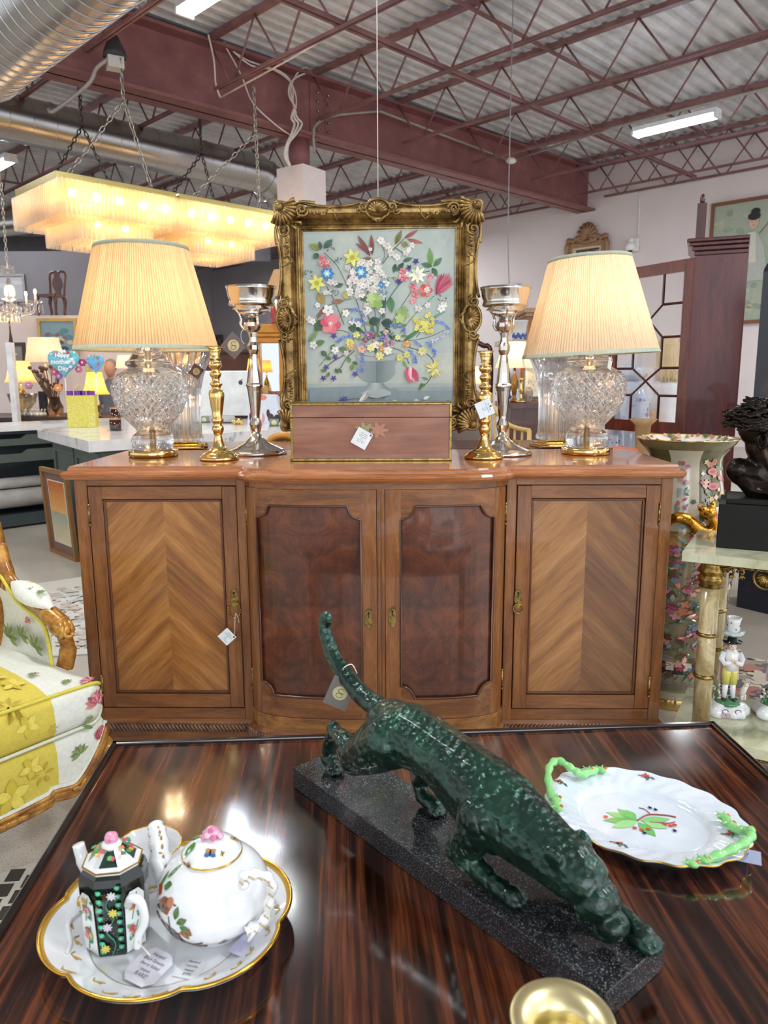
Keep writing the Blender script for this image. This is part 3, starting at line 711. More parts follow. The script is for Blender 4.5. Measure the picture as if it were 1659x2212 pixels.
price_tag('white diamond price tag hanging from the ring handle of the left sideboard door', ht, .047, .047, math.radians(45+3), lines=[('Antique', .0062), ('Commode/Buffet', .0055), ('76', .006), ('23.5', .006), ('41.5   $1245', .0055)], string=[(ht.x+.004, ht.y-.003, ht.z+.02), (ht.x+.008, ht.y+.0, hp.z+.012), (ht.x+.016, ht.y, hp.z+.002), (ht.x+.02, ht.y-.002, hp.z-.018)])
# ================================================================== things standing on the sideboard
ZT = .951
CRYS = glassm('cut_crystal', '#ffffff', .0, 1.5, .12)
def table_lamp(x, y, px, label, shade_tilt=0, shade_cols=('#f6dcae', '#eacb98'), watts=6, trimc='#c9d0bd', rest=0):
    p = onside(x, y, ZT); Y = p.y; t = thing('table_lamp', label, 'lamp', p, 0, 'pair of cut crystal table lamps')
    s = (Y*.984+.25*.177)/1620
    def z_(dy): return dy*s*1.0
    b = MB(); b.lathe([(0, 0), (.09, 0), (.093, .002), (.093, .022), (.088, .025), (0, .025)], 48); b.build('base', BRASS, t)
    H0 = .026
    prof = [(.072, 0), (.075, .008), (.080, .035), (.074, .055), (.057, .068), (.060, .078), (.085, .105), (.113, .135), (.131, .170), (.139, .205), (.141, .232), (.134, .262), (.115, .285), (.088, .298), (.072, .306), (.078, .312), (.085, .318), (.083, .330), (.070, .338), (.062, .350), (.050, .370), (.034, .384), (.024, .39)]
    pr = []
    for i in range(len(prof)-1):
        (r0, a), (r1, c) = prof[i], prof[i+1]; k = max(1, int((c-a)/.003))
        for q in range(k): tq = q/k; pr.append((r0+(r1-r0)*tq, a+(c-a)*tq))
    pr.append(prof[-1]); nn_ = 312
    def cut(a, r, z, i):
        if .084 < z < .278:
            q = (z-.086)/.19; k = 14; h = q*5.6
            g1 = abs(((a/(2*PI))*k*2 + h) % 1 - .5); g2 = abs(((a/(2*PI))*k*2 - h) % 1 - .5); g = min(.5-g1, .5-g2); e_ = min(1, (z-.084)/.01, (.278-z)/.01)
            return (r - e_*(.0075-.034*min(g, .22)), z)
        return (r, z)
    b = MB(); b.lathe([(r, z+H0) for r, z in pr], nn_, mod=lambda a, r, z, i: (cut(a, r, z-H0, i)[0], z), caps=False, sm=False)
    f0, n_, rr2 = b.last
    for i in range(rr2):
        z = pr[i][1]
        if .086 < z < .276:
            h = (z-.084)/.19*5.6
            for j in range(n_):
                a = 2*PI*(j+.5)/n_; g1 = abs(((a/(2*PI))*28 + h) % 1 - .5); g2 = abs(((a/(2*PI))*28 - h) % 1 - .5)
                if min(.5-g1, .5-g2) < .075: b.m[f0+i*n_+j] = 1
    b.lathe([(max(.004, r-.006), z+H0) for r, z in prof], 48, caps=False)
    b.add([(math.cos(2*PI*j/48)*rr, math.sin(2*PI*j/48)*rr, H0) for rr in (.072, .066) for j in range(48)], [(j, (j+1) % 48, 48+(j+1) % 48, 48+j) for j in range(48)])
    glassm('cut_edge', '#fff4ea', .45, 1.3, .0).node_tree.nodes['Principled BSDF'].inputs['Transmission Weight'].default_value = .6
    b.build('crystal_body', [CRYS, glassm('cut_edge', '#fff4ea', .45, 1.3, .0)], t, fix=False)
    b = MB(); b.tube([(0, 0, .02), (0, 0, .42)], .0055, 10); b.build('rod', CHROME, t)
    zs = .405
    b = MB(); b.lathe([(.026, H0+.385), (.030, H0+.39), (.030, H0+.425), (.020, H0+.43), (.014, H0+.438)], 32); b.build('collar', BRASS, t)
    zb = ZY(px, 757 if not shade_tilt else 768, Y)-ZT; zt_ = ZY(px, 533 if not shade_tilt else 556, Y)-ZT
    rb, rt_ = (.262, .166) if not shade_tilt else (.250, .146)
    TM = Matrix.Translation((0, 0, zb)) @ Matrix.Rotation(shade_tilt, 4, 'Y') @ Matrix.Translation((0, 0, -zb))
    b = MB(); n = 450
    rr_ = random.Random(3); jit = [rr_.uniform(-.0011, .0011) for _ in range(n)]
    def pl(a, r, z, i): j = int(round(a/(2*PI)*n)) % n; return (r + (.0016 if j % 3 == 0 else -.0009) + jit[j], z)
    b.set(T=TM); b.lathe([(rb+(rt_-rb)*k/8, zb+(zt_-zb)*k/8) for k in range(9)], n, mod=pl, caps=False, sm=False)
    f0, nn2, rr2 = b.last      # dark pleat lines painted in, standing for the shade of the doubled cloth
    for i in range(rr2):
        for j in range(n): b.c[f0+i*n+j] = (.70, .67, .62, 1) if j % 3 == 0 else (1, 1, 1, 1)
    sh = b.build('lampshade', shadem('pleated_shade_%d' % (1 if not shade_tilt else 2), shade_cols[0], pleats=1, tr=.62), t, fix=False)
    for (r, z, sg) in ((rb, zb, 1), (rt_, zt_, -1)):
        b = MB().set(T=TM); k = (rt_-rb)/(zt_-zb)*.013*sg; b.lathe([(r+.0025, z), (r+.003+k, z+.013*sg), (r-.002+k, z+.013*sg), (r-.002, z), (r+.0025, z)], 96, caps=False); b.build('shade_trim', shadem('trim_tape', trimc, tr=.25), sh)
    b = MB().set(T=TM)
    for a in (0, 2.1, 4.2): b.tube([(0, 0, zt_-.012), (rt_*math.cos(a), rt_*math.sin(a), zt_-.004)], .0015, 5)
    b.tube([(0, 0, zt_-.02), (0, 0, zt_+.008)], .004, 8); b.sph((0, 0, zt_+.014), .008, 10, 8)
    b.tube([(0, 0, zs), (.05, 0, zs+.05), (.055, 0, zt_-.08), (0, 0, zt_-.02)], .002, 6); b.build('harp', BRASS, t)
    b = MB(); b.sph((0, 0, zs+.10), (.03, .03, .04)); b.tube([(0, 0, zs+.0), (0, 0, zs+.065)], .014, 10); b.build('bulb', emitm('warm_bulb', '#ffcf90', 9), t)
    L = point('lamp_light', (0, 0, zs+.14), watts, (1, .74, .48), .035); L.parent = t
    L = point('lamp_light', (0, 0, zs+.06), watts*.35, (1, .74, .48), .03); L.parent = t
    return t
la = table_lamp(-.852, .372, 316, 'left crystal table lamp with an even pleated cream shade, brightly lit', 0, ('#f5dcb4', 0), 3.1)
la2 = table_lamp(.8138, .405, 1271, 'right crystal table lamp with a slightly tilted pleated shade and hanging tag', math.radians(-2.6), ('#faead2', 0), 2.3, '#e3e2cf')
def revolve(b, Y, rows, yb, n=40, **k):
    """rows: (pixel height above the foot line, radius in px) measured on the photo, at distance Y"""
    s = (Y*.984+.15*.177)/1620; b.lathe([(max(0, r)*s, (yb-y)*s*1.0) for y, r in sorted(rows, key=lambda q: -q[0])], n, **k); return s
def silver_stand(x, y, label, mir=1, yaw=0):
    p = onside(x, y, ZT); Y = p.y; t = thing('candle_stand', label, 'candlestick', p, yaw, 'pair of tall silver candle stands'); yb = 985
    s = (Y*.984+.15*.177)/1620
    b = MB(); revolve(b, Y, [(985, 0), (985, 65), (981, 66), (977, 62), (971, 48), (962, 28), (952, 16), (944, 11), (936, 9)], yb, 56); b.build('foot', SILVER, t)
    b = MB(); revolve(b, Y, [(938, 9), (930, 12), (922, 14), (915, 12), (908, 9), (903, 9), (880, 12), (850, 15.5), (842, 17), (840, 18.5), (837, 18.5), (834, 16.5), (810, 13), (785, 9), (774, 8), (770, 10), (764, 12.5), (755, 13), (748, 9), (738, 8), (728, 10), (724, 15), (716, 19), (708, 18), (702, 12), (697, 7)], yb, 16, sm=False); b.build('stem', SILVER, t)
    b = MB(); revolve(b, Y, [(698, 6), (694, 16), (688, 30), (681, 41), (674, 46), (671, 48.5), (668, 47.5), (656, 49), (641, 51), (638, 53.5), (635, 53.5), (638, 49), (662, 46), (676, 34), (684, 0)], yb, 56); b.build('bowl', SILVER, t)
    for k in range(3):
        a = 2*PI*k/3 + (-.9 if mir > 0 else -1.57); b = MB(); 
        pts = [(17, 722), (24, 712), (23, 700), (28, 688), (38, 677)]
        P = bez([(r*s*math.cos(a), r*s*math.sin(a), (yb-q)*s) for r, q in pts], 5); b.tube(P, [.0065*(1-.5*i/len(P)) for i in range(len(P))], 8, flat_=1.0)
        for i in range(2, len(P)-2, 2):
            for sd in (-1, 1): 
                sv = Vector((-math.sin(a), math.cos(a), 0))*sd*.008; b.tube([P[i], P[i]+sv+Vector((0, 0, .007))], [.0035, .001], 5)
        b.build('leaf_arm', SILVER, t)
    return t
silver_stand(-.467, .448, 'tall silver candle stand with shallow bowl between the brass candlestick and the painting')
silver_stand(.4897, .395, 'tall silver candle stand with shallow bowl right of the painting', -1)
def brass_stick(x, y, label, top=757, hexrim=True):
    p = onside(x, y, ZT); Y = p.y; t = thing('candlestick', label, 'candlestick', p, 0, 'pair of brass candlesticks'); yb = 998; f_ = (yb-top)/(998-757)
    R = lambda rows: [(yb-(998-q)*f_, r) for q, r in rows]
    s = (Y*.984+.15*.177)/1620
    b = MB(); revolve(b, Y, R([(998, 0), (998, 42), (994, 43), (990, 40), (987, 36), (984, 35), (981, 27), (976, 19), (968, 13), (955, 9.5), (948, 8), (944, 9)]), yb, 48); b.build('base', BRASS, t)
    b = MB(); revolve(b, Y, R([(946, 8), (938, 11), (932, 13), (927, 12), (922, 8), (917, 12), (912, 13.5), (908, 10), (890, 12.5), (868, 16), (858, 17), (850, 15), (846, 9), (841, 10), (838, 13.5), (834, 13.5), (830, 8), (824, 8), (820, 11), (816, 12.5), (812, 12), (808, 8), (804, 9), (800, 13), (795, 14.5), (790, 12)]), yb, 28); b.build('stem', BRASS, t)
    b = MB(); revolve(b, Y, R([(792, 11), (788, 13), (782, 12), (768, 12), (762, 13), (760, 17), (757, 20), (756.5, 20), (759, 14), (762, 9), (780, 9), (785, 0)]), yb, 36, mod=(lambda a, r, z, i: (r*(1+.10*math.cos(6*a)) if r > 14*s else r, z)) if hexrim else None); b.build('socket', BRASS, t)
    return t
brass_stick(-.565, .232, 'brass candlestick with a scalloped cup beside the left crystal lamp')
brass_stick(.404, .25, 'brass candlestick with a plain drip rim and white tag right of the box', 770, False)
# wooden box
bp = onside(-.006, .165, ZT); bw = .572; bd = .22; t = thing('writing_box', 'wooden writing box with brass bound edges in front of the painting', 'box', bp, SYAW)
BH = ZY(800, 870, bp.y)-ZT; sz_ = ZY(800, 902, bp.y)-ZT
m = N('worn_box_wood'); v = m.coord((2, 9, 9)); c = m.ramp(m.noise(v, 1.6, 6, .6, .5), [(.3, '#7a4630'), (.5, '#8f5a40'), (.7, '#a3735a')]); c = m.mix(c, m.ramp(m.noise(m.coord((4, 40, 60)), 1, 3), [(.35, (.7,)*3), (.6, (1,)*3)]), .7, 'MULTIPLY'); BOXW = m.fin(c, .35, 0, .25)
b = MB(); b.bb(-bw/2+.003, bw/2-.003, .003, bd, .002, sz_-.0012); b.build('body', BOXW, t)
b = MB(); b.bb(-bw/2+.003, bw/2-.003, .003, bd, sz_+.0012, BH-.001); b.build('lid', BOXW, t)
EDG = metalm('box_brass_edge', '#a08a50', .3, .1, 90, '#6d5c34')
b = MB(); e = .009
for x0, x1, z0, z1 in ((-bw/2, bw/2, 0, e), (-bw/2, bw/2, BH-e*.9, BH), (-bw/2, -bw/2+e, 0, sz_-.001), (bw/2-e, bw/2, 0, sz_-.001), (-bw/2, -bw/2+e, sz_+.001, BH), (bw/2-e, bw/2, sz_+.001, BH)): b.bb(x0, x1, 0, .006, z0, z1)
for sx in (-1, 1): b.bb(sx*bw/2-.004, sx*bw/2+.0015, 0, bd, BH-.008, BH+.0015); b.bb(sx*bw/2-.004, sx*bw/2+.0015, 0, bd, 0, .008)
b.bb(-bw/2, bw/2, 0, .008, BH-.002, BH+.0015); b.build('brass_edging', EDG, t, mods=[('bevel', .002, 2)])
b = MB('#9a9460'); lz = sz_-.045; 
random.seed(12)
b.prism([(.0+.028*(1+.35*math.cos(7*a*PI/20))*math.cos(a*PI/20)-.022, lz+.022*(1+.35*math.cos(7*a*PI/20))*math.sin(a*PI/20)) for a in range(40)], .0015, .004)
b.set('#b07a5c').prism([(.0+.028*(1+.35*math.cos(7*a*PI/20))*math.cos(a*PI/20)+.026, lz+.022*(1+.35*math.cos(7*a*PI/20))*math.sin(a*PI/20)) for a in range(40)], .0012, .004)
b.set('#1c1410').prism(circ(.006, 10), 0, .004, lambda x, y, q: (x, q, lz+y)); b.build('escutcheon', paintm(.4), t)
hp = bp+Vector((-.0, -.004, lz-.018)); price_tag('white handwritten tag hanging from the lock of the wooden box', hp, .058, .062, math.radians(30), lines=[('19th century', .0055), ('mahogany writing', .005), ('desk w original', .005), ('key', .005), ('secretary drawer', .005), ('leather   $695', .005)], string=[hp+Vector((.001, -.001, .012)), hp+Vector((0, 0, .02))])
hp = onside(-.0, 0, 0); 
q = onside(-.467, .448-.07, 0); hp = py(529, 745, q.y)
price_tag('taupe card tag with a round gold monogram tied to the left silver candle stand', hp, .073, .073, math.radians(42), col='#6f5f5c', logo=True, string=[hp+Vector((-.012, -.002, .02)), hp+Vector((-.010, .0, .05)), hp+Vector((.01, .02, .06))])
q = onside(.404, .25-.035, 0); hp = py(1060, 877, q.y)
price_tag('white tag with handwriting tied to the right brass candlestick', hp, .058, .058, math.radians(67), col='#dfe8ee', corner=False, lines=[('Pair vintage', .0065), ('brass candlestick', .006), ('15 tall', .0065), ('$175', .0065)], string=[hp+Vector((.0, .004, .012)), hp+Vector((-.01, .012, .016))])
q = onside(.8138, .405, 0); hp = py(1321, 778, q.y-.17)
price_tag('small white tag hanging from the right lampshade beside the glazed door', hp, .032, .042, math.radians(16), yaw=.9, col='#e4e8e6', string=[hp+Vector((.001, .004, .016))])
# two tall crystal hurricane lamps behind the sideboard, on a low stand with ball finials
SY = 3.42
st = thing('gallery_stand', 'low mahogany stand with brass ball finials behind the sideboard', 'stand', (.0, SY+.12, FLOOR))
ST = ZY(400, 969, SY)-FLOOR-.0
MAH = woodm('mahogany', '#3c1712', '#4d1f17', '#60291e', (14, 14, 1.5), 1.4, .3, .35)
b = MB(); b.bb(-1.02, 1.02, -.2, .25, ST-.03, ST); b.build('top', MAH, st)
b = MB(); b.bb(-1.0, 1.0, -.19, .24, .0, ST-.03); b.build('body', MAH, st)
for (px, pyy) in ((443, 963), (1111, 956), (1139, 974), (1223, 945)):
    P = py(px, pyy, SY-.05); b = MB(); l = P-Vector((0, SY+.12, FLOOR)); b.sph((l.x, l.y, l.z), .0155); b.lathe([(.016, ST), (.016, max(ST+.002, l.z-.02)), (.010, max(ST+.003, l.z-.016)), (.012, l.z-.012)], 14, (l.x, l.y, 0)); b.build('ball_finial', OLDBRASS, st)
def hurricane(px, label, tall=0):
    P = py(px, 962, SY); P.z = FLOOR+ST+.001; t = thing('hurricane_lamp', label, 'candle lamp', P, math.radians(8), 'pair of tall fluted crystal hurricane lamps')
    b = MB()
    for w, z0, z1 in ((.175, 0, .010), (.155, .010, .02), (.12, .02, .034)): b.bb(-w/2, w/2, -w/2, w/2, z0, z1)
    for sx in (-1, 1):
        for sy in (-1, 1): b.sph((sx*.08, sy*.08, .004), .006)
    b.build('base', BRASS, t, mods=[('bevel', .003, 2)])
    pr = [(.080, .036), (.082, .05), (.074, .065), (.073, .12), (.074, .2), (.080, .27), (.094, .33), (.115, .38), (.138, .425)]
    n = 96; b = MB()
    md = lambda a, r, z, i: (r*(1+.022*math.cos(24*a)) - .004*(math.cos(48*a) > .4), z + (.012*math.cos(12*a) if i == 8 else 0))
    b.lathe(pr, n, mod=md, caps=False, sm=False); b.lathe([(r-.010, z) for r, z in pr], 48, caps=False)
    b.build('glass_shade', glassm('fluted_crystal', '#ffffff', .02, 1.5, .35), t, fix=False)
    b = MB('#f3e6d2'); b.tube([(0, 0, .034), (0, 0, .19)], .011, 14); b.build('candle', flat('#f3e2c6', .5), t)
    b = MB(); b.sph((0, 0, .205), (.009, .009, .02)); b.build('flame_bulb', emitm('candle_glow', '#ffc070', 40), t)
    L = point('candle_light', (0, -.0, .235), .6, WARM, .01); L.parent = t
hurricane(402, 'tall fluted crystal hurricane lamp behind the left table lamp'); hurricane(1196, 'tall fluted crystal hurricane lamp behind the right table lamp')
hp = py(437, 800, SY-.13)
price_tag('small brown monogram tag hanging from the left hurricane lamp', hp, .050, .050, math.radians(35), col='#6a4a44', logo=True, yaw=.5, string=[hp+Vector((-.006, 0, .02))])
hp = py(300, 774, 2.88-.03); price_tag('small brown tag behind the neck of the left crystal lamp', hp, .03, .03, math.radians(20), col='#5d4a3e')
# ================================================================== gilt framed flower painting
PYY = 2.93; PC = py(818, 680, PYY); sP = (PYY*.984+.2*.177)/1620*1.0
PT = py(818, 436, PYY).z; PB = py(818, 930, PYY).z; PHH = PT-PB; PWW = 425*sP; PC.z = (PT+PB)/2
pt = thing('framed_painting', 'still life of flowers in a grey urn, carved gilt frame, hung above the wooden box', 'painting', PC, SYAW)
LEAN = Matrix.Rotation(math.radians(1.6), 4, 'X')
m = N('antique_gilding'); v = m.coord(); c = m.ramp(m.noise(v, 18, 6, .7), [(.32, '#43301c'), (.46, '#7d6238'), (.6, '#a08450'), (.72, '#b9a070')])
g = m.n('ShaderNodeAmbientOcclusion'); g.inputs['Distance'].default_value = .02; m.bump(m.noise(v, 120, 3), .25, .002)
GILT = m.fin(c, .38, .75)
fw_ = 52*sP
def rectsweep(b, prof, w, h):
    """moulding profile (inset from outer edge, y) swept round a w x h frame with mitres"""
    n = len(prof); vs = []
    for sx, sz in ((-1, -1), (1, -1), (1, 1), (-1, 1)):
        for i, y in prof: vs.append((sx*(w/2-i), y, sz*(h/2-i)))
    b.add(vs, [(k*n+i, k*n+i+1, ((k+1) % 4)*n+i+1, ((k+1) % 4)*n+i) for k in range(4) for i in range(n-1)], False)
F = fw_
b = MB().set(T=LEAN); rectsweep(b, [(0.004, .03), (.004, .0), (.012, -.022), (.022, -.03), (.034, -.03), (.046, -.022), (.056, -.008), (.062, -.004), (.064, -.012), (.068, -.016), (.072, -.012), (.074, -.004), (.080, -.002), (.083, -.008), (.086, -.008), (.088, 0), (F, .002), (F, .012), (.02, .03)], PWW-.02, PHH-.02)
fr = b.build('frame', GILT, pt)
# raised outer rim sweeping from corner to centre cartouche
b = MB().set(T=LEAN); w2, h2 = PWW/2, PHH/2
def dip(a0, a1, f, n=16): return [f(a0+(a1-a0)*i/n, math.sin(PI*i/n)**.8*.016) for i in range(n+1)]
for s in (-1, 1):
    for pth in (dip(s*(w2-.10), s*.055, lambda a, d: (a, -.022, h2-.006-d)), dip(s*(w2-.10), s*.055, lambda a, d: (a, -.022, -h2+.006+d)), dip(h2-.12, .075, lambda a, d: (s*(w2-.006-d), -.022, a)), dip(-h2+.12, -.075, lambda a, d: (s*(w2-.006-d), -.022, a))):
        b = MB().set(T=LEAN); b.tube(pth, .0055, 7); b.build('frame_rim', GILT, fr)
def spiral(b, cx, cz, r, turns, a0, sg=1, th=.006, y=-.03):
    n = int(14*turns); b.tube([(cx+r*(1-.85*i/n)*math.cos(a0+sg*2*PI*turns*i/n), y-.012*i/n, cz+r*(1-.85*i/n)*math.sin(a0+sg*2*PI*turns*i/n)) for i in range(n+1)], [th*(1-.5*i/n) for i in range(n+1)], 7)
def shell(b, cx, cz, r, a0, spread, k=9, y=-.032):
    for i in range(k):
        a = a0+spread*(i/(k-1)-.5); b.tube([(cx, y, cz), (cx+r*.6*math.cos(a), y-.012, cz+r*.6*math.sin(a)), (cx+r*math.cos(a), y-.004, cz+r*math.sin(a))], [.003, .0065, .0075], 7)
def grapes(b, cx, cz, a, n=9, y=-.03):
    r_ = random.Random(5)
    for i in range(n):
        t = i*.0075; b.sph((cx+t*math.cos(a)+r_.uniform(-.007, .007), y-.003, cz+t*math.sin(a)+r_.uniform(-.007, .007)), .0062, 7, 5)
    b.tube([(cx+(t+.01*i)*math.cos(a+.3*math.sin(i)), y, cz+(t+.01*i)*math.sin(a+.3*math.sin(i))) for i in range(5)], .0025, 5)
for sx in (-1, 1):
    for sz in (-1, 1):
        b = MB().set(T=LEAN); cx, cz = sx*(w2-.052), sz*(h2-.052); a0 = math.atan2(-sz, -sx)
        shell(b, cx+sx*.028, cz+sz*.028, .062, a0, 2.5, 11)
        b.sph((cx+sx*.030, -.036, cz+sz*.030), (.016, .012, .016), 10, 6)
        spiral(b, cx+sx*.018, cz-sz*.052, .024, 1.6, PI/2*sz, sx, .0065); spiral(b, cx-sx*.052, cz+sz*.018, .024, 1.6, 0 if sx < 0 else PI, -sz, .0065)
        spiral(b, cx+sx*.034, cz-sz*.010, .018, 1.4, 0, sx, .0055); spiral(b, cx-sx*.010, cz+sz*.034, .018, 1.4, PI/2, -sz, .0055)
        b.tube(bez([(cx+sx*.044, -.02, cz-sz*.10), (cx+sx*.046, -.026, cz-sz*.05), (cx+sx*.036, -.022, cz-sz*.02), (cx+sx*.046, -.026, cz+sz*.02), (cx+sx*.044, -.026, cz+sz*.044), (cx+sx*.02, -.026, cz+sz*.046), (cx-sx*.02, -.022, cz+sz*.038), (cx-sx*.05, -.026, cz+sz*.047), (cx-sx*.10, -.02, cz+sz*.044)], 5), .0068, 7)
        grapes(b, cx-sx*.082, cz+sz*.006, 0 if sx < 0 else PI); grapes(b, cx+sx*.008, cz-sz*.082, -PI/2*sz)
        for k in range(5): a = a0+(-1+.5*k); b.tube([(cx+.03*math.cos(a), -.03, cz+.03*math.sin(a)), (cx+.055*math.cos(a+.3), -.034, cz+.055*math.sin(a+.3)), (cx+.064*math.cos(a+.1), -.028, cz+.064*math.sin(a+.1))], [.005, .006, .002], 6)
        b.build('corner_ornament', GILT, fr)
for (cx, cz, ax) in ((0, h2-.032, 0), (-w2+.034, 0, 1), (w2-.034, 0, 1), (0, -h2+.034, 0)):
    b = MB().set(T=LEAN); M = (lambda a, c: (cx+a, cz+c)) if ax == 0 else (lambda a, c: (cx+c*(1 if cx > 0 else -1), cz+a))
    k = 1.0 if ax == 0 else 1.15
    x, z = M(0, -.012); shell(b, x, z, .036*k, math.atan2(M(0, 1)[1]-M(0, 0)[1], M(0, 1)[0]-M(0, 0)[0]) if True else 0, 2.6, 9)
    b.tube([M(.044*k*math.cos(t*PI/12), .034*math.sin(t*PI/12))[0:1]+(-.03,)+M(.044*k*math.cos(t*PI/12), .034*math.sin(t*PI/12))[1:2] for t in range(24)], .006, 7, closed=True)
    for s in (-1, 1):
        x, z = M(s*.052*k, .006); spiral(b, x, z, .020, 1.5, 0 if s < 0 else PI, s, .006); x, z = M(s*.066*k, -.008); spiral(b, x, z, .013, 1.3, 0, -s, .0045)
        p0, p1, p2 = M(s*.03, -.02), M(s*.015, -.036), M(0, -.044); b.tube([(p0[0], -.03, p0[1]), (p1[0], -.034, p1[1]), (p2[0], -.03, p2[1])], .0055, 7)
    b.build('centre_ornament', GILT, fr)
# canvas
b = MB('#a9b4ae').set(T=LEAN); cw, ch_ = 323*sP, PHH-2*F*.98
cwx = PWW-2*F-.004; k_ = 1
CVW = cwx; CVH = PHH-2*F-.004
def CP_(x, y, o=0): return ((x-817)/1465*CVW, .004-o, (960-y)/1720*CVH)
b.prism([(-CVW/2-.004, -CVH/2-.004), (CVW/2+.004, -CVH/2-.004), (CVW/2+.004, CVH/2+.004), (-CVW/2-.004, CVH/2+.004)], .005, .012)
_lay = [0]
def sf(x, y, o): return CP_(x, y, o)
def D(x, y, pts, col, rot=0, sc=1):
    _lay[0] += 1; b.set(col=col); b.decal(sf, x, y, pts, .00005+_lay[0]*.0000035, rot, sc)
def poly(pts, col):
    _lay[0] += 1; b.set(col=col); o = .00005+_lay[0]*.0000035; cx = sum(p[0] for p in pts)/len(pts); cy = sum(p[1] for p in pts)/len(pts)
    vs = [CP_(cx, cy, o)]+[CP_(x, y, o) for x, y in pts]; n = len(pts); b.add(vs, [(0, i+1, (i+1) % n+1) for i in range(n)])
def stem(pts, w, col):
    _lay[0] += 1; b.set(col=col); P = bez([(x, y, 0) for x, y in pts], 5); o = .00005+_lay[0]*.0000035; vs = []
    for i, p in enumerate(P):
        d = (P[min(i+1, len(P)-1)]-P[max(i-1, 0)]).normalized(); vs += [CP_(p.x-d.y*w/2, p.y+d.x*w/2, o), CP_(p.x+d.y*w/2, p.y-d.x*w/2, o)]
    b.add(vs, [(2*i, 2*i+1, 2*i+3, 2*i+2) for i in range(len(P)-1)])
rp = random.Random(11)
# brushed backdrop with painted light: tonal bands of the picture itself
def mixc(a, c, t): a, c = C4(a), C4(c); return tuple(a[i]+(c[i]-a[i])*t for i in range(3))
for i in range(40):
    for j in range(46):
        x = 85+1465*(i+.5)/40; y = 100+1720*(j+.5)/46; t = .5+.5*MN.noise(Vector((x/330, y/900, 1))); c_ = mixc('#98a7a6', '#bcc3b7', min(1, max(0, t+.35*math.exp(-((x-500)/130)**2)*(y < 700)+.3*math.exp(-((x-900)/150)**2)*(y < 600))))
        if y > 1300: c_ = mixc(c_, '#c4c6b4', min(1, max(0, .8-abs(x-330)/500-abs(y-1530)/260)) if x < 800 else min(1, max(0, (x-1000)/500))*max(0, 1-abs(y-1450)/240))
        if y > 1590-.0*x: c_ = mixc(c_, '#7f8f92', min(.9, (y-1580)/120))
        poly([(x-19, y-19.5), (x+19, y-19.5), (x+19, y+19.5), (x-19, y+19.5)], c_)
for i in range(26):   # cast shadow of the urn, painted
    y = 1640+i*6; poly([(130, y), (700-i*4, y-20), (1000, y+10), (1000, y+22), (700, y+20), (130, y+14)], mixc('#8c9a9c', '#76878b', .5))
# urn
for i in range(24):
    t = i/23; c_ = mixc('#8f9b9a', '#5f6f72', t) if i < 12 else mixc('#5f6f72', '#9aa5a2', (t-.5)*1.6)
    x0 = 600+(960-600)*t; x1 = 600+(960-600)*(t+1/23)
    def hb(x): q = (x-790)/190; return 1585 - 95*abs(q)**3
    poly([(x0-2, 1335), (x1, 1335), (x1, hb(x1)), (x0-2, hb(x0))], c_)
poly([(575, 1300), (700, 1325), (850, 1333), (980, 1300), (1010, 1290), (960, 1360), (800, 1375), (640, 1365)], '#a3aca8')
for i in range(14):
    t = i/13; c_ = mixc('#76868a', '#b4bab4', 1-abs(t-.45)*2 if abs(t-.45) < .5 else 0); x0 = 720+(850-720)*t
    poly([(720+i*9.5, 1588), (730+i*9.5, 1588), (640+(i+1)*21.5, 1700), (640+i*21.5, 1700)], c_)
poly([(640, 1690), (700, 1660), (880, 1655), (935, 1685), (930, 1715), (860, 1745), (740, 1755), (660, 1725)], '#a5aeac'); poly([(660, 1722), (740, 1752), (860, 1742), (930, 1712), (850, 1765), (740, 1772)], '#717f82')
G = ['#3f5b48', '#54704f', '#2f4a3e', '#6d8455', '#7f8f5a']
for pts in [[(300, 320), (420, 440), (500, 600), (560, 720)], [(800, 1050), (760, 700), (740, 560), (820, 430)], [(860, 430), (940, 320), (1060, 200)], [(850, 420), (880, 350), (855, 250)], [(980, 280), (1060, 330), (1100, 320)], [(800, 1120), (850, 900), (960, 700), (1100, 560), (1310, 500)], [(1020, 1100), (1180, 900), (1350, 740)], [(860, 1150), (1000, 900), (1130, 700)], [(560, 760), (460, 780), (300, 840), (210, 930)], [(480, 1010), (400, 800), (320, 640)], [(700, 1100), (640, 900), (560, 600), (565, 450)], [(760, 1100), (700, 850), (720, 650)], [(600, 1150), (500, 1080), (380, 1060)], [(950, 1240), (1060, 1290), (1110, 1400)], [(1120, 1240), (1280, 1300), (1360, 1400), (1350, 1480), (1290, 1590), (1200, 1650)], [(560, 1260), (440, 1330), (330, 1400), (280, 1480)], [(580, 1270), (500, 1340), (440, 1440)], [(400, 1240), (330, 1300), (230, 1420)], [(1000, 1180), (1200, 1160), (1350, 1120), (1450, 1070)], [(460, 1760), (600, 1750), (680, 1770)], [(900, 1100), (860, 800), (880, 650)], [(1180, 1140), (1300, 1000), (1460, 890)]]:
    stem(pts, rp.choice([5, 6, 8]), rp.choice(['#4d5a45', '#5d5245', '#53624a']))
def leaves(lst):
    for x, y, l, w, a, c_ in lst: D(x, y, leafp(l, w, 7), c_, math.radians(a)); stem([(x, y), (x+l*.9*math.cos(math.radians(a)), y+l*.9*math.sin(math.radians(a)))], 3, mixc(c_, '#20281e', .4))
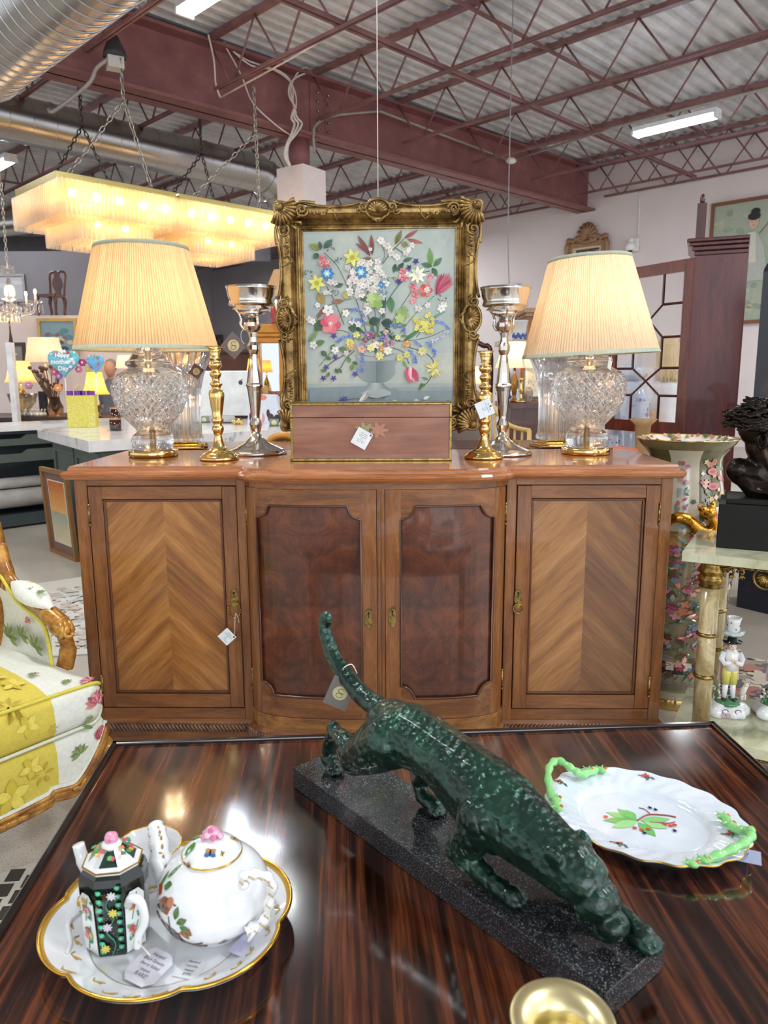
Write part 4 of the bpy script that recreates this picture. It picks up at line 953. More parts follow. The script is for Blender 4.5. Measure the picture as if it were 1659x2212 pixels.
leaves([(270, 290, 120, 34, 205, '#8b9145'), (270, 290, 80, 24, 262, '#4a6652'), (300, 280, 120, 36, -45, '#4f6f5c'), (250, 330, 70, 34, 140, '#49654f'), (480, 620, 90, 26, 165, '#4b6450'), (540, 590, 60, 18, -100, '#53694c'), (740, 360, 230, 30, -120, '#7d5548'), (760, 350, 200, 26, -92, '#8a4f49'), (740, 330, 170, 20, -145, '#8c4a4a'), (770, 400, 110, 34, 190, '#81644f'), (980, 250, 150, 30, -66, '#7d7a4c'), (1060, 195, 160, 22, -30, '#a3605a'), (1090, 200, 160, 22, 15, '#b06a62'), (1100, 260, 70, 34, 200, '#8a8450'), (1320, 460, 180, 34, -95, '#6f9a4e'), (1340, 460, 120, 32, -45, '#587a5a'), (1330, 460, 110, 30, 195, '#4f7352'), (1330, 470, 100, 32, 60, '#486a4e'), (1060, 420, 110, 28, 130, '#3f6150'), (1050, 410, 100, 24, -20, '#4d7560'), (980, 430, 90, 24, 100, '#3d5c4c'), (480, 780, 120, 28, 175, '#9a6b55'), (230, 700, 130, 44, 60, '#9c8648'), (530, 850, 110, 24, 140, '#96794a'), (640, 770, 80, 24, -10, '#5b7048'), (480, 690, 90, 34, 60, '#b3a85f'), (220, 960, 170, 20, -60, '#8e5a50'), (130, 1180, 150, 28, -50, '#739055'), (290, 960, 150, 60, 130, '#3f5c38'), (290, 1170, 110, 32, 160, '#587a4a'), (880, 700, 280, 22, 95, '#3e6457'), (930, 740, 160, 40, 85, '#4e7d4e'), (1050, 1180, 220, 24, -35, '#4a7a52'), (1330, 950, 150, 14, -24, '#74a080'), (690, 1110, 220, 18, -140, '#47684f'), (780, 1100, 180, 16, -110, '#55785a'), (850, 1200, 260, 14, -75, '#456b4f'), (800, 1150, 220, 12, -85, '#517659'), (720, 1000, 120, 50, -20, '#2f4a3e'), (840, 990, 130, 54, 10, '#2c463c'), (1000, 960, 90, 60, 90, '#7d9a53'), (520, 1040, 100, 40, 10, '#3c6148'), (300, 1640-170, 60, 22, 190, '#5f7f45'), (420, 1440, 60, 20, 60, '#4f6d3e'), (520, 1330, 60, 24, 80, '#668a4a'), (560, 1400, 70, 26, 100, '#6d8a48'), (350, 1350, 60, 24, 200, '#4e6c42'), (330, 1480, 60, 20, 120, '#60803f'), (610, 1400, 60, 20, 200, '#44673c'), (390, 1440, 60, 22, 70, '#486a3c'), (1280, 1600, 90, 20, 150, '#5a7c4a'), (1240, 1590, 90, 18, 110, '#4f7144'), (1300, 1560, 70, 18, 200, '#6a8a50'), (1050, 1370, 80, 18, 60, '#80a04a'), (430, 1240, 80, 34, 20, '#5d7c48'), (250, 1270, 80, 30, 40, '#47663f'), (350, 1260, 70, 26, -60, '#557548')])
for i in range(30): x, y = rp.uniform(560, 1120), rp.uniform(1000, 1240); D(x, y, leafp(rp.uniform(40, 90), 16, 5), rp.choice(G), rp.uniform(0, 6.28))
def fl(x, y, r, col, k=5, cen='#e8d35a', rot=None, ry=1):
    rot = rp.uniform(0, 6) if rot is None else rot
    for i in range(k):
        a = rot+2*PI*i/k; D(x+r*.45*math.cos(a), y+r*.45*ry*math.sin(a), circ(r*.52, 9, r*.36), mixc(col, '#ffffff', rp.uniform(0, .22)) if i % 2 else mixc(col, '#404040', rp.uniform(0, .15)), a)
    D(x, y, circ(r*.17, 7), cen)
for i in range(70):      # white blossom spray
    x = rp.gauss(720, 110); y = rp.gauss(600, 110)
    if 480 < x < 980: fl(x, y, rp.uniform(22, 42), rp.choice(['#d8d5cc', '#e6e3da', '#c9c3bc', '#ddd2cc']), 5, '#a08a70')
for x, y in [(860, 230), (900, 260), (840, 210), (970, 350), (1000, 370), (940, 330), (1080, 330), (1110, 300), (1140, 260), (930, 290), (740, 420), (800, 470), (850, 520), (700, 450), (650, 420), (360, 600), (350, 700), (310, 700), (400, 610), (1200, 860), (1290, 830), (1440, 830), (1420, 860), (1450, 800), (150, 960), (180, 980), (340, 880), (330, 860), (500, 900), (180, 1210), (390, 1260), (560, 980), (620, 1010), (720, 870), (690, 900), (500, 1290), (850, 880), (1100, 540), (230, 820)]: fl(x, y, rp.uniform(26, 44), rp.choice(['#dedbd2', '#ebe8df', '#d5ccc4']), 5, '#9aa06a')
for x, y, r, c_ in [(225, 610, 80, '#d3cf52'), (570, 370, 82, '#cfce58')]: 
    for k in range(6): D(x, y, leafp(r*1.1, r*.3, 6), mixc(c_, '#f4f0a0', rp.uniform(0, .5)), k*PI/3+.3)
    D(x, y, circ(r*.3, 10), '#b3a937')
for x, y, r, c_ in [(290, 370, 36, '#d8656c'), (275, 420, 34, '#e27f80'), (320, 450, 38, '#c94e58'), (330, 410, 26, '#e99a94'), (1050, 500, 36, '#d9707c'), (1040, 560, 40, '#e58d8e'), (1075, 570, 34, '#cf5866'), (1160, 670, 44, '#e07c80'), (1175, 730, 38, '#d5606c'), (1150, 780, 36, '#e88f8f'), (1140, 640, 30, '#cc5862'), (1320, 550, 32, '#d7788a'), (1305, 590, 26, '#e29aa2'), (700, 1100, 30, '#b3546c'), (750, 1110, 36, '#a04058'), (690, 1160, 34, '#8c3550'), (890, 1090, 32, '#dbb0a8'), (880, 1160, 30, '#c07090'), (890, 1210, 28, '#b0688c'), (950, 1190, 30, '#c88a90')]: fl(x, y, r, c_, 5, '#7c2f38')
for k in range(6): a = k*PI/3+.2; D(350+45*math.cos(a), 1000+52*math.sin(a), circ(58, 12, 44), mixc('#cf4a60', '#f2a0a8', .5*(k % 3)/2), a)
D(350, 1005, circ(22, 10), '#f1dcc8'); 
for k in range(5): D(350+14*math.cos(k), 1005+14*math.sin(k), circ(5, 5), '#3a2430')
fl(330, 870, 60, '#ebe6df', 5, '#a8a090')
fl(1270, 685, 70, '#cf4636', 6, '#e8e4dc', 0); D(1285, 680, circ(30, 12), '#e6dfd6')
for i in range(14): D(1285+22*math.cos(i), 680+22*math.sin(i*1.7), circ(4, 5), '#4a3434')
for k in range(9): D(1370, 730, leafp(250-abs(k-4)*12, 20, 6), rp.choice(['#a33e58', '#8d3450', '#c05f70', '#b24c60']), math.radians(-82+k*6.0))
for x, y in [(330, 520), (655, 510)]:
    D(x, y, flowerp(66, 7), '#2c7ab5'); D(x-4, y-2, flowerp(36, 6), '#9fd0dc'); D(x-4, y, circ(14, 8), '#dfe8d8')
fl(845, 630, 40, '#2f7fb2', 4, '#cfe0dc'); fl(870, 700, 36, '#3f90a8', 4)
for x, y in [(1110, 470), (1175, 410), (1010, 600), (380, 1120), (480, 1750), (270, 1540), (370, 1540), (390, 1330), (300, 1430), (580, 1500), (450, 1760)]: 
    for k in range(5): D(x, y, leafp(34, 10, 5), rp.choice(['#3c3876', '#4a4488', '#57478c']), k*1.256+.4)
for k in range(8): D(1190, 540, leafp(90, 20, 6), rp.choice(['#e3e3c4', '#efeed8', '#d2d4ae']), k*PI/4)
for x, y, r, c_ in [(780, 780, 80, '#9ab864'), (740, 760, 50, '#b1c980'), (810, 820, 50, '#8cab55'), (1040, 920, 70, '#94ad60'), (1020, 960, 50, '#adc27a'), (1060, 880, 46, '#86a052')]: D(x, y, flowerp(r, 5), c_, rp.uniform(0, 3))
def bells(pts, col='#4a63b0'):
    P = bez([(x, y, 0) for x, y in pts], 4)
    for i, p in enumerate(P): 
        for s in (-1, 1): D(p.x, p.y, leafp(rp.uniform(24, 40), 9, 5), mixc(col, '#8fa4d8', rp.uniform(0, .7)), rp.uniform(.6, 2.4)+(.0 if s > 0 else 1.0))
bells([(550, 860), (620, 860), (680, 910)]); bells([(560, 950), (640, 950), (680, 990)]); bells([(940, 1010), (1020, 1010), (1080, 1080)]); bells([(1370, 980), (1440, 990), (1490, 1040)]); bells([(410, 1170), (470, 1130), (560, 1110)]); bells([(1300, 1190), (1350, 1250), (1370, 1320)]); bells([(1120, 1260), (1160, 1310), (1170, 1380)]); bells([(650, 1290), (660, 1370), (640, 1460)]); bells([(1170, 1170), (1210, 1200), (1240, 1240)]); bells([(1340, 1170), (1400, 1140), (1490, 1080)], '#c9c2c6')
for i in range(34): a = rp.uniform(0, 6.28); r = rp.uniform(0, 95); fl(1255+r*math.cos(a)*1.05, 1005+r*math.sin(a)*1.15, 24, rp.choice(['#d8cc42', '#e6dc62', '#c9bc38']), 5, '#a8962c')
for x, y, r, c_, cn in [(535, 1190, 46, '#d8cf58', '#8f8a3a'), (545, 1235, 34, '#dca24a', '#b07030'), (600, 1110, 40, '#d9d060', '#9c923a'), (650, 1250, 48, '#dca888', '#b07a4a'), (740, 1240, 44, '#e4dc88', '#d0b840'), (795, 1210, 44, '#ece5c8', '#d8c050'), (850, 1245, 32, '#dda030', '#c08020'), (825, 1320, 46, '#e0d570', '#c8b040'), (905, 1270, 46, '#e9e4cc', '#cdb850'), (1088, 1205, 40, '#dd9c30', '#b87820'), (1020, 1340, 40, '#cdc95a', '#8d9a40'), (1090, 1310, 40, '#c9c65c', '#8d9a40'), (690, 1165, 26, '#7d2f4c', '#e0c060'), (1000, 1140, 30, '#ddd78c', '#b0a040'), (970, 1790, 34, '#dcd29a', '#c89040'), (1240, 1275, 50, '#d4cf86', '#b0a850')]: fl(x, y, r, c_, 6, cn)
for i in range(26): x, y = rp.uniform(570, 1000), rp.uniform(1070, 1230); fl(x, y, rp.uniform(12, 20), rp.choice(['#3f5cae', '#5672bd', '#584a92', '#c98aa0', '#d8cf70', '#2f4c9c']), 5, '#e8e0a0')
for i in range(44): a = rp.uniform(0, 6.28); D(1360, 1450, leafp(rp.uniform(60, 105), 8, 5), rp.choice(['#d8cc74', '#c8ba60', '#e4da90', '#b8a850']), a)
for k in (-1, 0, 1): D(1110+k*18, 1430, leafp(170, 38, 7), ['#c5506a', '#dc8496', '#b5425c'][k+1], math.radians(72-k*8))
poly([(1118, 1420), (1140, 1440), (1135, 1540), (1125, 1560), (1112, 1500)], '#e6c6c8')
for k in range(4): D(610, 1795, leafp(150, 20, 6), ['#9c948e', '#b5aca4', '#8a827e', '#c9c2ba'][k], math.radians(-38-k*5))
D(1180, 1775, circ(30, 14, 24), '#a8b0ae'); D(1185, 1770, circ(20, 12, 15), '#c9cec8'); D(1250, 1755, leafp(70, 22, 6), '#c2c8c2', -.4)
for x, y in [(370, 290), (150, 520), (400, 700), (430, 410), (940, 570), (1430, 760)]:
    for i in range(9): D(x+rp.uniform(-40, 40), y+rp.uniform(-40, 30), circ(7, 6), '#4d5a48')
b.build('canvas', paintm(.45, 0, .12, 300, name='oil_paint'), pt)
# hanging wire up to the roof
tp = PC + Vector((0, -.0, PHH/2-.02))
b = MB(); b.tube([(tp.x, tp.y+.012, tp.z), (tp.x, tp.y+.012, CEIL+.02)], .0022, 6); tag(b.build('picture_wire', flat('#e6e2dc', .4, .4)), 'thin vertical wire rising from the painting frame to the roof', 'wire')
# ================================================================== coffee table and what stands on it
TZ = .47; TC = (pz(243, 1602, TZ)+pz(1542, 1559, TZ))/2; e_ = pz(1542, 1559, TZ)-pz(243, 1602, TZ); TYAW = math.atan2(e_.y, e_.x); TW = e_.length; TD = 1.38
m = N('macassar_ebony'); v = m.coord((34, 1.1, 34)); n1 = m.noise(v, 1.0, 5, .62, .35); n2 = m.noise(m.coord((110, 3, 110)), 1.2, 3, .6); n3 = m.noise(m.coord((7, .5, 7)), 1.0, 3)
c = m.ramp(n1, [(.30, '#120806'), (.43, '#27120c'), (.50, '#4a2416'), (.56, '#6a381f'), (.62, '#321810'), (.74, '#1a0c08')])
c = m.mix(c, m.ramp(n2, [(.35, (.4,)*3), (.6, (1.1,)*3)]), .8, 'MULTIPLY'); c = m.mix(c, m.ramp(n3, [(.35, (.6,)*3), (.65, (1.2,)*3)]), .8, 'MULTIPLY')
sc_ = m.noise(m.coord((3, 60, 60), (0, 0, .5)), 1, 4, .8); ro = m.ramp(m.noise(m.coord(), 6, 4), [(.3, (.07,)*3), (.7, (.15,)*3)])
MAC = m.fin(c, ro, 0, .3, .6, .06)
DARKL = flat('#160d0c', .15, 0, .5)
ct = thing('coffee_table', 'large square striped ebony coffee table with a glossy black rim', 'table', (TC.x, TC.y, FLOOR), TYAW)
h0 = TZ-FLOOR
b = MB(); b.bb(-TW/2+.012, TW/2-.012, -TD+.012, -.012, h0-.030, h0-.004); b.build('table_top', MAC, ct)
b = MB()
for q in ((-TW/2, TW/2, -.014, 0), (-TW/2, TW/2, -TD, -TD+.014), (-TW/2, -TW/2+.014, -TD, 0), (TW/2-.014, TW/2, -TD, 0)): b.bb(*q, h0-.045, h0+.003)
b.build('rim', DARKL, ct, mods=[('bevel', .003, 2)])
b = MB(); b.bb(-TW/2+.05, TW/2-.05, -TD+.05, -.05, h0-.13, h0-.031); b.build('apron', DARKL, ct)
for sx in (-1, 1):
    for yy in (-.09, -TD+.09):
        b = MB(); b.prism([(-.03, 0), (.03, 0), (.04, h0-.131), (-.04, h0-.131)], -.035, .035); b.build('leg', DARKL, ct, loc=(sx*(TW/2-.09), yy, 0))
TT = TZ-.0035
PORC = flat('#eef0f2', .12, 0, .6, .02); PORP = paintm(.12, .6, name='glazed_porcelain'); GOLDP = metalm('gilt_line', '#d9a843', .2)
# ---------------------------------------------------------------- serving tray
tc = pz(368, 1985, TT+.02); tl = pz(108, 1940, TT+.03); tr = pz(632, 1960, TT+.03); tb = pz(370, 2158, TT+.02); 
t0_ = pz(380, 1826, TT+.03); t1_ = pz(370, 2150, TT+.03); RX = (tr-tl).length/2/1.10; RY = (t1_-t0_).length/2/.95
TRYC = Vector(((tl.x+tr.x)/2+.006, (t0_.y+t1_.y)/2-.006, TT)); tyaw = math.radians(-2)
tray = thing('serving_tray', 'white scalloped porcelain tray with gilt edge under the teapot', 'tray', TRYC, tyaw)
def lobes(a):
    """scalloped oval outline: eight lobes with small points between"""
    k = 1+.045*math.cos(2*a) ; q = abs(math.sin(3*a+.35)); return k*(.93+.085*q**.5)
def tsurf(f, a, o=0):
    r = f; z = .004 if r < .66 else .004 + .030*((r-.66)/.34)**1.2
    s = 1 if r < .5 else 1+(lobes(a)-1)*(r-.5)/.5
    return Vector((RX*r*s*math.cos(a), RY*r*s*math.sin(a), z+o))
b = MB('#eef1f4'); na = 144; fr_ = [0.001, .2, .4, .55, .63, .66, .70, .76, .82, .88, .94, .98, 1.0]
b.grid(lambda u, w: tsurf(fr_[int(round(w*12))], u*2*PI, .002), na, 13, cu=True)
b.grid(lambda u, w: tsurf(fr_[int(round(w*12))], u*2*PI, -.003)+Vector((0, 0, -.000)), na, 13, cu=True)
b.grid(lambda u, w: tsurf(1, u*2*PI, -.003+.005*w), na, 2, cu=True)
b.lathe([(.97, -.0), (1.0, .0), (1.0, .004), (.97, .004)], 64, mod=lambda a, r, z, i: (r*.60*math.hypot(RX*math.cos(a), RY*math.sin(a)), z))
def td(a, f, o): return tsurf(f, a, .002+o)
b.set('#c49a3e')
for k in range(na): 
    for f0, f1 in ((.965, 1.0),): a0, a1 = 2*PI*k/na, 2*PI*(k+1)/na; b.add([tsurf(f0, a0, .0026), tsurf(f1, a0, .0028), tsurf(f1, a1, .0028), tsurf(f0, a1, .0026)], [(0, 1, 2, 3)], True)
b.set('#b9a684')
for k in range(na): a0, a1 = 2*PI*k/na, 2*PI*(k+1)/na; b.add([tsurf(.652, a0, .0025), tsurf(.658, a0, .0025), tsurf(.658, a1, .0025), tsurf(.652, a1, .0025)], [(0, 1, 2, 3)], True)
rr = random.Random(2)
for k in range(26):
    a = 2*PI*k/26+rr.uniform(-.05, .05); f = rr.uniform(.74, .9); b.set('#c79c42'); P = [tsurf(f+.03*math.sin(q*1.2), a+q*.035, .0027) for q in range(5)]; b.tube(P, .0011, 4)
    b.decal(lambda x, y, o: tsurf(y, x, .0025+o), a+.1, f, [(-.03, 0), (0, .02), (.04, .0), (0, -.02)], .0003, 0)
for a, f in ((.15, .80), (3.35, .82)):    # moulded twig grips on the ends
    b.set('#eceff2'); b.tube([tsurf(f+.03*math.sin(q*.8), a-.30+q*.075, .003) for q in range(9)], [.002, .003, .0034, .0036, .0036, .0036, .0034, .003, .002], 8)
b.build('tray_body', PORP, tray)
b = MB(); b.tube([tsurf(1.0, 2*PI*k/na, .0012) for k in range(na)], .0028, 6, closed=True); b.build('gilt_rim', GOLDP, tray)
TS = TT+.0065
def ontray(x, y): return pz(x, y, TS)
# ---------------------------------------------------------------- teapot
tp_ = ontray(466, 1995); tp_.z = TS; zc = (tp_-CAM).dot(FW); sT = zc/1620
tpot = thing('teapot', 'white porcelain teapot painted with birds, rose knob on its lid', 'teapot', tp_)
RB = 118*sT; HB = RB*1.5
prof = [(.0, 0), (.55, 0), (.56, .02), (.52, .05), (.60, .09), (.78, .22), (.92, .40), (.99, .60), (1.0, .74), (.97, .95), (.88, 1.15), (.74, 1.32), (.58, 1.45), (.52, 1.485)]
P = [(r*RB, z*RB*.955) for r, z in prof]
sm_ = []
for i in range(len(P)-1):
    for q in range(3): sm_.append((P[i][0]+(P[i+1][0]-P[i][0])*q/3, P[i][1]+(P[i+1][1]-P[i][1])*q/3))
sm_.append(P[-1])
def rad(z):
    for i in range(len(P)-1):
        if P[i][1] <= z <= P[i+1][1] and P[i+1][1] > P[i][1]: return P[i][0]+(P[i+1][0]-P[i][0])*(z-P[i][1])/(P[i+1][1]-P[i][1])
    return P[-1][0]
b = MB('#f2f4f6'); b.lathe(bez([(r, 0, z) for r, z in P[3:]], 4) and [(q.x, q.z) for q in bez([(r, 0, z) for r, z in P], 4)], 72)
def ts(x, y, o):   # x metres round the belly, y height; front faces the viewer
    r = rad(max(.002, y))+o+.0006; a = -PI/2 + x/RB; return (r*math.cos(a), r*math.sin(a), y)
def bird(b, s, x, y, c1, c2, c3, sc=1, fl_=1):
    b.set(c1).decal(s, x, y, [(fl_*px*sc, py_*sc) for px, py_ in [(-.011, .0), (-.004, .007), (.004, .008), (.010, .004), (.006, -.005), (-.004, -.006)]], .0008)
    b.set(c2).decal(s, x-.002*fl_*sc, y-.001*sc, [(fl_*px*sc, py_*sc) for px, py_ in [(-.013, -.006), (-.003, .004), (.005, .001), (.0, -.005)]], .0010)
    b.set(c3).decal(s, x+.007*fl_*sc, y+.006*sc, circ(.0042*sc, 8), .0011)
    b.set('#b0502c').decal(s, x-.014*fl_*sc, y+.005*sc*1.2, [(fl_*px*sc, py_*sc) for px, py_ in [(-.008, .008), (.004, .0), (.0, -.004), (-.01, .0)]], .0009)
    b.set('#3a2a20').decal(s, x+.012*fl_*sc, y+.006*sc, [(0, .001*sc), (.004*fl_*sc, 0), (0, -.001*sc)], .0012)
def twig(b, s, pts, w=.0008, col='#5a3c2a', o=.0007):
    PP = bez([(x, y, 0) for x, y in pts], 4); b.set(col); b.tube([s(p.x, p.y, o) for p in PP], w, 5)
def insect(b, s, x, y, c1, c2, sc=1, rot=0):
    for k, a in enumerate((.6, -.4, 2.5, 3.6)): b.set(c1 if k % 2 else c2).decal(s, x, y, leafp(.009*sc, .004*sc, 5), .0008, a+rot)
    b.set('#2c2420').decal(s, x, y, circ(.0015*sc, 6, .005*sc), .0012, rot)
twig(b, ts, [(-.085, .05), (-.06, .045), (-.045, .028), (-.02, .020), (.004, .016)], .0014); twig(b, ts, [(-.052, .036), (-.048, .05), (-.05, .062)]); twig(b, ts, [(-.02, .020), (-.008, .026), (.0, .030)]); twig(b, ts, [(-.035, .022), (-.034, .042)], .0016)
bird(b, ts, -.062, .070, '#8a4a2c', '#5c4a3c', '#c06a34', 1.55, 1); bird(b, ts, -.046, .036, '#6f7478', '#4a4e54', '#8a8e90', 1.4, -1)
for x, y, a in [(-.035, .058, .5), (-.030, .055, -.3), (-.038, .062, 1.4), (-.028, .050, -1.0), (-.086, .095, 1.2), (-.088, .085, 2.2), (-.080, .088, .4)]: b.set('#4f7d3a').decal(ts, x, y, leafp(.018, .0055, 6), .0009, a)
insect(b, ts, -.048, .118, '#4a4a6c', '#c0a040', .8, .3); insect(b, ts, .030, .020, '#5868a8', '#a86a4c', 1.0, .8); insect(b, ts, .045, .135, '#c9b850', '#8a8a3a', .8, -.4)
body = b.build('body', PORP, tpot)
b = MB('#f2f4f6'); zl = P[-1][1]; lr = P[-1][0]
lp = [(lr*1.0, zl), (lr*1.02, zl+.003), (lr*.98, zl+.007), (lr*.8, zl+.014), (lr*.5, zl+.021), (lr*.2, zl+.024), (0, zl+.025)]
b.lathe(lp, 56)
def lsf(x, y, o): r = math.hypot(x, y); f = min(1, r/lr); return (x, y, zl+.0252-.018*f**2.2+o)
b.set('#4f8a3c').decal(lsf, -.022, -.004, leafp(.022, .0075, 6), .0008, -2.1); b.set('#6aa04a').decal(lsf, -.018, .006, leafp(.018, .006, 6), .0009, 2.6)
insect(b, lsf, .004, -.026, '#3f6aa8', '#c9904a', 1.0, 0); insect(b, lsf, .030, .012, '#c0a040', '#a08030', .7, .3)
lid = b.build('lid', PORP, tpot)
b = MB('#e7a6c0'); b.sph((0, .003, zl+.030), (.011, .011, .009), 12, 8)
for k in range(14): a = k*2.4; r = .004+.0007*k; b.set(['#e08fb0', '#f0b8cc', '#d06a94', '#f3c6d4'][k % 4]); b.sph((r*math.cos(a), .003+r*math.sin(a), zl+.037-.0007*k), (.0055, .0055, .0022), 8, 5, Matrix.Rotation(a, 3, 'Z') @ Matrix.Rotation(.7, 3, 'Y'))
b.build('rose_knob', paintm(.2, .5), lid)
b = MB(); b.tube([(lr*1.0*math.cos(k*PI/24), lr*math.sin(k*PI/24), zl+.0035) for k in range(48)], .0016, 6, closed=True); b.build('gilt_ring', GOLDP, lid)
# spout to upper left, branch-like
sp0 = Vector((-RB*.80, .02, RB*.95)); spt = py(335, 1783, tp_.y+.05)-tp_; b = MB('#f0f2f4')
PP = bez([(-RB*.70, .01, RB*.62), (-RB*1.0, .02, RB*1.0), (-RB*1.10, .035, RB*1.45), spt], 6); n = len(PP)
b.tube(PP, [.019*(1-.42*i/(n-1))*(1+.08*math.sin(i*1.9)) for i in range(n)], 14)
b.set('#b98f3c')
for i in range(3, n-2, 2): q = PP[i]; b.sph(q+Vector((.004, -.014*(1-.4*i/n), .004)), (.0045, .002, .0022), 6, 4)
for i in range(4, n-1, 2):
    for sg in (-1, 1): q = PP[i]+Vector((sg*.010*(1-.3*i/n), -.011, .002)); b.set('#c49a44').decal(lambda x, y, o: (q.x+x, q.y-o, q.z+y), 0, 0, leafp(.010, .0022, 5), .0016, 1.2*sg+.3)
b.set('#1a1512').sph(PP[-1]+(PP[-1]-PP[-2]).normalized()*.0005, (.007, .007, .002), 10, 5)
b.build('spout', PORP, tpot)
# twig handle on the right
def tpp(x, y, dy=0): q = py(x, y, tp_.y-dy); return q-tp_
hh = [tpp(528, 1916, .06), tpp(524, 1896, .06), tpp(545, 1888, .055), tpp(575, 1893, .05), tpp(588, 1912, .05), tpp(582, 1950, .05), tpp(572, 1985, .05), tpp(545, 2003, .055), tpp(530, 2012, .06)]
b = MB('#f2f4f6'); PP = bez(hh, 5); b.tube(PP, [.0065+.0015*math.sin(i*1.3) for i in range(len(PP))], 12)
b.tube([PP[-10], PP[-7]+Vector((.0, -.004, -.004)), PP[-1]+Vector((.004, -.004, -.012))], [.004, .004, .002], 8)
b.set('#c9a24a')
for i in range(4, len(PP)-2, 3): b.tube([PP[i]+Vector((-.004, -.007, .002)), PP[i]+Vector((.003, -.008, -.003))], .001, 4)
b.build('handle', PORP, tpot)
# ---------------------------------------------------------------- tea caddy with handle (black and green)
cp = ontray(240, 2058); cp.z = TS; cp.y += .030; cad = thing('tea_caddy', 'eight sided black and green flowered porcelain tea caddy with rose knob', 'tea caddy', cp, math.radians(8))
zc = (cp-CAM).dot(FW); sC = zc/1620; CW_ = 66*sC; CH_ = .118
def octa(s, k=1.0): c_ = .42; return [(-s*k, -s*c_*k*.9), (-s*c_*k, -s*k*.9), (s*c_*k, -s*k*.9), (s*k, -s*c_*k*.9), (s*k, s*c_*k*.9), (s*c_*k, s*k*.9), (-s*c_*k, s*k*.9), (-s*k, s*c_*k*.9)]
b = MB('#0e1614'); rings = [(.92, 0), (.94, .004), (1.0, CH_*.8), (1.0, CH_*.88), (.92, CH_*.96), (.82, CH_)]
for i in range(len(rings)-1):
    A = octa(CW_, rings[i][0]); B = octa(CW_, rings[i+1][0])
    for k in range(8):
        k2 = (k+1) % 8; wide = k in (3-2, 3, 5, 7); b.set('#0e1816')
        b.add([(A[k][0], A[k][1], rings[i][1]), (A[k2][0], A[k2][1], rings[i][1]), (B[k2][0], B[k2][1], rings[i+1][1]), (B[k][0], B[k][1], rings[i+1][1])], [(0, 1, 2, 3)], False)
b.add([(x, y, 0) for x, y in octa(CW_, .92)], [tuple(range(7, -1, -1))]); b.set('#e9eaea').add([(x, y, CH_) for x, y in octa(CW_, .82)], [tuple(range(8))])
def face(k):
    A = octa(CW_, .955); p, q = Vector((*A[k], 0)), Vector((*A[(k+1) % 8], 0)); L = (q-p).length; d_ = (q-p)/L; nrm = Vector((d_.y, -d_.x, 0)); mid_ = (p+q)/2
    return (lambda x, y, o: mid_+d_*x+nrm*(o+.0022*(y/CH_*2-.6)*1.0+.0012)+Vector((0, 0, y))), L
rr = random.Random(9)
for k in (0, 2, 1):
    s_, L = face(k)
    if k in (0, 2):   # white reserve panels with flowers
        b.set('#edf0ee').decal(s_, 0, CH_*.42, [(-L*.45, -CH_*.40), (L*.45, -CH_*.40), (L*.45, CH_*.27), (L*.2, CH_*.36), (-L*.2, CH_*.36), (-L*.45, CH_*.27)], .0004)
        for zz in (.25, .62):
            twig(b, s_, [(-L*.15, CH_*(zz-.2)), (0, CH_*zz), (L*.12, CH_*(zz+.12))], .0006, '#3f7a4c', .001)
            for j in range(7): b.set(rr.choice(['#3f8a56', '#5aa05c', '#2f7a66'])).decal(s_, rr.uniform(-.3, .3)*L, CH_*(zz+rr.uniform(-.14, .1)), leafp(.009, .003, 5), .0012+.0001*j, rr.uniform(0, 6))
            for j in range(3): b.set(['#c8455a', '#e0b04a', '#d88a9a'][j]).decal(s_, rr.uniform(-.2, .2)*L, CH_*(zz+rr.uniform(-.06, .1)), flowerp(.0055, 5, 20), .0022)
    else:
        pts = [(0, CH_*.03), (L*.15, CH_*.18), (-L*.15, CH_*.34), (L*.15, CH_*.50), (-L*.1, CH_*.66), (L*.1, CH_*.82)]; twig(b, s_, pts, .0008, '#2f9a6a', .0012)
        for j in range(16): z = CH_*(.05+.055*j); b.set('#1f9a6c' if j % 2 else '#27b07c').decal(s_, (.26 if j % 2 else -.26)*L, z, leafp(.009, .0042, 6), .0014, .6 if j % 2 else 2.4)
        for zz, c_ in ((.80, '#e9e4ea'), (.40, '#d9c9dc'), (.12, '#e6d85a'), (.58, '#dcd050')): b.set(c_).decal(s_, rr.uniform(-.25, .25)*L, CH_*zz, flowerp(.0068, 8, 32), .0024); 
        for j in range(40): b.set('#7fc0a4').decal(s_, rr.uniform(-.46, .46)*L, CH_*rr.uniform(.02, .85), circ(.0006, 5), .0010)
b.build('body', PORP, cad)
b = MB('#eceeee')
for i, ((k0, z0), (k1, z1)) in enumerate([((.84, CH_), (.86, CH_+.004)), ((.86, CH_+.004), (.70, CH_+.008)), ((.70, CH_+.008), (.22, CH_+.026)), ((.22, CH_+.026), (.0, CH_+.027))]):
    A = octa(CW_, k0); B = octa(CW_, k1)
    for k in range(8): k2 = (k+1) % 8; b.set('#eceeee' if i != 2 or k % 2 == 0 else '#10352a'); b.add([(A[k][0], A[k][1], z0), (A[k2][0], A[k2][1], z0), (B[k2][0], B[k2][1], z1), (B[k][0], B[k][1], z1)], [(0, 1, 2, 3)], False)
def lf(x, y, o): return (x, y, CH_+.029-.42*max(abs(x), abs(y)*1.05)+o)
for j in range(36): a = rr.uniform(0, 6.28); r = rr.uniform(.35, .62)*CW_; b.set(rr.choice(['#d0506a', '#e0a04a', '#4a9a58', '#3a8a60', '#7ab060'])).decal(lf, r*math.cos(a), r*math.sin(a), flowerp(.004, 5, 15), .0012+.00003*j)
cl = b.build('lid', PORP, cad)
b = MB(); b.tube([(x, y, CH_+.004) for x, y in octa(CW_, .86)], .0013, 6, closed=True, sm=False); b.build('gilt_ring', GOLDP, cl)
b = MB('#e59ab8'); b.sph((0, 0, CH_+.034), (.0095, .0095, .0095), 10, 8)
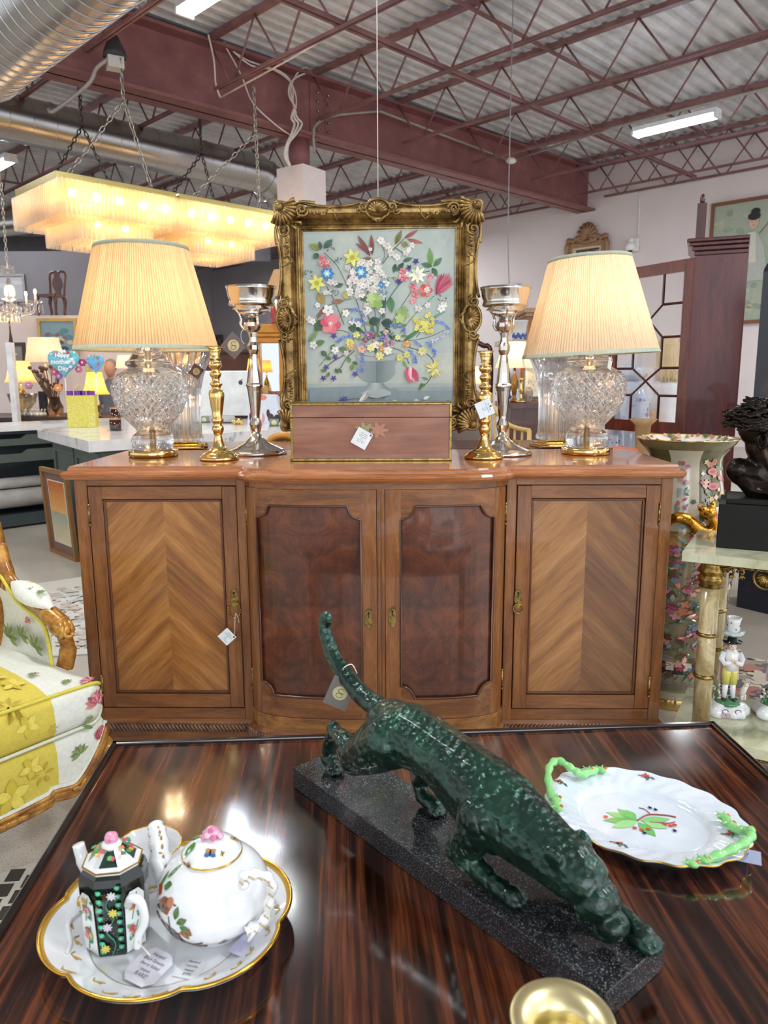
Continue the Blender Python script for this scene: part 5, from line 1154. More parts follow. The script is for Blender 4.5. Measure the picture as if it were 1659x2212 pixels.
for k in range(12): a = k*2.4; b.set(['#e08fb0', '#f0b8cc', '#cc6490'][k % 3]); b.sph((.006*math.cos(a), .006*math.sin(a), CH_+.040-.0011*k), (.0048, .0048, .002), 7, 5, Matrix.Rotation(a, 3, 'Z') @ Matrix.Rotation(.9, 3, 'Y'))
b.set('#eceeee').lathe([(.012, CH_+.022), (.014, CH_+.027), (.008, CH_+.032)], 16); b.build('rose_knob', paintm(.2, .5), cl)
b = MB('#f0f2f2'); b.tube(bez([(.028, -.052, CH_*.74), (.036, -.066, CH_*.90), (.048, -.070, CH_*.86), (.050, -.064, CH_*.6), (.040, -.058, CH_*.38), (.036, -.052, CH_*.2)], 5), .0058, 10); b.build('handle', PORP, cad)
b = MB('#f0f2f2'); b.tube(bez([(-.035, .03, CH_*.6), (-.052, .045, CH_*.8), (-.058, .050, CH_*.98)], 5), [.010]*6+[.0085]*5, 10); b.build('spout', PORP, cad)
# ---------------------------------------------------------------- bowl behind
bp_ = ontray(318, 1925); bp_.z = TS; bp_.y += .02; t = thing('sugar_bowl', 'small white porcelain bowl between the tea caddy and teapot spout', 'bowl', bp_)
b = MB('#f1f3f4'); R_ = .048; b.lathe([(0, 0), (.024, 0), (.025, .006), (.022, .010), (.034, .018), (.044, .036), (R_, .060), (R_+.002, .066), (R_-.001, .066), (.043, .040), (.03, .020), (0, .015)], 48); b.build('bowl_body', PORP, t)
b = MB(); b.tube([((R_+.001)*math.cos(k*PI/20), (R_+.001)*math.sin(k*PI/20), .066) for k in range(40)], .0013, 6, closed=True); b.tube([(.0265*math.cos(k*PI/20), .0265*math.sin(k*PI/20), .008) for k in range(40)], .0013, 6, closed=True); b.build('gilt_rim', GOLDP, t)
# ---------------------------------------------------------------- tags and stickers on the tray
def flatcard(label, name, P, w, h, rz, col, lines, cut=0, tilt=0):
    b = MB(col); M = Matrix.Translation(P) @ Matrix.Rotation(rz, 4, 'Z') @ Matrix.Rotation(tilt, 4, 'X'); c = cut
    pl_ = [(-w/2, -h/2+c), (-w/2+c, -h/2), (w/2-c, -h/2), (w/2, -h/2+c), (w/2, h/2-c), (w/2-c, h/2), (-w/2+c, h/2), (-w/2, h/2-c)] if c else [(-w/2, -h/2), (w/2, -h/2), (w/2, h/2), (-w/2, h/2)]
    b.prism(pl_, 0, .0006, lambda x, y, q: (M @ Vector((x, y, q)))[:]); y0 = h*.34
    for tx, sz in lines: b.set('#3c3e4a'); textfaces(b, tx, sz, lambda x, y: (M @ Vector((x*.85, y0+y, .0009)))[:], .2, 1.05); y0 -= sz*1.2
    return tag(b.build(name, PAPER, fix=False), label, 'price tag')
P = ontray(322, 2096)+Vector((0, 0, .001)); g = flatcard('white octagonal handwritten tag tied to the tea caddy handle', 'price_tag', P+Vector((0, 0, .004)), .052, .056, math.radians(-28), '#e6e4ee', [('Herend', .0075), ('Black Dynasty', .0068), ('cherry lidded', .0068), ('teapot', .0068), ('RARE!', .009)], .011, math.radians(4))
b = MB('#e6e2dc'); q0 = cp+Matrix.Rotation(math.radians(8), 3, 'Z') @ Vector((.040, -.066, CH_*.35)); b.tube(bez([q0, (q0+P)/2+Vector((.012, -.01, .01)), P+Vector((-.010, .024, .006))], 6), .0009, 5); so = b.build('tag_string', paintm(.8)); so.parent = g
flatcard('small square white price sticker on the tray below the teapot', 'price_sticker', ontray(411, 2093), .034, .034, math.radians(-14), '#e4e6ea', [('Herend', .0062), ('chantilly', .0058), ('teapot', .0058), ('$495', .0066)])
flatcard('blank pale lilac sticker on the tray right of the teapot', 'price_sticker', ontray(536, 2052)+Vector((0, 0, .008)), .036, .044, math.radians(-28), '#cdcbe6', [])
# ---------------------------------------------------------------- platter with green twig handles
def onT(x, y, z=0): return pz(x, y, TT+z)
pc = onT(1395, 1768, .02); pl_l = onT(1180, 1720, .022); pl_r = onT(1600, 1800, .022); pf = onT(1385, 1884, .022); pb_ = onT(1400, 1650, .022)
PX = (pl_r-pl_l).length/2*1.02; PYr = PX*.80; pyaw = math.radians(-33)
plat = thing('platter', 'large white oval porcelain platter with green twig handles', 'platter', (pc.x, pc.y+.012, TT), pyaw)
PX, PYr = PX*1.04, PX*.84
def psurf(f, a, o=0):
    z = .005 if f < .62 else (.005+.010*min(1, (f-.62)/.06) if f < .68 else .015+.010*((f-.68)/.32)); s = 1+.018*math.cos(18*a)*(f > .85)*((f-.85)/.15)
    return Vector((PX*f*s*math.cos(a), PYr*f*s*math.sin(a), z+o + (.0012*math.sin(30*a+f*25) if .7 < f < .95 else 0)))
b = MB('#dfe7f0'); fr2 = [.001, .3, .5, .60, .62, .65, .68, .72, .76, .80, .84, .88, .92, .96, 1.0]
b.grid(lambda u, w: psurf(fr2[int(round(w*14))], u*2*PI, .002), 144, 15, cu=True); b.grid(lambda u, w: psurf(fr2[int(round(w*14))], u*2*PI, -.002), 144, 15, cu=True); b.grid(lambda u, w: psurf(1, u*2*PI, -.002+.004*w), 144, 2, cu=True)
b.lathe([(.97, 0), (1, 0), (1, .004), (.97, .004)], 64, mod=lambda a, r, z, i: (r*.56*math.hypot(PX*math.cos(a), PYr*math.sin(a)), z))
ca, sa = math.cos(-pyaw), math.sin(-pyaw)
def pf_(x, y, o): # platter plane, x right / y away from the viewer
    X, Y_ = x*ca-y*sa, x*sa+y*ca; f = math.hypot(X/PX, Y_/PYr); a = math.atan2(Y_/PYr, X/PX); return psurf(f, a, .0022+o)
for k, (x, y, a, l) in enumerate([(0, 0, 2.6, .055), (0, 0, 3.1, .060), (0, 0, 3.5, .055), (0, 0, 2.1, .045), (.005, 0, .1, .055), (.0, -.004, -1.2, .045), (.01, -.003, -.5, .04), (-.005, .004, 1.7, .03)]): b.set(['#8fd07e', '#6fbd62', '#a5dc92', '#7cc86c'][k % 4]).decal(pf_, x-.01, y, leafp(l, .012, 7), .0004+.0001*k, a)
twig(b, pf_, [(-.01, 0), (.015, .018), (.045, .016), (.062, .01)], .0014, '#9a4a38', .0012); twig(b, pf_, [(.01, -.004), (.04, -.008), (.055, -.004)], .0009, '#9a4a38', .0012); twig(b, pf_, [(.02, .02), (.015, .035), (.006, .04)], .0008, '#7a4a40', .0012)
for x, y in [(-.022, -.022), (-.012, -.028), (.0, -.026), (.034, -.012), (.042, -.016), (.050, -.014), (-.062, .012)]: b.set('#d8452a').decal(pf_, x, y, circ(.0042, 10, .0036), .002)
for x, y in [(-.014, -.04), (.04, -.034), (.022, .036), (.03, .03)]:
    for k in range(3): b.set('#3f5a86').decal(pf_, x+.004*k, y, leafp(.010, .002, 5), .0018, .6+k)
for X, Y_, r in [(-.125, .10, .3), (.045, .118, -.5), (-.07, -.085, -.2), (.125, -.06, 2.6)]:
    twig(b, pf_, [(X-.014, Y_+.004), (X, Y_), (X+.012, Y_-.004)], .0009, '#a05a48', .0012)
    for k in range(5): b.set('#4f8a50' if k % 2 else '#4a6a90').decal(pf_, X+.003*k-.004, Y_-.002, leafp(.011, .0028, 5), .0015, k*1.3)
    for k in range(3): b.set('#d2502e').decal(pf_, X+.005*k-.006, Y_+.002*(k % 2), circ(.0026, 8), .0022)
b.build('plate_body', PORP, plat)
b = MB(); b.tube([psurf(1, 2*PI*k/144, 0) for k in range(144)], .0013, 5, closed=True); b.build('gilt_rim', GOLDP, plat)
GRN = flat('#8fd885', .15, 0, .6, .15, 30)
def plhandle(pts, buds):
    L = [Matrix.Rotation(-pyaw, 3, 'Z') @ (Vector(p)-Vector((pc.x, pc.y+.012, TT))) for p in pts]; PP = bez(L, 6); n = len(PP); b = MB('#8fd884')
    b.tube(PP, [.0072+.0015*math.sin(i*1.7) for i in range(n)], 10)
    for q in buds:
        c_ = Matrix.Rotation(-pyaw, 3, 'Z') @ (Vector(q)-Vector((pc.x, pc.y+.012, TT))); b.set('#86cf78'); b.sph(c_, (.011, .007, .006), 10, 6); b.set('#e0542c').sph(c_+Vector((.007, .003, .004)), (.004, .003, .003), 8, 5)
        for k in range(4): b.set('#a2e094').tube([c_, c_+Vector((.013*math.cos(k*1.1+.5), .013*math.sin(k*1.1+.5), .004))], [.0025, .001], 5)
    b.build('handle', paintm(.15, .6), plat)
plhandle([onT(1206, 1745, .030), onT(1187, 1705, .034), onT(1186, 1660, .045), onT(1205, 1643, .05), onT(1235, 1660, .044), onT(1258, 1672, .034), onT(1290, 1662, .030)], [onT(1200, 1725, .032), onT(1203, 1745, .030), onT(1270, 1665, .032), onT(1298, 1663, .030)])
plhandle([onT(1565, 1765, .030), onT(1590, 1792, .034), onT(1622, 1795, .046), onT(1616, 1815, .046), onT(1575, 1838, .038), onT(1525, 1858, .030)], [onT(1562, 1765, .032), onT(1575, 1780, .032), onT(1520, 1858, .030), onT(1495, 1866, .028)])
hp = onT(1613, 1816, .036); t = flatcard('small blue-grey tag on the table tied to the right handle of the platter', 'price_tag', onT(1618, 1850, .004), .036, .026, math.radians(-22), '#a7adc8', [], 0, math.radians(20))
b = MB('#dfe2ea'); b.tube(bez([hp, hp+Vector((.003, -.004, -.018)), onT(1615, 1846, .004)], 5), .0009, 5); q = b.build('tag_string', paintm(.8)); q.parent = t
# ---------------------------------------------------------------- brass candlestick close to the lens
kc = py(1215, 2205, .62); kz = kc.z; t = thing('candlestick', 'pale brass candlestick cup in the foreground at the bottom edge, out of focus', 'candlestick', (kc.x, kc.y, TT))
h_ = kz-TT; zc = (kc-CAM).dot(FW); R_ = 112*zc/1620
PB = metalm('pale_satin_brass', '#e6d9a6', .32, 0)
b = MB(); b.lathe([(0, 0), (.062, 0), (.064, .006), (.05, .014), (.02, .02)], 48); b.build('base', PB, t)
b = MB(); b.lathe([(.018, .018), (.012, .04), (.017, .06), (.009, .08), (.008, h_-.08), (.014, h_-.06), (.010, h_-.045)], 32); b.build('stem', PB, t)
b = MB(); b.lathe([(.010, h_-.048), (.017, h_-.04), (R_*.52, h_-.03), (R_*.62, h_-.012), (R_*.8, h_-.005), (R_, h_), (R_*1.01, h_+.002), (R_*.97, h_+.004), (R_*.75, h_-.001), (R_*.54, h_-.006), (R_*.47, h_-.02), (R_*.46, h_-.036), (0, h_-.036)], 64); b.build('cup', PB, t)
# ================================================================== bronze panther on its marble plinth
A_ = pz(632, 1657, .508); B_ = pz(1460, 2048, .508); C_ = pz(1310, 2146, .508)     # top corners seen in the photo
ex = (B_-pz(800, 1600, .508)); 
d1 = (B_-C_); wid_ = d1.length; dl = (C_-A_); Lm = dl.length; pyaw2 = math.atan2(dl.y, dl.x)
PO = A_.copy(); PO.z = TT
pan = thing('panther_sculpture', 'green bronze prowling panther sculpture on a long black marble plinth', 'sculpture', PO, pyaw2)
MI = Matrix.Rotation(-pyaw2, 3, 'Z')
wv = MI @ d1; WB = max(.10, wv.y)
m = N('black_marble'); v = m.coord(); c = m.ramp(m.noise(v, 9, 5, .7), [(.35, '#17181c'), (.55, '#2b2c30'), (.72, '#505054')]); c = m.mix(c, m.ramp(m.noise(v, 420, 4, .75), [(.565, (0, 0, 0)), (.65, (.34, .33, .31))]), 1.0, 'ADD'); MARB = m.fin(c, .12, 0, .4)
b = MB(); hM = .508-TT; b.bb(0, Lm, 0, WB, 0, hM); b.build('plinth', MARB, pan, mods=[('bevel', .0012, 1)])
m = N('green_bronze'); v = m.coord(); vo = m.n('ShaderNodeTexVoronoi'); vo.inputs['Scale'].default_value = 85; m.l(v, vo.inputs['Vector'])
c = m.ramp(m.noise(v, 14, 5, .65), [(.32, '#08201a'), (.5, '#12352a'), (.66, '#204a39'), (.8, '#5a4a30')])
m.bump(m.math('ADD', vo.outputs['Distance'], m.math('MULTIPLY', m.noise(v, 60, 4), .8)), .75, .004); BRZ = m.fin(c, .27, .55, .45, None, .12)
def P3(l): return [Vector(p) for p in l]
L_ = []
def limb(pts, rad): L_.append(('t', P3(pts), [r*1.10 for r in rad]))
limb([(.215, .066, .185), (.26, .066, .188), (.32, .066, .186), (.38, .066, .178), (.43, .066, .165), (.475, .066, .150), (.52, .066, .138), (.56, .066, .130), (.595, .066, .122)], [.043, .049, .044, .045, .050, .053, .047, .041, .037])
limb([(.33, .066, .165), (.40, .066, .140), (.46, .066, .118)], [.030, .036, .038])
# hind quarters: near leg thrust back, far leg forward
limb([(.245, .046, .180), (.205, .040, .150), (.158, .034, .112)], [.046, .041, .027]); limb([(.158, .034, .112), (.115, .040, .128), (.078, .046, .128)], [.025, .0175, .0135]); limb([(.078, .046, .130), (.056, .050, .100), (.050, .050, .070)], [.0135, .0125, .0135]); limb([(.050, .050, .066), (.072, .048, .055)], [.0150, .0125])
L_.append(('s', (.075, .046, .135), (.016, .013, .015)))
limb([(.255, .090, .170), (.272, .100, .125), (.262, .104, .100)], [.036, .026, .018]); limb([(.262, .104, .100), (.245, .104, .080), (.258, .103, .060), (.290, .103, .054)], [.0155, .0125, .0125, .0145])
# fore quarters
limb([(.465, .034, .150), (.450, .022, .110), (.432, .018, .084)], [.036, .027, .019]); limb([(.432, .018, .084), (.468, .024, .066), (.500, .030, .056), (.522, .033, .053)], [.020, .0155, .0140, .0150])
L_.append(('s', (.470, .036, .150), (.040, .018, .040)))
limb([(.485, .100, .135), (.535, .112, .095), (.585, .114, .070)], [.032, .023, .018]); limb([(.585, .114, .070), (.640, .112, .058), (.684, .104, .053)], [.0170, .0145, .0165])
# head
L_ += [('s', (.612, .066, .118), (.038, .037, .036)), ('s', (.640, .066, .100), (.029, .031, .028)), ('s', (.664, .066, .078), (.021, .022, .019)), ('s', (.655, .066, .064), (.019, .018, .012)), ('s', (.632, .047, .092), (.016, .014, .016)), ('s', (.632, .085, .092), (.016, .014, .016)), ('s', (.668, .057, .074), (.012, .011, .011)), ('s', (.668, .075, .074), (.012, .011, .011)),
 ('s', (.645, .053, .118), (.012, .008, .006)), ('s', (.645, .079, .118), (.012, .008, .006)), ('s', (.590, .034, .148), (.015, .007, .015)), ('s', (.590, .098, .148), (.015, .007, .015)), ('s', (.676, .066, .089), (.007, .009, .006))]
for cx, cy, sg, f in ((.078, .046, 1, 1.0), (.298, .103, 1, 1.0), (.530, .034, 1, 1.0), (.696, .103, 1, 1.15)):
    for k in range(4): L_.append(('s', (cx+.004-.004*abs(k-1.5), cy+(k-1.5)*.0086, .0495), (.0125*f, .0052, .0082)))
tail = bez(P3([(.235, .066, .200), (.190, .066, .208), (.140, .066, .214), (.090, .066, .236), (.052, .066, .262), (.030, .066, .292), (.020, .066, .318), (.022, .066, .334), (.032, .066, .337), (.036, .066, .327), (.030, .066, .322)]), 4)
L_.append(('t', tail, [.0165*(1-i/len(tail))**1.1+.0056 for i in range(len(tail))]))
def pdisp(co, n):
    d = .0007*MN.noise(co*95)+.0010*MN.noise(co*42)
    if .40 < co.x < .53 and co.z < .17 and co.y < .06: d -= .0022*max(0, math.sin(co.x*260+co.z*90))**6
    for ex_, ey_, ez_ in ((.646, .050, .107), (.646, .082, .107)):
        q = (co-Vector((ex_, ey_, ez_))).length
        if q < .010: d -= .0026*(1-q/.010)
    if .655 < co.x and abs(co.z-.066-.25*(co.x-.66)) < .0022: d -= .0014
    if .60 < co.x < .69 and abs(co.y-.066) < .0022 and co.z > .09: d -= .0010
    return d
organic('bronze_panther', L_, BRZ, pan, .0026, 4, pdisp)
for ey_ in (.0485, .0835): b = MB(); b.sph((.649, ey_, .108), (.0042, .0036, .0034), 10, 6); b.build('eye', metalm('bronze_eye', '#5a4a2c', .2), pan)
hp = pan.location + Matrix.Rotation(pyaw2, 3, 'Z') @ Vector((.083, .066, .228))
hp2 = py(745, 1474, hp.y-.012)
price_tag('taupe card tag with gold monogram tied round the tail of the panther', hp2, .045, .058, math.radians(24), col='#75706a', logo=True, corner=False, string=[hp2+Vector((.001, .004, .012)), hp2+Vector((-.004, .004, .024)), hp2+Vector((.012, .012, .030)), hp2+Vector((.022, .012, .012))])
# ================================================================== right side: onyx table, bust, vase, bookcase
m = N('green_onyx'); v = m.coord(); c = m.ramp(m.noise(v, 5, 6, .65, 1.2), [(.3, '#8f9478'), (.45, '#b9b998'), (.6, '#cfcdb0'), (.72, '#a9a486'), (.8, '#7d7a5c')]); ONYX = m.fin(c, .14, 0, .5)
m = N('brown_onyx'); v = m.coord((1, 1, .5)); c = m.ramp(m.noise(v, 12, 6, .65, 1.2), [(.3, '#6d5634'), (.45, '#a58f62'), (.58, '#c4b487'), (.7, '#9c8a58'), (.8, '#5e4426')]); ONYB = m.fin(c, .16, 0, .5)
GB = metalm('gilt_bronze', '#a88a4e', .3, .3, 90, '#54401e')
P0 = pz(1473, 1193, .70); OY = math.radians(-29.5)
ot = thing('onyx_table', 'two tier green onyx side table with brass mounts, right of the sideboard', 'table', (P0.x, P0.y, FLOOR), OY)
tz1 = .70-FLOOR; lz_ = .10-FLOOR
def chunk(b, x0, x1, y0, y1, z0, z1, c_=.06): b.prism([(x0+c_*0, y0), (x1, y0), (x1, y1), (x0+c_*0, y1)], z0, z1, lambda x, y, w: (x, y, w))
b = MB(); b.prism([(0, 0), (.82, 0), (.82, .40), (.0, .40)], tz1-.028, tz1, lambda x, y, w: (x, y, w)); b.build('table_top', ONYX, ot, mods=[('bevel', .004, 2)])
b = MB(); b.prism([(0.0, .0), (.82, .0), (.82, .40), (.0, .40)], lz_-.032, lz_, lambda x, y, w: (x, y, w)); b.build('lower_shelf', ONYX, ot, mods=[('bevel', .004, 2)])
for (x, y) in ((.085, .055), (.085, .345), (.735, .055), (.735, .345)):
    b = MB(); H = tz1-.03-lz_; r = .028
    b.lathe([(r, lz_+.02), (r, lz_+H-.08)], 24, (x, y, 0), mod=lambda a, rr, z, i: (rr, z)); lg = b.build('leg', ONYB, ot)
    b = MB(); b.lathe([(.036, lz_), (.037, lz_+.008), (.031, lz_+.016), (.029, lz_+.022)], 24, (x, y, 0)); b.build('leg_collar', GB, lg)
    for zz in (.23, .40): b = MB(); b.lathe([(r, lz_+H*zz*1.45-.007), (r+.005, lz_+H*zz*1.45-.004), (r+.006, lz_+H*zz*1.45), (r+.005, lz_+H*zz*1.45+.004), (r, lz_+H*zz*1.45+.007)], 24, (x, y, 0)); b.build('leg_collar', GB, lg)
    b = MB(); z = lz_+H; b.lathe([(r, z-.085), (r+.008, z-.082), (r+.003, z-.075), (r+.010, z-.066), (r+.012, z-.05), (r+.004, z-.044), (r+.010, z-.036), (r+.013, z-.028), (r+.002, z-.012), (r+.006, z)], 28, (x, y, 0), mod=lambda a, rr, z_, i: (rr*(1+.03*math.cos(10*a)), z_)); b.build('capital', GB, lg)
def acanthus(b, x, y, z, s, k=1):
    b.tube([(x+s*(.02+.018*i), y, z-.012+.008*math.sin(i*1.1)) for i in range(8)], [.005, .006, .006, .005, .005, .004, .004, .003], 6)
    for i in range(5):
        cx = x+s*(.03+.028*i); r = .013; b.tube([(cx+s*r*(1-.11*q)*math.cos(q*.75), y, z-.022-k*.004*i/2+r*(1-.11*q)*math.sin(q*.75)) for q in range(9)], [.0045*(1-.07*q) for q in range(9)], 6)
        for a in (-.6, -1.3, -2.0): b.tube([(cx, y, z-.03), (cx+.014*math.cos(a), y-.003, z-.03+.014*math.sin(a))], [.0045, .0015], 5)
b = MB(); zt = tz1-.034; b.bb(.11, .71, .048, .056, zt-.012, zt)
for x in (.41,):
    for k in range(9): a = math.radians(200+140*k/8); b.tube([(x, .042, zt-.018), (x+.026*math.cos(a), .034, zt-.018+.034*math.sin(a)), (x+.032*math.cos(a), .040, zt-.018+.040*math.sin(a))], [.003, .006, .006], 6)
    b.tube([(x+.042*math.cos(t*PI/12), .044, zt-.034+.038*math.sin(t*PI/12)) for t in range(24)], .004, 6, closed=True)
for x in (.24,):
    for k in range(9): a = math.radians(200+140*k/8); b.tube([(x, .042, zt-.018), (x+.022*math.cos(a), .034, zt-.018+.030*math.sin(a)), (x+.027*math.cos(a), .040, zt-.018+.036*math.sin(a))], [.003, .006, .006], 6)
    b.tube([(x+.036*math.cos(t*PI/12), .044, zt-.030+.034*math.sin(t*PI/12)) for t in range(24)], .004, 6, closed=True)
acanthus(b, .20, .046, zt, -1); acanthus(b, .28, .046, zt, 1); acanthus(b, .37, .046, zt, -1); acanthus(b, .45, .046, zt, 1); b.build('pierced_apron', GB, ot)
b = MB(); b.bb(.01, .81, .01, .39, lz_-.048, lz_-.032)
for k in range(70): b.sph((.015+.0115*k, .008, lz_-.040), .0045, 6, 4)
for k in range(22):
    x = .04+.036*k; b.tube([(x+.017*(1-.1*q)*math.cos(q*.7+(k % 2)*PI), .014, lz_-.085+.020*(1-.1*q)*math.sin(q*.7+(k % 2)*PI)) for q in range(10)], [.0055]*10, 6)
b.tube([(.01, .014, lz_-.068+0), (.81, .014, lz_-.068)], .004, 6)
b.tube([(.02+.04*k, .014, lz_-.115-.008*(k % 2)) for k in range(20)], .005, 6); b.build('gilt_base_mount', GB, ot)
for (x, y) in ((.03, .03), (.79, .03), (.03, .37), (.79, .37)): b = MB(); b.lathe([(.014, 0), (.022, .01), (.024, .04), (.016, lz_-.06), (.02, lz_-.04)], 14, (x, y, 0)); b.build('foot', GB, ot)
# bust
BQ = pz(1546, 1182, .701); bs = thing('bronze_bust', 'dark bronze bust with wind-swept hair on a black block, standing on the onyx table', 'sculpture', (BQ.x, BQ.y, .7005), OY+math.radians(4))
m = N('dark_bronze'); v = m.coord(); c = m.ramp(m.noise(v, 9, 5, .7), [(.35, '#14110f'), (.55, '#2a201a'), (.68, '#4a3424'), (.8, '#8a5c3a')]); m.bump(m.noise(v, 40, 4), .2, .004); DBR = m.fin(c, .26, .75)
m = N('black_slate'); v = m.coord(); SLT = m.fin(m.ramp(m.noise(v, 5, 5), [(.3, '#0b0b09'), (.7, '#161712')]), .5, 0, 0, .25)
hh = py(1550, 1078, BQ.y).z-.7005
b = MB(); b.bb(0, .27, 0, .22, 0, hh-.016); b.bb(.02, .25, .02, .20, hh-.016, hh); b.build('plinth', SLT, bs, mods=[('bevel', .002, 1)])
def bq(x, y, d=.10):
    q = py(x, y, BQ.y+d*.8)-Vector(bs.location); return Matrix.Rotation(-(OY+math.radians(4)), 3, 'Z') @ q
hc = bq(1652, 928); nk = bq(1640, 1035); sh_ = bq(1580, 1025)
hc.y = .11; nk.y = .11
P = [('s', hc+Vector((.0, 0, .012)), (.082, .068, .075)), ('s', hc+Vector((.030, 0, -.035)), (.056, .052, .055)), ('s', hc+Vector((.062, 0, -.075)), (.028, .034, .022)), ('s', hc+Vector((.088, 0, -.022)), (.012, .011, .020)), ('s', hc+Vector((.078, -.026, .0)), (.014, .018, .008)), ('s', hc+Vector((.078, .026, .0)), (.014, .018, .008)), ('s', hc+Vector((.078, 0, -.055)), (.012, .018, .007)), ('s', hc+Vector((.060, -.036, -.030)), (.022, .016, .02)),
     ('t', [hc+Vector((-.008, 0, -.05)), Vector((.155, .11, hh+.055)), Vector((.15, .11, hh+.02))], [.048, .046, .060]),
     ('t', [Vector((.055, .11, hh+.078)), Vector((.10, .11, hh+.075)), Vector((.15, .11, hh+.05)), Vector((.20, .11, hh+.06)), Vector((.26, .11, hh+.06))], [.044, .052, .052, .05, .044]),
     ('s', Vector((.15, .11, hh+.022)), (.085, .075, .030)), ('s', (.045, .10, hh+.085), (.036, .040, .040)), ('t', [Vector((.05, .10, hh+.08)), Vector((.12, .10, hh+.02))], [.03, .05]), ('s', (.26, .10, hh+.052), (.036, .038, .034)), ('s', (.16, .075, hh+.03), (.07, .03, .03))]
organic('bust_figure', P, DBR, bs, .004, 5, lambda co, n: .0015*MN.noise(co*40))
b = MB()
for sy in (-1,): 
    ec = hc+Vector((-.006, -.070, -.028)); b.tube([ec+Vector((.013*math.cos(t*.5+2.2)-.001, -.004-.003*math.sin(t), .024*math.sin(t*.5+2.2))) for t in range(12)], [.0055]*11+[.003], 8); b.tube([ec+Vector((.006*math.cos(t*.6+2.4), -.001, .013*math.sin(t*.6+2.4)+.004)) for t in range(8)], .003, 6); b.sph(ec+Vector((.004, 0, -.02)), (.007, .005, .008), 8, 6)
b.build('ear', DBR, bs)
rb = random.Random(8); b = MB()
for k in range(190):
    th = rb.uniform(.1, 3.1); ph = rb.uniform(-1.45, 1.45); 
    d_ = Vector((math.cos(th)*math.cos(ph), -math.sin(ph), math.sin(th)*math.cos(ph))); 
    if d_.z < -.2: continue
    p = hc+Vector((0, 0, .012))+Vector((d_.x*.082, d_.y*.069, d_.z*.076)); L = rb.uniform(.03, .062); pts = [p]; dr = Vector((-1, d_.y*.25, d_.z*.35+.02)).normalized()
    for i in range(1, 8):
        q = pts[-1]+dr*(L/7)+Vector((0, 0, .0045*math.sin(i*1.6+k*.3)))-Vector((0, 0, .0012)); rel = q-(hc+Vector((0, 0, .012)))
        e = math.sqrt((rel.x/.085)**2+(rel.y/.072)**2+(rel.z/.079)**2)
        if e < 1: q = hc+Vector((0, 0, .012))+rel/max(e, .01)
        pts.append(q)
    b.tube(pts, [.0065, .0085, .0085, .008, .0075, .0065, .005, .003], 6)
b.build('hair', DBR, bs)
# ---------------------------------------------------------------- large famille rose vase with gilt dragon
VY = 2.98; vc = py(1481, 1000, VY); sV = (VY*.984+.3*.177)/1620*1.0; V0 = Vector((vc.x, VY, FLOOR))
va = thing('floor_vase', 'tall flower painted porcelain palace vase with a gilt dragon, behind the onyx table', 'vase', V0)
def vz(y): return py(1481, y, VY).z-FLOOR
rows = [(1512, 78), (1500, 80), (1492, 76), (1480, 72), (1440, 74), (1400, 80), (1340, 92), (1280, 103), (1220, 108), (1170, 106), (1130, 98), (1100, 89), (1066, 82), (1030, 76), (1000, 72), (985, 74), (970, 84), (958, 96), (949, 103), (946, 103)]
vp = [(r*sV, max(.0, vz(y))) for y, r in rows]; vp[0] = (vp[0][0], 0.0)
b = MB('#cdbf9c'); 
def vr(z):
    for i in range(len(vp)-1):
        if vp[i][1] <= z <= vp[i+1][1]: t = (z-vp[i][1])/max(1e-6, vp[i+1][1]-vp[i][1]); return vp[i][0]+(vp[i+1][0]-vp[i][0])*t
    return vp[-1][0]
dense = [(vr(z*vp[-1][1]/60), z*vp[-1][1]/60) for z in range(61)]
b.lathe(dense, 120, caps=False); zt = vp[-1][1]
f0, n_, rr2 = b.last
for i in range(rr2):
    z = dense[i][1]
    for j in range(n_):
        a = 2*PI*(j+.5)/n_+PI/2+.007+.02*math.sin(z*260); k = (a % (PI/2)); c_ = '#bdb193'
        if z > vz(970): c_ = '#7c7450'
        elif z > vz(1132): c_ = '#6d6440' if k < .80 else '#d6cdb6'
        elif z > vz(1172): c_ = '#a88446'
        elif z > vz(1400): c_ = '#8f8465'
        elif z > vz(1440): c_ = '#a89f84'
        elif z > vz(1475): c_ = '#8d8464'
        b.c[f0+i*n_+j] = C4(c_)
b.set('#e9e4d8').lathe([(vp[-1][0], zt), (vp[-1][0]*.93, zt-.002), (vp[-1][0]*.66, zt-.05), (vp[-1][0]*.6, zt-.2), (0, zt-.3)], 56, caps=False)
def vs_(x, y, o): r = vr(y)+o+.0028; a = -PI/2+x/.14; return (r*math.cos(a), r*math.sin(a), y)
rv = random.Random(21); R0 = .14
zneck = vz(1170)
for k in range(4):
    x = -.165+k*.22
    for j in range(46): b.set(rv.choice(['#c97a74', '#d99a88', '#56653f', '#7a8a58', '#b8605e', '#d8b07c', '#e0d2ac', '#485a3c'])); b.decal(vs_, x+rv.uniform(-.05, .05), rv.uniform(vz(1125), vz(990)), flowerp(rv.uniform(.007, .015), rv.choice([4, 5, 6]), 20), .0010+.00006*j)
    for zz in (1040, 1010): b.set('#d07c78').decal(vs_, x, vz(zz), circ(.024, 14, .014), .004); b.set('#b85a5c').decal(vs_, x, vz(zz), circ(.012, 10, .007), .0042)
    b.set('#efe6d6').decal(vs_, x, vz(1098), flowerp(.034, 6, 30, .2), .004); b.set('#c05a78').decal(vs_, x, vz(1098), flowerp(.016, 5, 20), .0044)
    xw = x+.11
    for j in range(26): b.set(rv.choice(['#c8607c', '#d88aa0', '#7f9a86', '#5c7a5c', '#8a9ab0', '#b85878'])); b.decal(vs_, xw+rv.gauss(0, .016), rv.uniform(vz(1120), vz(985)), rv.choice([flowerp(.010, 5, 20), leafp(.022, .006)]), .0008+.00005*j, rv.uniform(0, 6))
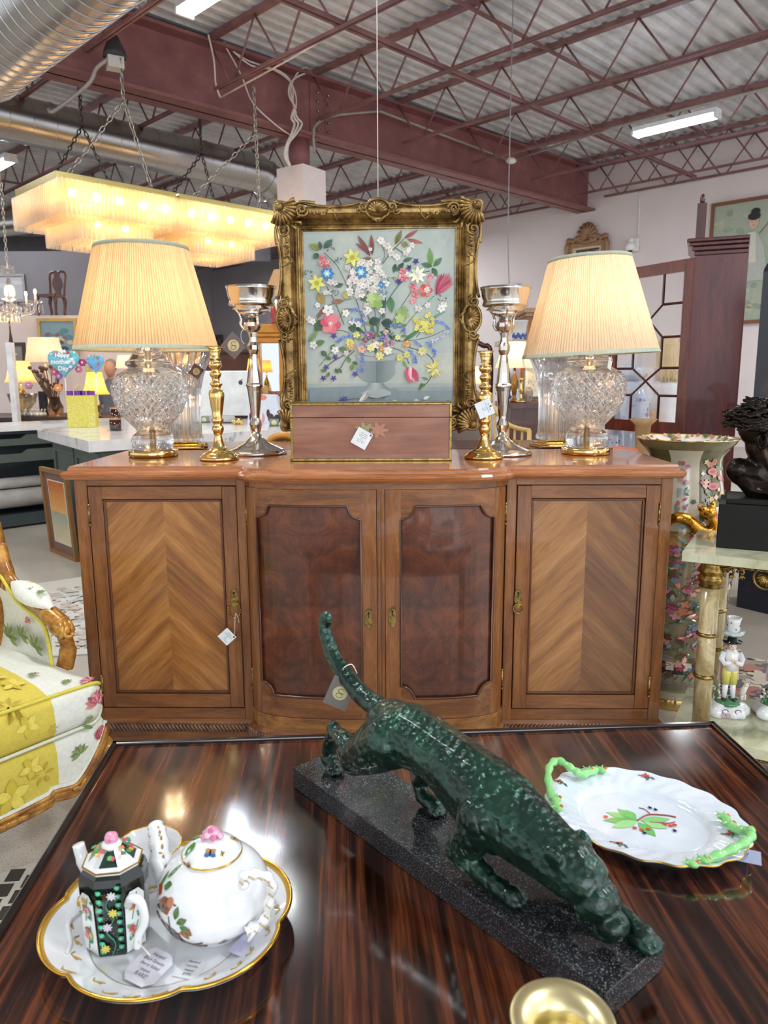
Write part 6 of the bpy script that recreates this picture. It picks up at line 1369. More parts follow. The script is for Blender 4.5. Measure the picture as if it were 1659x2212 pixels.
for j in range(1100):
    z = rv.uniform(vz(1430), vz(1140)); b.set(rv.choice(['#b96a80', '#c97a5c', '#4a5c48', '#5e7356', '#8a9a8a', '#8c7a58', '#6b4c3c', '#d8a090', '#7c8c9a', '#a8486a'])); b.decal(vs_, rv.uniform(-.44, .44), z, rv.choice([flowerp(rv.uniform(.008, .020), 5, 20), leafp(rv.uniform(.02, .045), .008), circ(.008, 7)]), .0008+.000006*j, rv.uniform(0, 6))
for z0, z1, c_ in ((1160, 1135, '#b08a50'), (1430, 1420, '#3c3a34'), (1462, 1452, '#7a7468')): 
    b.set(c_).lathe([(vr(vz(z0))+.0015, vz(z0)), (vr(vz(z1))+.0015, vz(z1))], 56, caps=False)
for j in range(160): b.set('#c9a04c').decal(vs_, rv.uniform(-.44, .44), rv.uniform(vz(1170), vz(1125)), circ(.0035, 6), .003)
for k in range(28): x = -.44+k*.0315; b.set('#2f2c2a' if k % 2 else '#e0d6c0'); b.decal(vs_, x, vz(1412), [(-.014, -.018), (.014, -.018), (.014, .018), (-.014, .018)], .0035); b.set('#8c8c84').decal(vs_, x, vz(1438), [(-.014, -.014), (.014, -.014), (.004, .014)], .0036)
def vrim(x, y, o): r = vp[-1][0]*(.72+y); return (r*math.cos(x), r*math.sin(x), zt-.032*(1-(.72+y)/.93)*1.2+.004+o)
for j in range(70): a = rv.uniform(0, 6.28); b.set(rv.choice(['#5d6b45', '#c9765a', '#8a8a58', '#d8b090', '#b96a60'])); b.decal(lambda x, y, o: (lambda r: ((r)*math.cos(a+x/.18), r*math.sin(a+x/.18), zt+.001-(vp[-1][0]*.95-r)*.55*1.3+o))(vp[-1][0]*.87+y), 0, rv.uniform(-.010, .012), flowerp(rv.uniform(.006, .012), 5, 16), .002+.00005*j)
b.build('vase_body', paintm(.16, .5), va)
b = MB(); b.tube([(vp[-1][0]*math.cos(k*PI/28), vp[-1][0]*math.sin(k*PI/28), zt) for k in range(56)], .003, 6, closed=True); b.lathe([(vp[0][0]+.003, .002), (vp[0][0]+.006, .03), (vp[0][0]+.002, .045)], 56, caps=False); b.build('gilt_band', BRASS, va)
def vq(x, y, d=0): q = py(x, y, VY-.14-d)-V0; return q
GLD = metalm('gold_dragon', '#d79c3a', .2, .5, 120)
dr = bez([vq(1440, 1152, -.05), vq(1442, 1130, .0), vq(1460, 1118, .03), vq(1485, 1122, .04), vq(1505, 1140, .04), vq(1530, 1150, .04), vq(1545, 1138, .04), vq(1537, 1118, .05), vq(1525, 1110, .06)], 5)
n = len(dr); pp = [('t', dr, [.010+.012*math.sin(PI*min(1, (i+2)/n)) for i in range(n)]), ('s', vq(1531, 1106, .06), (.030, .026, .022)), ('s', vq(1518, 1100, .07), (.018, .016, .012)), ('s', vq(1540, 1092, .05), (.012, .01, .018)), ('t', [vq(1500, 1140, .04), vq(1492, 1160, .03), vq(1498, 1172, .03)], [.012, .009, .012]), ('t', [vq(1545, 1138, .04), vq(1562, 1146, .04), vq(1576, 1142, .04)], [.014, .012, .006])]
organic('dragon_handle', pp, GLD, va, .004, 2, lambda co, n: .0022*abs(MN.noise(co*170)))
# ---------------------------------------------------------------- porcelain candlestick figures on the lower shelf
def figure(px, py_, label, lady=0):
    g = pz(px, py_, .101); t = thing('porcelain_figurine', label, 'figurine', (g.x, g.y, .1005), math.radians(-8))
    zc = (g-CAM).dot(FW); s = zc/1620; k = lambda v: v*s
    b = MB('#eef0f0'); b.lathe([(k(38), 0), (k(42), k(6)), (k(40), k(16)), (k(30), k(26)), (0, k(30))], 28, mod=lambda a, r, z, i: (r*(1+.10*math.cos(5*a))*(1.05 if abs(math.cos(a)) > .6 else .8), z))
    def bs2(x, y, o): return (x, -k(33)-o+ (k(8)*(y/k(30))), y)
    for x in (-18, -6, 8, 20): b.set('#b9909c').decal(bs2, k(x), k(9), circ(k(8), 10, k(3.5)), .002)
    for x in (-14, 12): b.set('#6a3a4a').tube([(k(x)+k(6)*math.cos(q*.7), -k(34), k(18)+k(5)*math.sin(q*.7)) for q in range(7)], k(.9), 4)
    b.set('#4a8a5c').lathe([(k(27), k(25)), (k(22), k(31)), (0, k(33))], 20); b.build('base', PORP, t)
    f = MB('#f2f2f0')
    for sx in (-1, 1):
        f.set('#f2f4f6').tube([(k(9*sx), -k(2), k(32)), (k(8*sx), 0, k(55)), (k(7*sx), 0, k(72))], [k(4), k(6), k(6)], 10)
        f.set('#181412').sph((k(10*sx), -k(6), k(34)), (k(5), k(8), k(3.4)), 10, 6)
        f.set('#e2d96a' if not lady else '#eef0f2').tube([(k(7.5*sx), 0, k(68)), (k(7*sx), 0, k(90)), (k(5*sx), 0, k(104))], [k(8), k(9.5), k(10)], 12)
    f.set('#f4f2f0').tube([(0, 0, k(100)), (0, 0, k(120)), (0, 0, k(138)), (0, 0, k(145))], [k(14), k(14), k(15), k(8)], 14)
    for sx in (-1, 1): f.set('#eef0f2').tube([(k(15*sx), 0, k(138)), (k(21*sx), -k(4), k(124)), (k(16*sx), -k(12), k(116)), (k(4*sx), -k(16), k(122))], [k(6.5), k(6.5), k(6), k(4.5)], 10); f.set('#e9c8b4').sph((k(3*sx), -k(17), k(124)), k(3.6), 8, 6)
    f.set('#ecc8d4').grid(lambda u, w: (k(-18+36*u)*(1+.25*(1-w)), k(9+4*math.sin(u*9)), k(72+58*w)), 8, 6)
    f.set('#efd6c8').sph((0, -k(1), k(152)), (k(8.5), k(8.5), k(10.5)), 14, 10); f.sph((0, -k(9), k(151)), k(2), 6, 4)
    f.set('#7a5a48'); [f.sph((k(3*q), -k(8.4), k(154)), k(1.1), 6, 4) for q in (-1, 1)]; f.set('#c04a44').sph((0, -k(8.6), k(147)), (k(2), k(.8), k(.8)), 6, 4)
    f.set('#5a3c2c').sph((0, k(2), k(155)), (k(9), k(9), k(9)), 10, 8)
    f.build('figure_body', PORP, t)
    h = MB('#14120f'); h.lathe([(k(19), k(161)), (k(20), k(162.5)), (k(11), k(164)), (k(9.5), k(172)), (0, k(173))], 20); h.build('hat', PORP, t)
    c_ = MB('#cfe0dc'); c_.lathe([(k(5), k(172)), (k(20), k(180)), (k(22), k(183)), (k(10), k(184))], 24, mod=lambda a, r, z, i: (r*(1+.1*math.cos(9*a)), z+(k(2)*math.cos(9*a) if r > k(15) else 0)))
    c_.set('#eef0f2').lathe([(k(8), k(182)), (k(13), k(190)), (k(12), k(204)), (k(15), k(216)), (k(12), k(216)), (k(9), k(200)), (0, k(196))], 24)
    for j in range(8): a = j*.8; c_.set('#6a2a44').sph((k(12.5)*math.cos(a), k(12.5)*math.sin(a), k(192+(j % 3)*7)), k(1.8), 6, 4)
    c_.build('candle_cup', PORP, t)
    d = MB('#f2ece6'); d.tube([(k(26), -k(4), k(34)), (k(27), -k(4), k(52))], k(4), 8); d.tube([(k(26), -k(4), k(46)), (k(30), -k(4), k(60)), (k(33), -k(6), k(68))], [k(6.5), k(6), k(5)], 10); d.sph((k(32), -k(8), k(70)), (k(5), k(7), k(5)), 10, 7); d.tube([(k(33), -k(4), k(34)), (k(33), -k(4), k(46))], k(2.2), 6); d.set('#d9b0a4').sph((k(36), -k(5), k(73)), (k(1.6), k(2), k(4)), 6, 4); d.build('dog', PORP, t)
    l = MB('#4f8a4c'); rr = random.Random(px)
    for j in range(26): p = (k(-24+rr.uniform(-7, 7)), k(rr.uniform(-4, 8)), k(30+rr.uniform(0, 34))); l.set(rr.choice(['#4f8a4c', '#3f6f40', '#e8e4dc', '#d8a0b0'])); l.sph(p, (k(4.5), k(2.5), k(3)), 6, 4, Matrix.Rotation(j, 3, 'Z'))
    l.tube([(k(-24), k(2), k(28)), (k(-24), k(2), k(60))], k(2), 6); l.build('flowering_shrub', PORP, t)
figure(1570, 1540, 'porcelain candlestick figure of a boy in yellow breeches and black hat')
figure(1672, 1545, 'second porcelain figure cut off by the right edge of the photo', 1)
# ---------------------------------------------------------------- mahogany bureau bookcase with open glazed door
MAH2 = woodm('mahogany_side', '#45181a', '#5b2220', '#6e2f2a', (10, 10, 1.2), 1.4, .28, .4)
K1 = py(1503, 553, 5.3); K2 = py(1618, 546, 5.175); d_ = Vector((K2.x-K1.x, K2.y-K1.y, 0)); KW = d_.length; ka = math.atan2(d_.y, d_.x); KT = K1.z; 
bk = thing('bookcase', 'tall dark mahogany bookcase seen from its side with an open glazed door', 'bookcase', (K1.x, K1.y, FLOOR), ka); kt = KT-FLOOR
KD = .55; zl = .80
b = MB(); b.bb(0, KW, 0, .02, 0, kt); b.bb(0, KW, KD-.02, KD, 0, kt); b.bb(KW-.015, KW, .02, KD-.02, 0, kt); b.bb(0, KW-.015, .02, KD-.02, kt-.02, kt); b.bb(0, KW-.015, .02, KD-.02, zl+.08, zl+.1); b.bb(0, .02, .02, KD-.02, 0, zl+.08)
for z in (1.25, 1.6): b.bb(.03, KW-.015, .02, KD-.02, z, z+.02)
b.build('carcase', MAH2, bk)
b = MB()
for o, z0, z1 in ((.01, kt, kt+.03), (.025, kt+.03, kt+.06), (.045, kt+.06, kt+.085), (.06, kt+.085, kt+.11)): b.bb(-o, KW+.0, -o*.7, KD+o, z0, z1)
b.build('cornice', MAH, bk, mods=[('bevel', .006, 2)])
pt_ = py(1513, 441, 5.35).z-FLOOR; b = MB(); b.bb(-.01, .05, .02, .08, kt+.112, pt_); b.build('crest_post', MAH, bk)
b = MB(); b.lathe([(.014, pt_), (.018, pt_+.02), (.016, pt_+.045), (.006, pt_+.062), (0, pt_+.064)], 14, (.02, .05, 0)); b.build('finial', MAH, bk)
# door
D1 = py(1500, 556, 5.29); D2 = py(1322, 584, 5.95); dd = Vector((D2.x-D1.x, D2.y-D1.y, 0)); DW = dd.length; da = math.atan2(dd.y, dd.x)-ka
Mz = Matrix.Rotation(da, 4, 'Z'); z0 = zl+.10+.02; z1 = kt-.01; fwd = .075
b = MB().set(T=Mz); b.bb(0, fwd, -.012, .012, z0, z1); b.bb(DW-fwd, DW, -.012, .012, z0, z1); b.bb(fwd, DW-fwd, -.012, .012, z0, z0+.085); b.bb(fwd, DW-fwd, -.012, .012, z1-.08, z1); do = b.build('door', woodm('mahogany_door', '#4d1f14', '#6b3020', '#80422c', (10, 10, 2), 1.4, .3, .35), bk)
b = MB().set(T=Mz); g0, g1, h0_, h1 = fwd, DW-fwd, z0+.085, z1-.08; gw, gh = g1-g0, h1-h0_
X = lambda f: g0+gw*f; Z = lambda f: h0_+gh*f
q = [((.30, 1), (.30, .80)), ((.30, .80), (0, .80)), ((.30, .80), (.5, .70)), ((.70, 1), (.70, .80)), ((.70, .80), (1, .80)), ((.70, .80), (.5, .70)), ((.5, .70), (.28, .58)), ((.5, .70), (.72, .58)), ((.28, .58), (0, .58)), ((.72, .58), (1, .58)), ((.28, .58), (.28, .37)), ((.72, .58), (.72, .37)), ((.28, .37), (0, .37)), ((.72, .37), (1, .37)), ((.28, .37), (.5, .28)), ((.72, .37), (.5, .28)), ((.5, .28), (.28, .18)), ((.5, .28), (.72, .18)), ((.28, .18), (0, .18)), ((.72, .18), (1, .18)), ((.28, .18), (.28, 0)), ((.72, .18), (.72, 0))]
for (a, c_) in q: b.tube([(X(a[0]), 0, Z(a[1])), (X(c_[0]), 0, Z(c_[1]))], .009, 4, sm=False)
b.build('glazing_bars', MAH, do)
b = MB().set(T=Mz); b.bb(g0, g1, -.002, .002, h0_, h1); b.build('glass', glassm('door_glass', '#ffffff', .0, 1.05, .75), do)
# dark japanned cabinet at the right edge
J = py(1640, 700, 4.2); jc = thing('arched_cabinet', 'arched navy and brown cabinet partly seen at the right edge', 'cabinet', (J.x, J.y, FLOOR), math.radians(-52))
jz = py(1625, 545, 4.2).z-FLOOR
b = MB('#10141f'); n = 12; prof = [(0, 0), (.50, 0), (.50, jz-.1)]+[(.25+.25*math.cos(PI*k/n), jz-.1+.1*math.sin(PI*k/n)**1.2) for k in range(1, n)]+[(0, jz-.1)]
b.prism(prof, 0, .42, lambda x, y, w: (w, x, y)); b.build('carcase', flat('#131826', .25, 0, .3), jc)
b = MB('#8a6a58'); b.bb(.422, .46, -.01, .06, 0, jz-.05); b.bb(.422, .46, .44, .51, 0, jz-.05); b.bb(.422, .46, .06, .44, jz-.12, jz-.03); b.build('frame', flat('#7f6252', .4), jc)
b = MB(); b.bb(.425, .435, .06, .44, .2, jz-.12); b.build('door_panel', flat('#a83c48', .6, 0, 0, .4, 30), jc)
# ================================================================== bergere chair at the left
ch = thing('armchair', 'carved gilt wood armchair with yellow striped floral upholstery, left of the coffee table', 'armchair', (-1.274, 2.021, FLOOR), math.radians(53.13))
FZ = .09
m = N('upholstery'); a = m.n('ShaderNodeVertexColor', layer_name='Col'); v = m.coord(); m.bump(m.noise(v, 260, 2), .3, .003); FAB = m.fin(m.mix(a.outputs[0], m.ramp(m.noise(v, 90, 2), [(.3, (.88,)*3), (.7, (1,)*3)]), 1.0, 'MULTIPLY'), .8)
m = N('gilt_wood'); v = m.coord((6, 6, 6)); c = m.ramp(m.noise(v, 3, 6, .7), [(.3, '#5e3410'), (.45, '#9a6422'), (.6, '#c08a38'), (.75, '#d8a850')]); GW = m.fin(c, .3, .25, .3)
YEL, WHT = '#d9c450', '#e6e6da'
def stripe(x): return YEL if -.10 < x < .165 else (WHT if x > -.3 else YEL)
def loftx(b, prof, xs, wob=None):
    """prof(x) -> list of (d, z) points; skin across x with stripe colours"""
    n = len(prof(0))
    for i in range(len(xs)-1):
        b.set(stripe((xs[i]+xs[i+1])/2)); A = [(xs[i], -d, z+FZ) for d, z in prof(xs[i])]; B = [(xs[i+1], -d, z+FZ) for d, z in prof(xs[i+1])]
        b.add(A+B, [(k, k+1, n+k+1, n+k) for k in range(n-1)], True)
xs = [-.335+.67*i/60 for i in range(61)]
def edge(x): return max(0, (abs(x)-.285)/.05)**2
def cushp(x):
    e = edge(x); c = .045*math.cos(x/.34*1.45) ; t = .355-.02*e; bt = .245+.03*e; o = .300-.03*e
    return [(-.30, t+c*.6), (-.15, t+c), (0, t+c*1.1), (.12, t+c), (.22, t+c*.75), (.27, t+c*.35), (.295-.03*e, t+.004), (.306-.03*e, t-.02), (.310-.03*e, (t+bt)/2), (.306-.03*e, bt+.02), (.292-.03*e, bt), (.2, bt-.002), (-.3, bt-.002)]
b = MB(); loftx(b, cushp, xs)
for s in (-1, 1): P = cushp(s*.335); b.set(stripe(s*.33)).add([(s*.335, -d, z+FZ) for d, z in P], [tuple(range(len(P)))], True)
def cs(x, y, o):     # cushion surface for woven motifs: y < 0 up the front face, y > 0 back over the top
    x = max(-.33, min(.33, x)); e = edge(x); c = .045*math.cos(x/.34*1.45)
    if y < 0: return (x, -(.309-.03*e+o+.0015), .35+FZ+y)
    return (x, -(.295-.03*e-y), .357+c*min(1.05, .35+y*5)+FZ+o+.0015)
rc = random.Random(31)
def motif(b, s, x, y, kind, sc=1):
    if kind == 'pink':
        for k in range(9): b.set(['#a8485c', '#c8707a', '#d89a90'][k % 3]).decal(s, x, y, leafp(.042*sc, .010*sc, 6), .0004+.0001*k, 1.57+(k-4)*.42)
    if kind == 'leaf':
        for k in range(7): b.set('#6f8148' if k % 2 else '#8a9a62').decal(s, x, y, leafp(.045*sc, .009*sc, 6), .0004+.0001*k, .5+k*.5)
    if kind == 'berry':
        for k in range(2): b.set(['#b04a5c', '#c86a72'][k]).decal(s, x+.012*k*sc, y+.006*k, circ(.016*sc, 12, .019*sc), .0006+.0002*k)
        b.set('#6f8a48').decal(s, x-.02*sc, y+.03*sc, leafp(.04*sc, .008*sc), .0005, 2.6); b.decal(s, x, y-.02*sc, leafp(.07*sc, .002*sc), .0004, -1.2)
    if kind == 'star':
        for k in range(6): b.set('#b9a234').decal(s, x+.008*sc*math.cos(k*1.047), y+.008*sc*math.sin(k*1.047), leafp(.024*sc, .0045*sc, 5), .0004+.0001*k, k*1.047)
    if kind == 'ghost':
        for k in range(5): b.set('#cdb73c' if k % 2 else '#e3d05c').decal(s, x, y, leafp(.036*sc, .012*sc, 6), .0003+.0001*k, k*1.25+x*9)
for x, y, k, s_ in [(.30, -.045, 'pink', 1), (.30, .02, 'pink', .7), (.25, .05, 'leaf', .45), (.27, -.09, 'leaf', .4), (-.02, -.06, 'star', 1.1), (.09, -.035, 'ghost', 1), (.06, .02, 'star', 1.2), (.02, .12, 'ghost', 1.2), (.12, .11, 'ghost', 1), (.20, .14, 'leaf', .5), (-.12, .05, 'leaf', 1), (-.14, -.06, 'leaf', 1), (-.2, .1, 'pink', .8), (.10, .18, 'ghost', 1), (.16, -.07, 'star', .5)]: motif(b, cs, x, y, k, s_)
b.build('seat_cushion', FAB, ch)
def pipe(zf, df, col, r=.0055):
    b = MB(col); b.tube([(x, -(df(x)), zf(x)+FZ) for x in xs], r, 6); return b.build('piping', FAB, ch)
pipe(lambda x: .362-.02*edge(x)+.010*math.cos(x/.34*1.45), lambda x: .300-.03*edge(x), '#d8c84c'); pipe(lambda x: .243+.03*edge(x), lambda x: .298-.03*edge(x), '#dfe0c8')
def botz(x): t = abs(x)/.335; return .082 + .03*t**2 + .10*max(0, (t-.62)/.38)**1.3 - .012*math.cos(t*9)*(t > .4)
def basep(x): e = edge(x); bz = botz(x); return [(-.3, .238), (.26, .238), (.295-.02*e, .228), (.303-.02*e, .20), (.303-.02*e, (bz+.2)/2), (.298-.02*e, bz)]
b = MB(); loftx(b, basep, xs)
def bsf(x, y, o): x = max(-.33, min(.33, x)); return (x, -(.305-.02*edge(x)+o+.001), y+FZ)
for x, y, k, s_ in [(.30, .205, 'berry', .9), (.235, .17, 'leaf', .7), (.12, .16, 'star', 1.1), (.03, .13, 'ghost', 1.5), (.09, .19, 'ghost', 1), (-.04, .19, 'star', .8), (-.13, .16, 'leaf', 1), (-.2, .13, 'leaf', .8)]: motif(b, bsf, x, y, k, s_)
b.build('seat_base', FAB, ch); 
b = MB(WHT); b.tube([(x, -(.302-.02*edge(x)), botz(x)+FZ+.004) for x in xs], .008, 6); b.build('trim_cord', FAB, ch)
b = MB()
for dz, r, dd in ((-.012, .014, .0), (-.026, .013, -.004), (.0, .008, .006)): b.tube([(x, -(.302+dd-.02*edge(x)), botz(x)+dz+FZ-.004) for x in xs], r, 8)
for s in (-1, 1):
    for dx in (0, .03, -.03): b.sph((s*.02+dx, -.318, botz(0)+FZ-.018), (.022, .008, .010), 8, 6)
b.tube([(.2+.01*k, -.315, botz(.2+.01*k)+FZ-.012+.006*math.sin(k*2)) for k in range(5)], .008, 6); b.build('seat_rail', GW, ch)
for sx in (-1, 1):
    for d in (.27, -.27):
        b = MB(); y = -d; b.tube(bez([(sx*.325, y, .24), (sx*.345, y-.0*d, .19), (sx*.33, y, .10), (sx*.335, y, .0)], 5), [.034]*5+[.030]*4+[.020]*4+[.015]*3, 10); b.build('leg', GW, ch)
    arm = MB(); arm.tube(bez([(sx*.335, -.08, .44), (sx*.345, -.09, .50), (sx*.325, -.105, .56), (sx*.305, -.11, .60)], 6), [.026]*7+[.022]*6+[.026]*6, 10)
    arm.tube(bez([(sx*.31, -.13, .595), (sx*.30, -.06, .628), (sx*.305, .05, .655), (sx*.31, .17, .70), (sx*.31, .22, .80)], 6), [.03]*6+[.022]*6+[.02]*7+[.024]*6, 10)
    arm.sph((sx*.307, -.125, .592), (.034, .036, .030), 14, 10)
    for k in range(3): arm.tube([(sx*.307+(k-1)*.014, -.15, .61), (sx*.307+(k-1)*.016, -.165, .585), (sx*.307+(k-1)*.013, -.150, .562)], .0085, 8)
    arm.tube([(sx*.307+.018*math.cos(q*.6)*(1-.06*q), -.158-.002*q, .578+.018*math.sin(q*.6)*(1-.06*q)) for q in range(12)], .006, 6)
    arm.build('arm', GW, ch)
    pd = MB(WHT); pd.grid(lambda u, w: (sx*.300+.042*math.cos(w*PI*1.2-.3)*math.sin(max(.12, u*PI*.9+.15)), -.10+.23*u, .640+.045*u+.036*math.sin(w*PI*1.2-.3)*math.sin(max(.12, u*PI*.9+.15))+.004), 12, 12)
    def ps(x, y, o): return (sx*.300+x, -.02+y, .694+.0*x-9*x*x+.18*y+o)
    motif(pd, ps, 0, .02, 'leaf', .5); motif(pd, ps, .0, -.03, 'leaf', .45); pd.set('#d8b83c').decal(ps, .01, .05, flowerp(.014, 5, 20), .001); pd.build('arm_pad', FAB, ch)
    sp = MB(WHT); sp.grid(lambda u, w: (sx*(.292+.02*math.sin(w*PI)), -.06+.34*u, .44+(.17+.07*u)*w), 10, 8)
    def ss(x, y, o): return (sx*(.288-o), x, y)
    for x, y, k, s_ in [(.0, .50, 'leaf', 1.1), (.08, .52, 'leaf', 1), (.03, .58, 'pink', .5), (.16, .50, 'leaf', 1.2)]: motif(sp, ss, x, y, k, s_)
    sp.build('side_panel', FAB, ch)
    cp2 = MB('#d8c84c'); cp2.tube(bez([(sx*.29, -.09, .46), (sx*.285, -.08, .57), (sx*.285, -.04, .605), (sx*.285, .08, .64), (sx*.29, .2, .72)], 5), .006, 6); cp2.build('piping', FAB, ch)
b = MB(); b.tube(bez([(-.31, .22, .70), (-.32, .27, .86), (-.27, .31, 1.02), (-.1, .33, 1.09), (.0, .33, 1.11), (.1, .33, 1.09), (.27, .31, 1.02), (.32, .27, .86), (.31, .22, .70)], 6), .026, 10); b.tube([(-.3, .27, .36), (-.31, .24, .72)], .022, 8); b.tube([(.3, .27, .36), (.31, .24, .72)], .022, 8); b.build('back_frame', GW, ch)
b = MB(WHT); b.grid(lambda u, w: (-.28+.56*u, .26+.05*w-.03*math.sin(u*PI)*math.sin(w*PI), .42+(.60+.08*math.sin(u*PI))*w), 14, 12)
def bk_(x, y, o): return (x, .222-o+.03*abs(x)/.28, y)
for x, y, k, s_ in [(.2, .6, 'leaf', 1.2), (.12, .7, 'pink', 1), (-.05, .65, 'leaf', 1.3), (.22, .82, 'leaf', 1), (-.2, .75, 'pink', 1), (.0, .85, 'berry', 1)]: motif(b, bk_, x, y, k, s_)
b.build('back_panel', FAB, ch)
# ================================================================== rugs
def rug(name, label, pts, col, spots, z=.008, dens=200, mot=.06):
    b = MB(col); zz = FLOOR+z; b.prism([(p.x, p.y) for p in pts], FLOOR+.0005, zz, lambda x, y, w: (x, y, w)); r_ = random.Random(3)
    x0, x1, y0, y1 = min(p.x for p in pts), max(p.x for p in pts), min(p.y for p in pts), max(p.y for p in pts)
    o_, ax, ay = Vector((pts[0].x, pts[0].y)), Vector((pts[1].x-pts[0].x, pts[1].y-pts[0].y)), Vector((pts[3].x-pts[0].x, pts[3].y-pts[0].y))
    for k in range(dens):
        q = o_+ax*r_.uniform(.05, .95)+ay*r_.uniform(.05, .95); b.set(r_.choice(spots)); b.decal(lambda x, y, o: (x, y, zz+o), q.x, q.y, r_.choice([flowerp(mot, 5, 20), leafp(mot*1.6, mot*.3)]), .0003+.00002*k, r_.uniform(0, 6))
    return tag(b.build(name, FAB, fix=False), label, 'rug')
a = pz(185, 1408, FLOOR); q0 = pz(75, 1262, FLOOR)
rug('rug', 'pale worn rug on the floor between the armchair and sideboard', [pz(-60, 1430, FLOOR), pz(320, 1408, FLOOR), pz(330, 1225, FLOOR), pz(20, 1272, FLOOR)], '#d9d4c8', ['#cfc4b8', '#c9b8ae', '#c4c4bc', '#d0bfae'], dens=300, mot=.035)
r0 = pz(75, 1868, FLOOR); b = MB('#cbc6ba'); P_ = [pz(-40, 1905, FLOOR), pz(78, 1866, FLOOR), pz(150, 2150, FLOOR), pz(-160, 2150, FLOOR)]; b.prism([(p.x, p.y) for p in P_], FLOOR+.0005, FLOOR+.006, lambda x, y, w: (x, y, w)); b.set('#3c362f')
for i in range(16):
    for j in range(12):
        q = P_[1]+(P_[0]-P_[1]).normalized()*(.022+i*.034)+(P_[2]-P_[1]).normalized()*(.03+j*.05)
        if (i+j) % 2: b.decal(lambda x, y, o: (x, y, FLOOR+.006+o), q.x, q.y, [(-.02, -.026), (.02, -.026), (.02, .026), (-.02, .026)], .0004, .1)
tag(b.build('rug', FAB, fix=False), 'black and cream woven rug under the left edge of the coffee table', 'rug')
b = MB(); rug('rug', 'dark patterned rug under the tall vase and onyx table', [pz(1425, 1560, FLOOR)+Vector((.0, .2, 0)), pz(1700, 1640, FLOOR)+Vector((.4, .3, 0)), Vector((3.1, 4.3, 0)), Vector((1.0, 4.5, 0))], '#8c8478', ['#5c5a58', '#9a6a5c', '#b8ac98', '#4a5460'], dens=260, mot=.06)
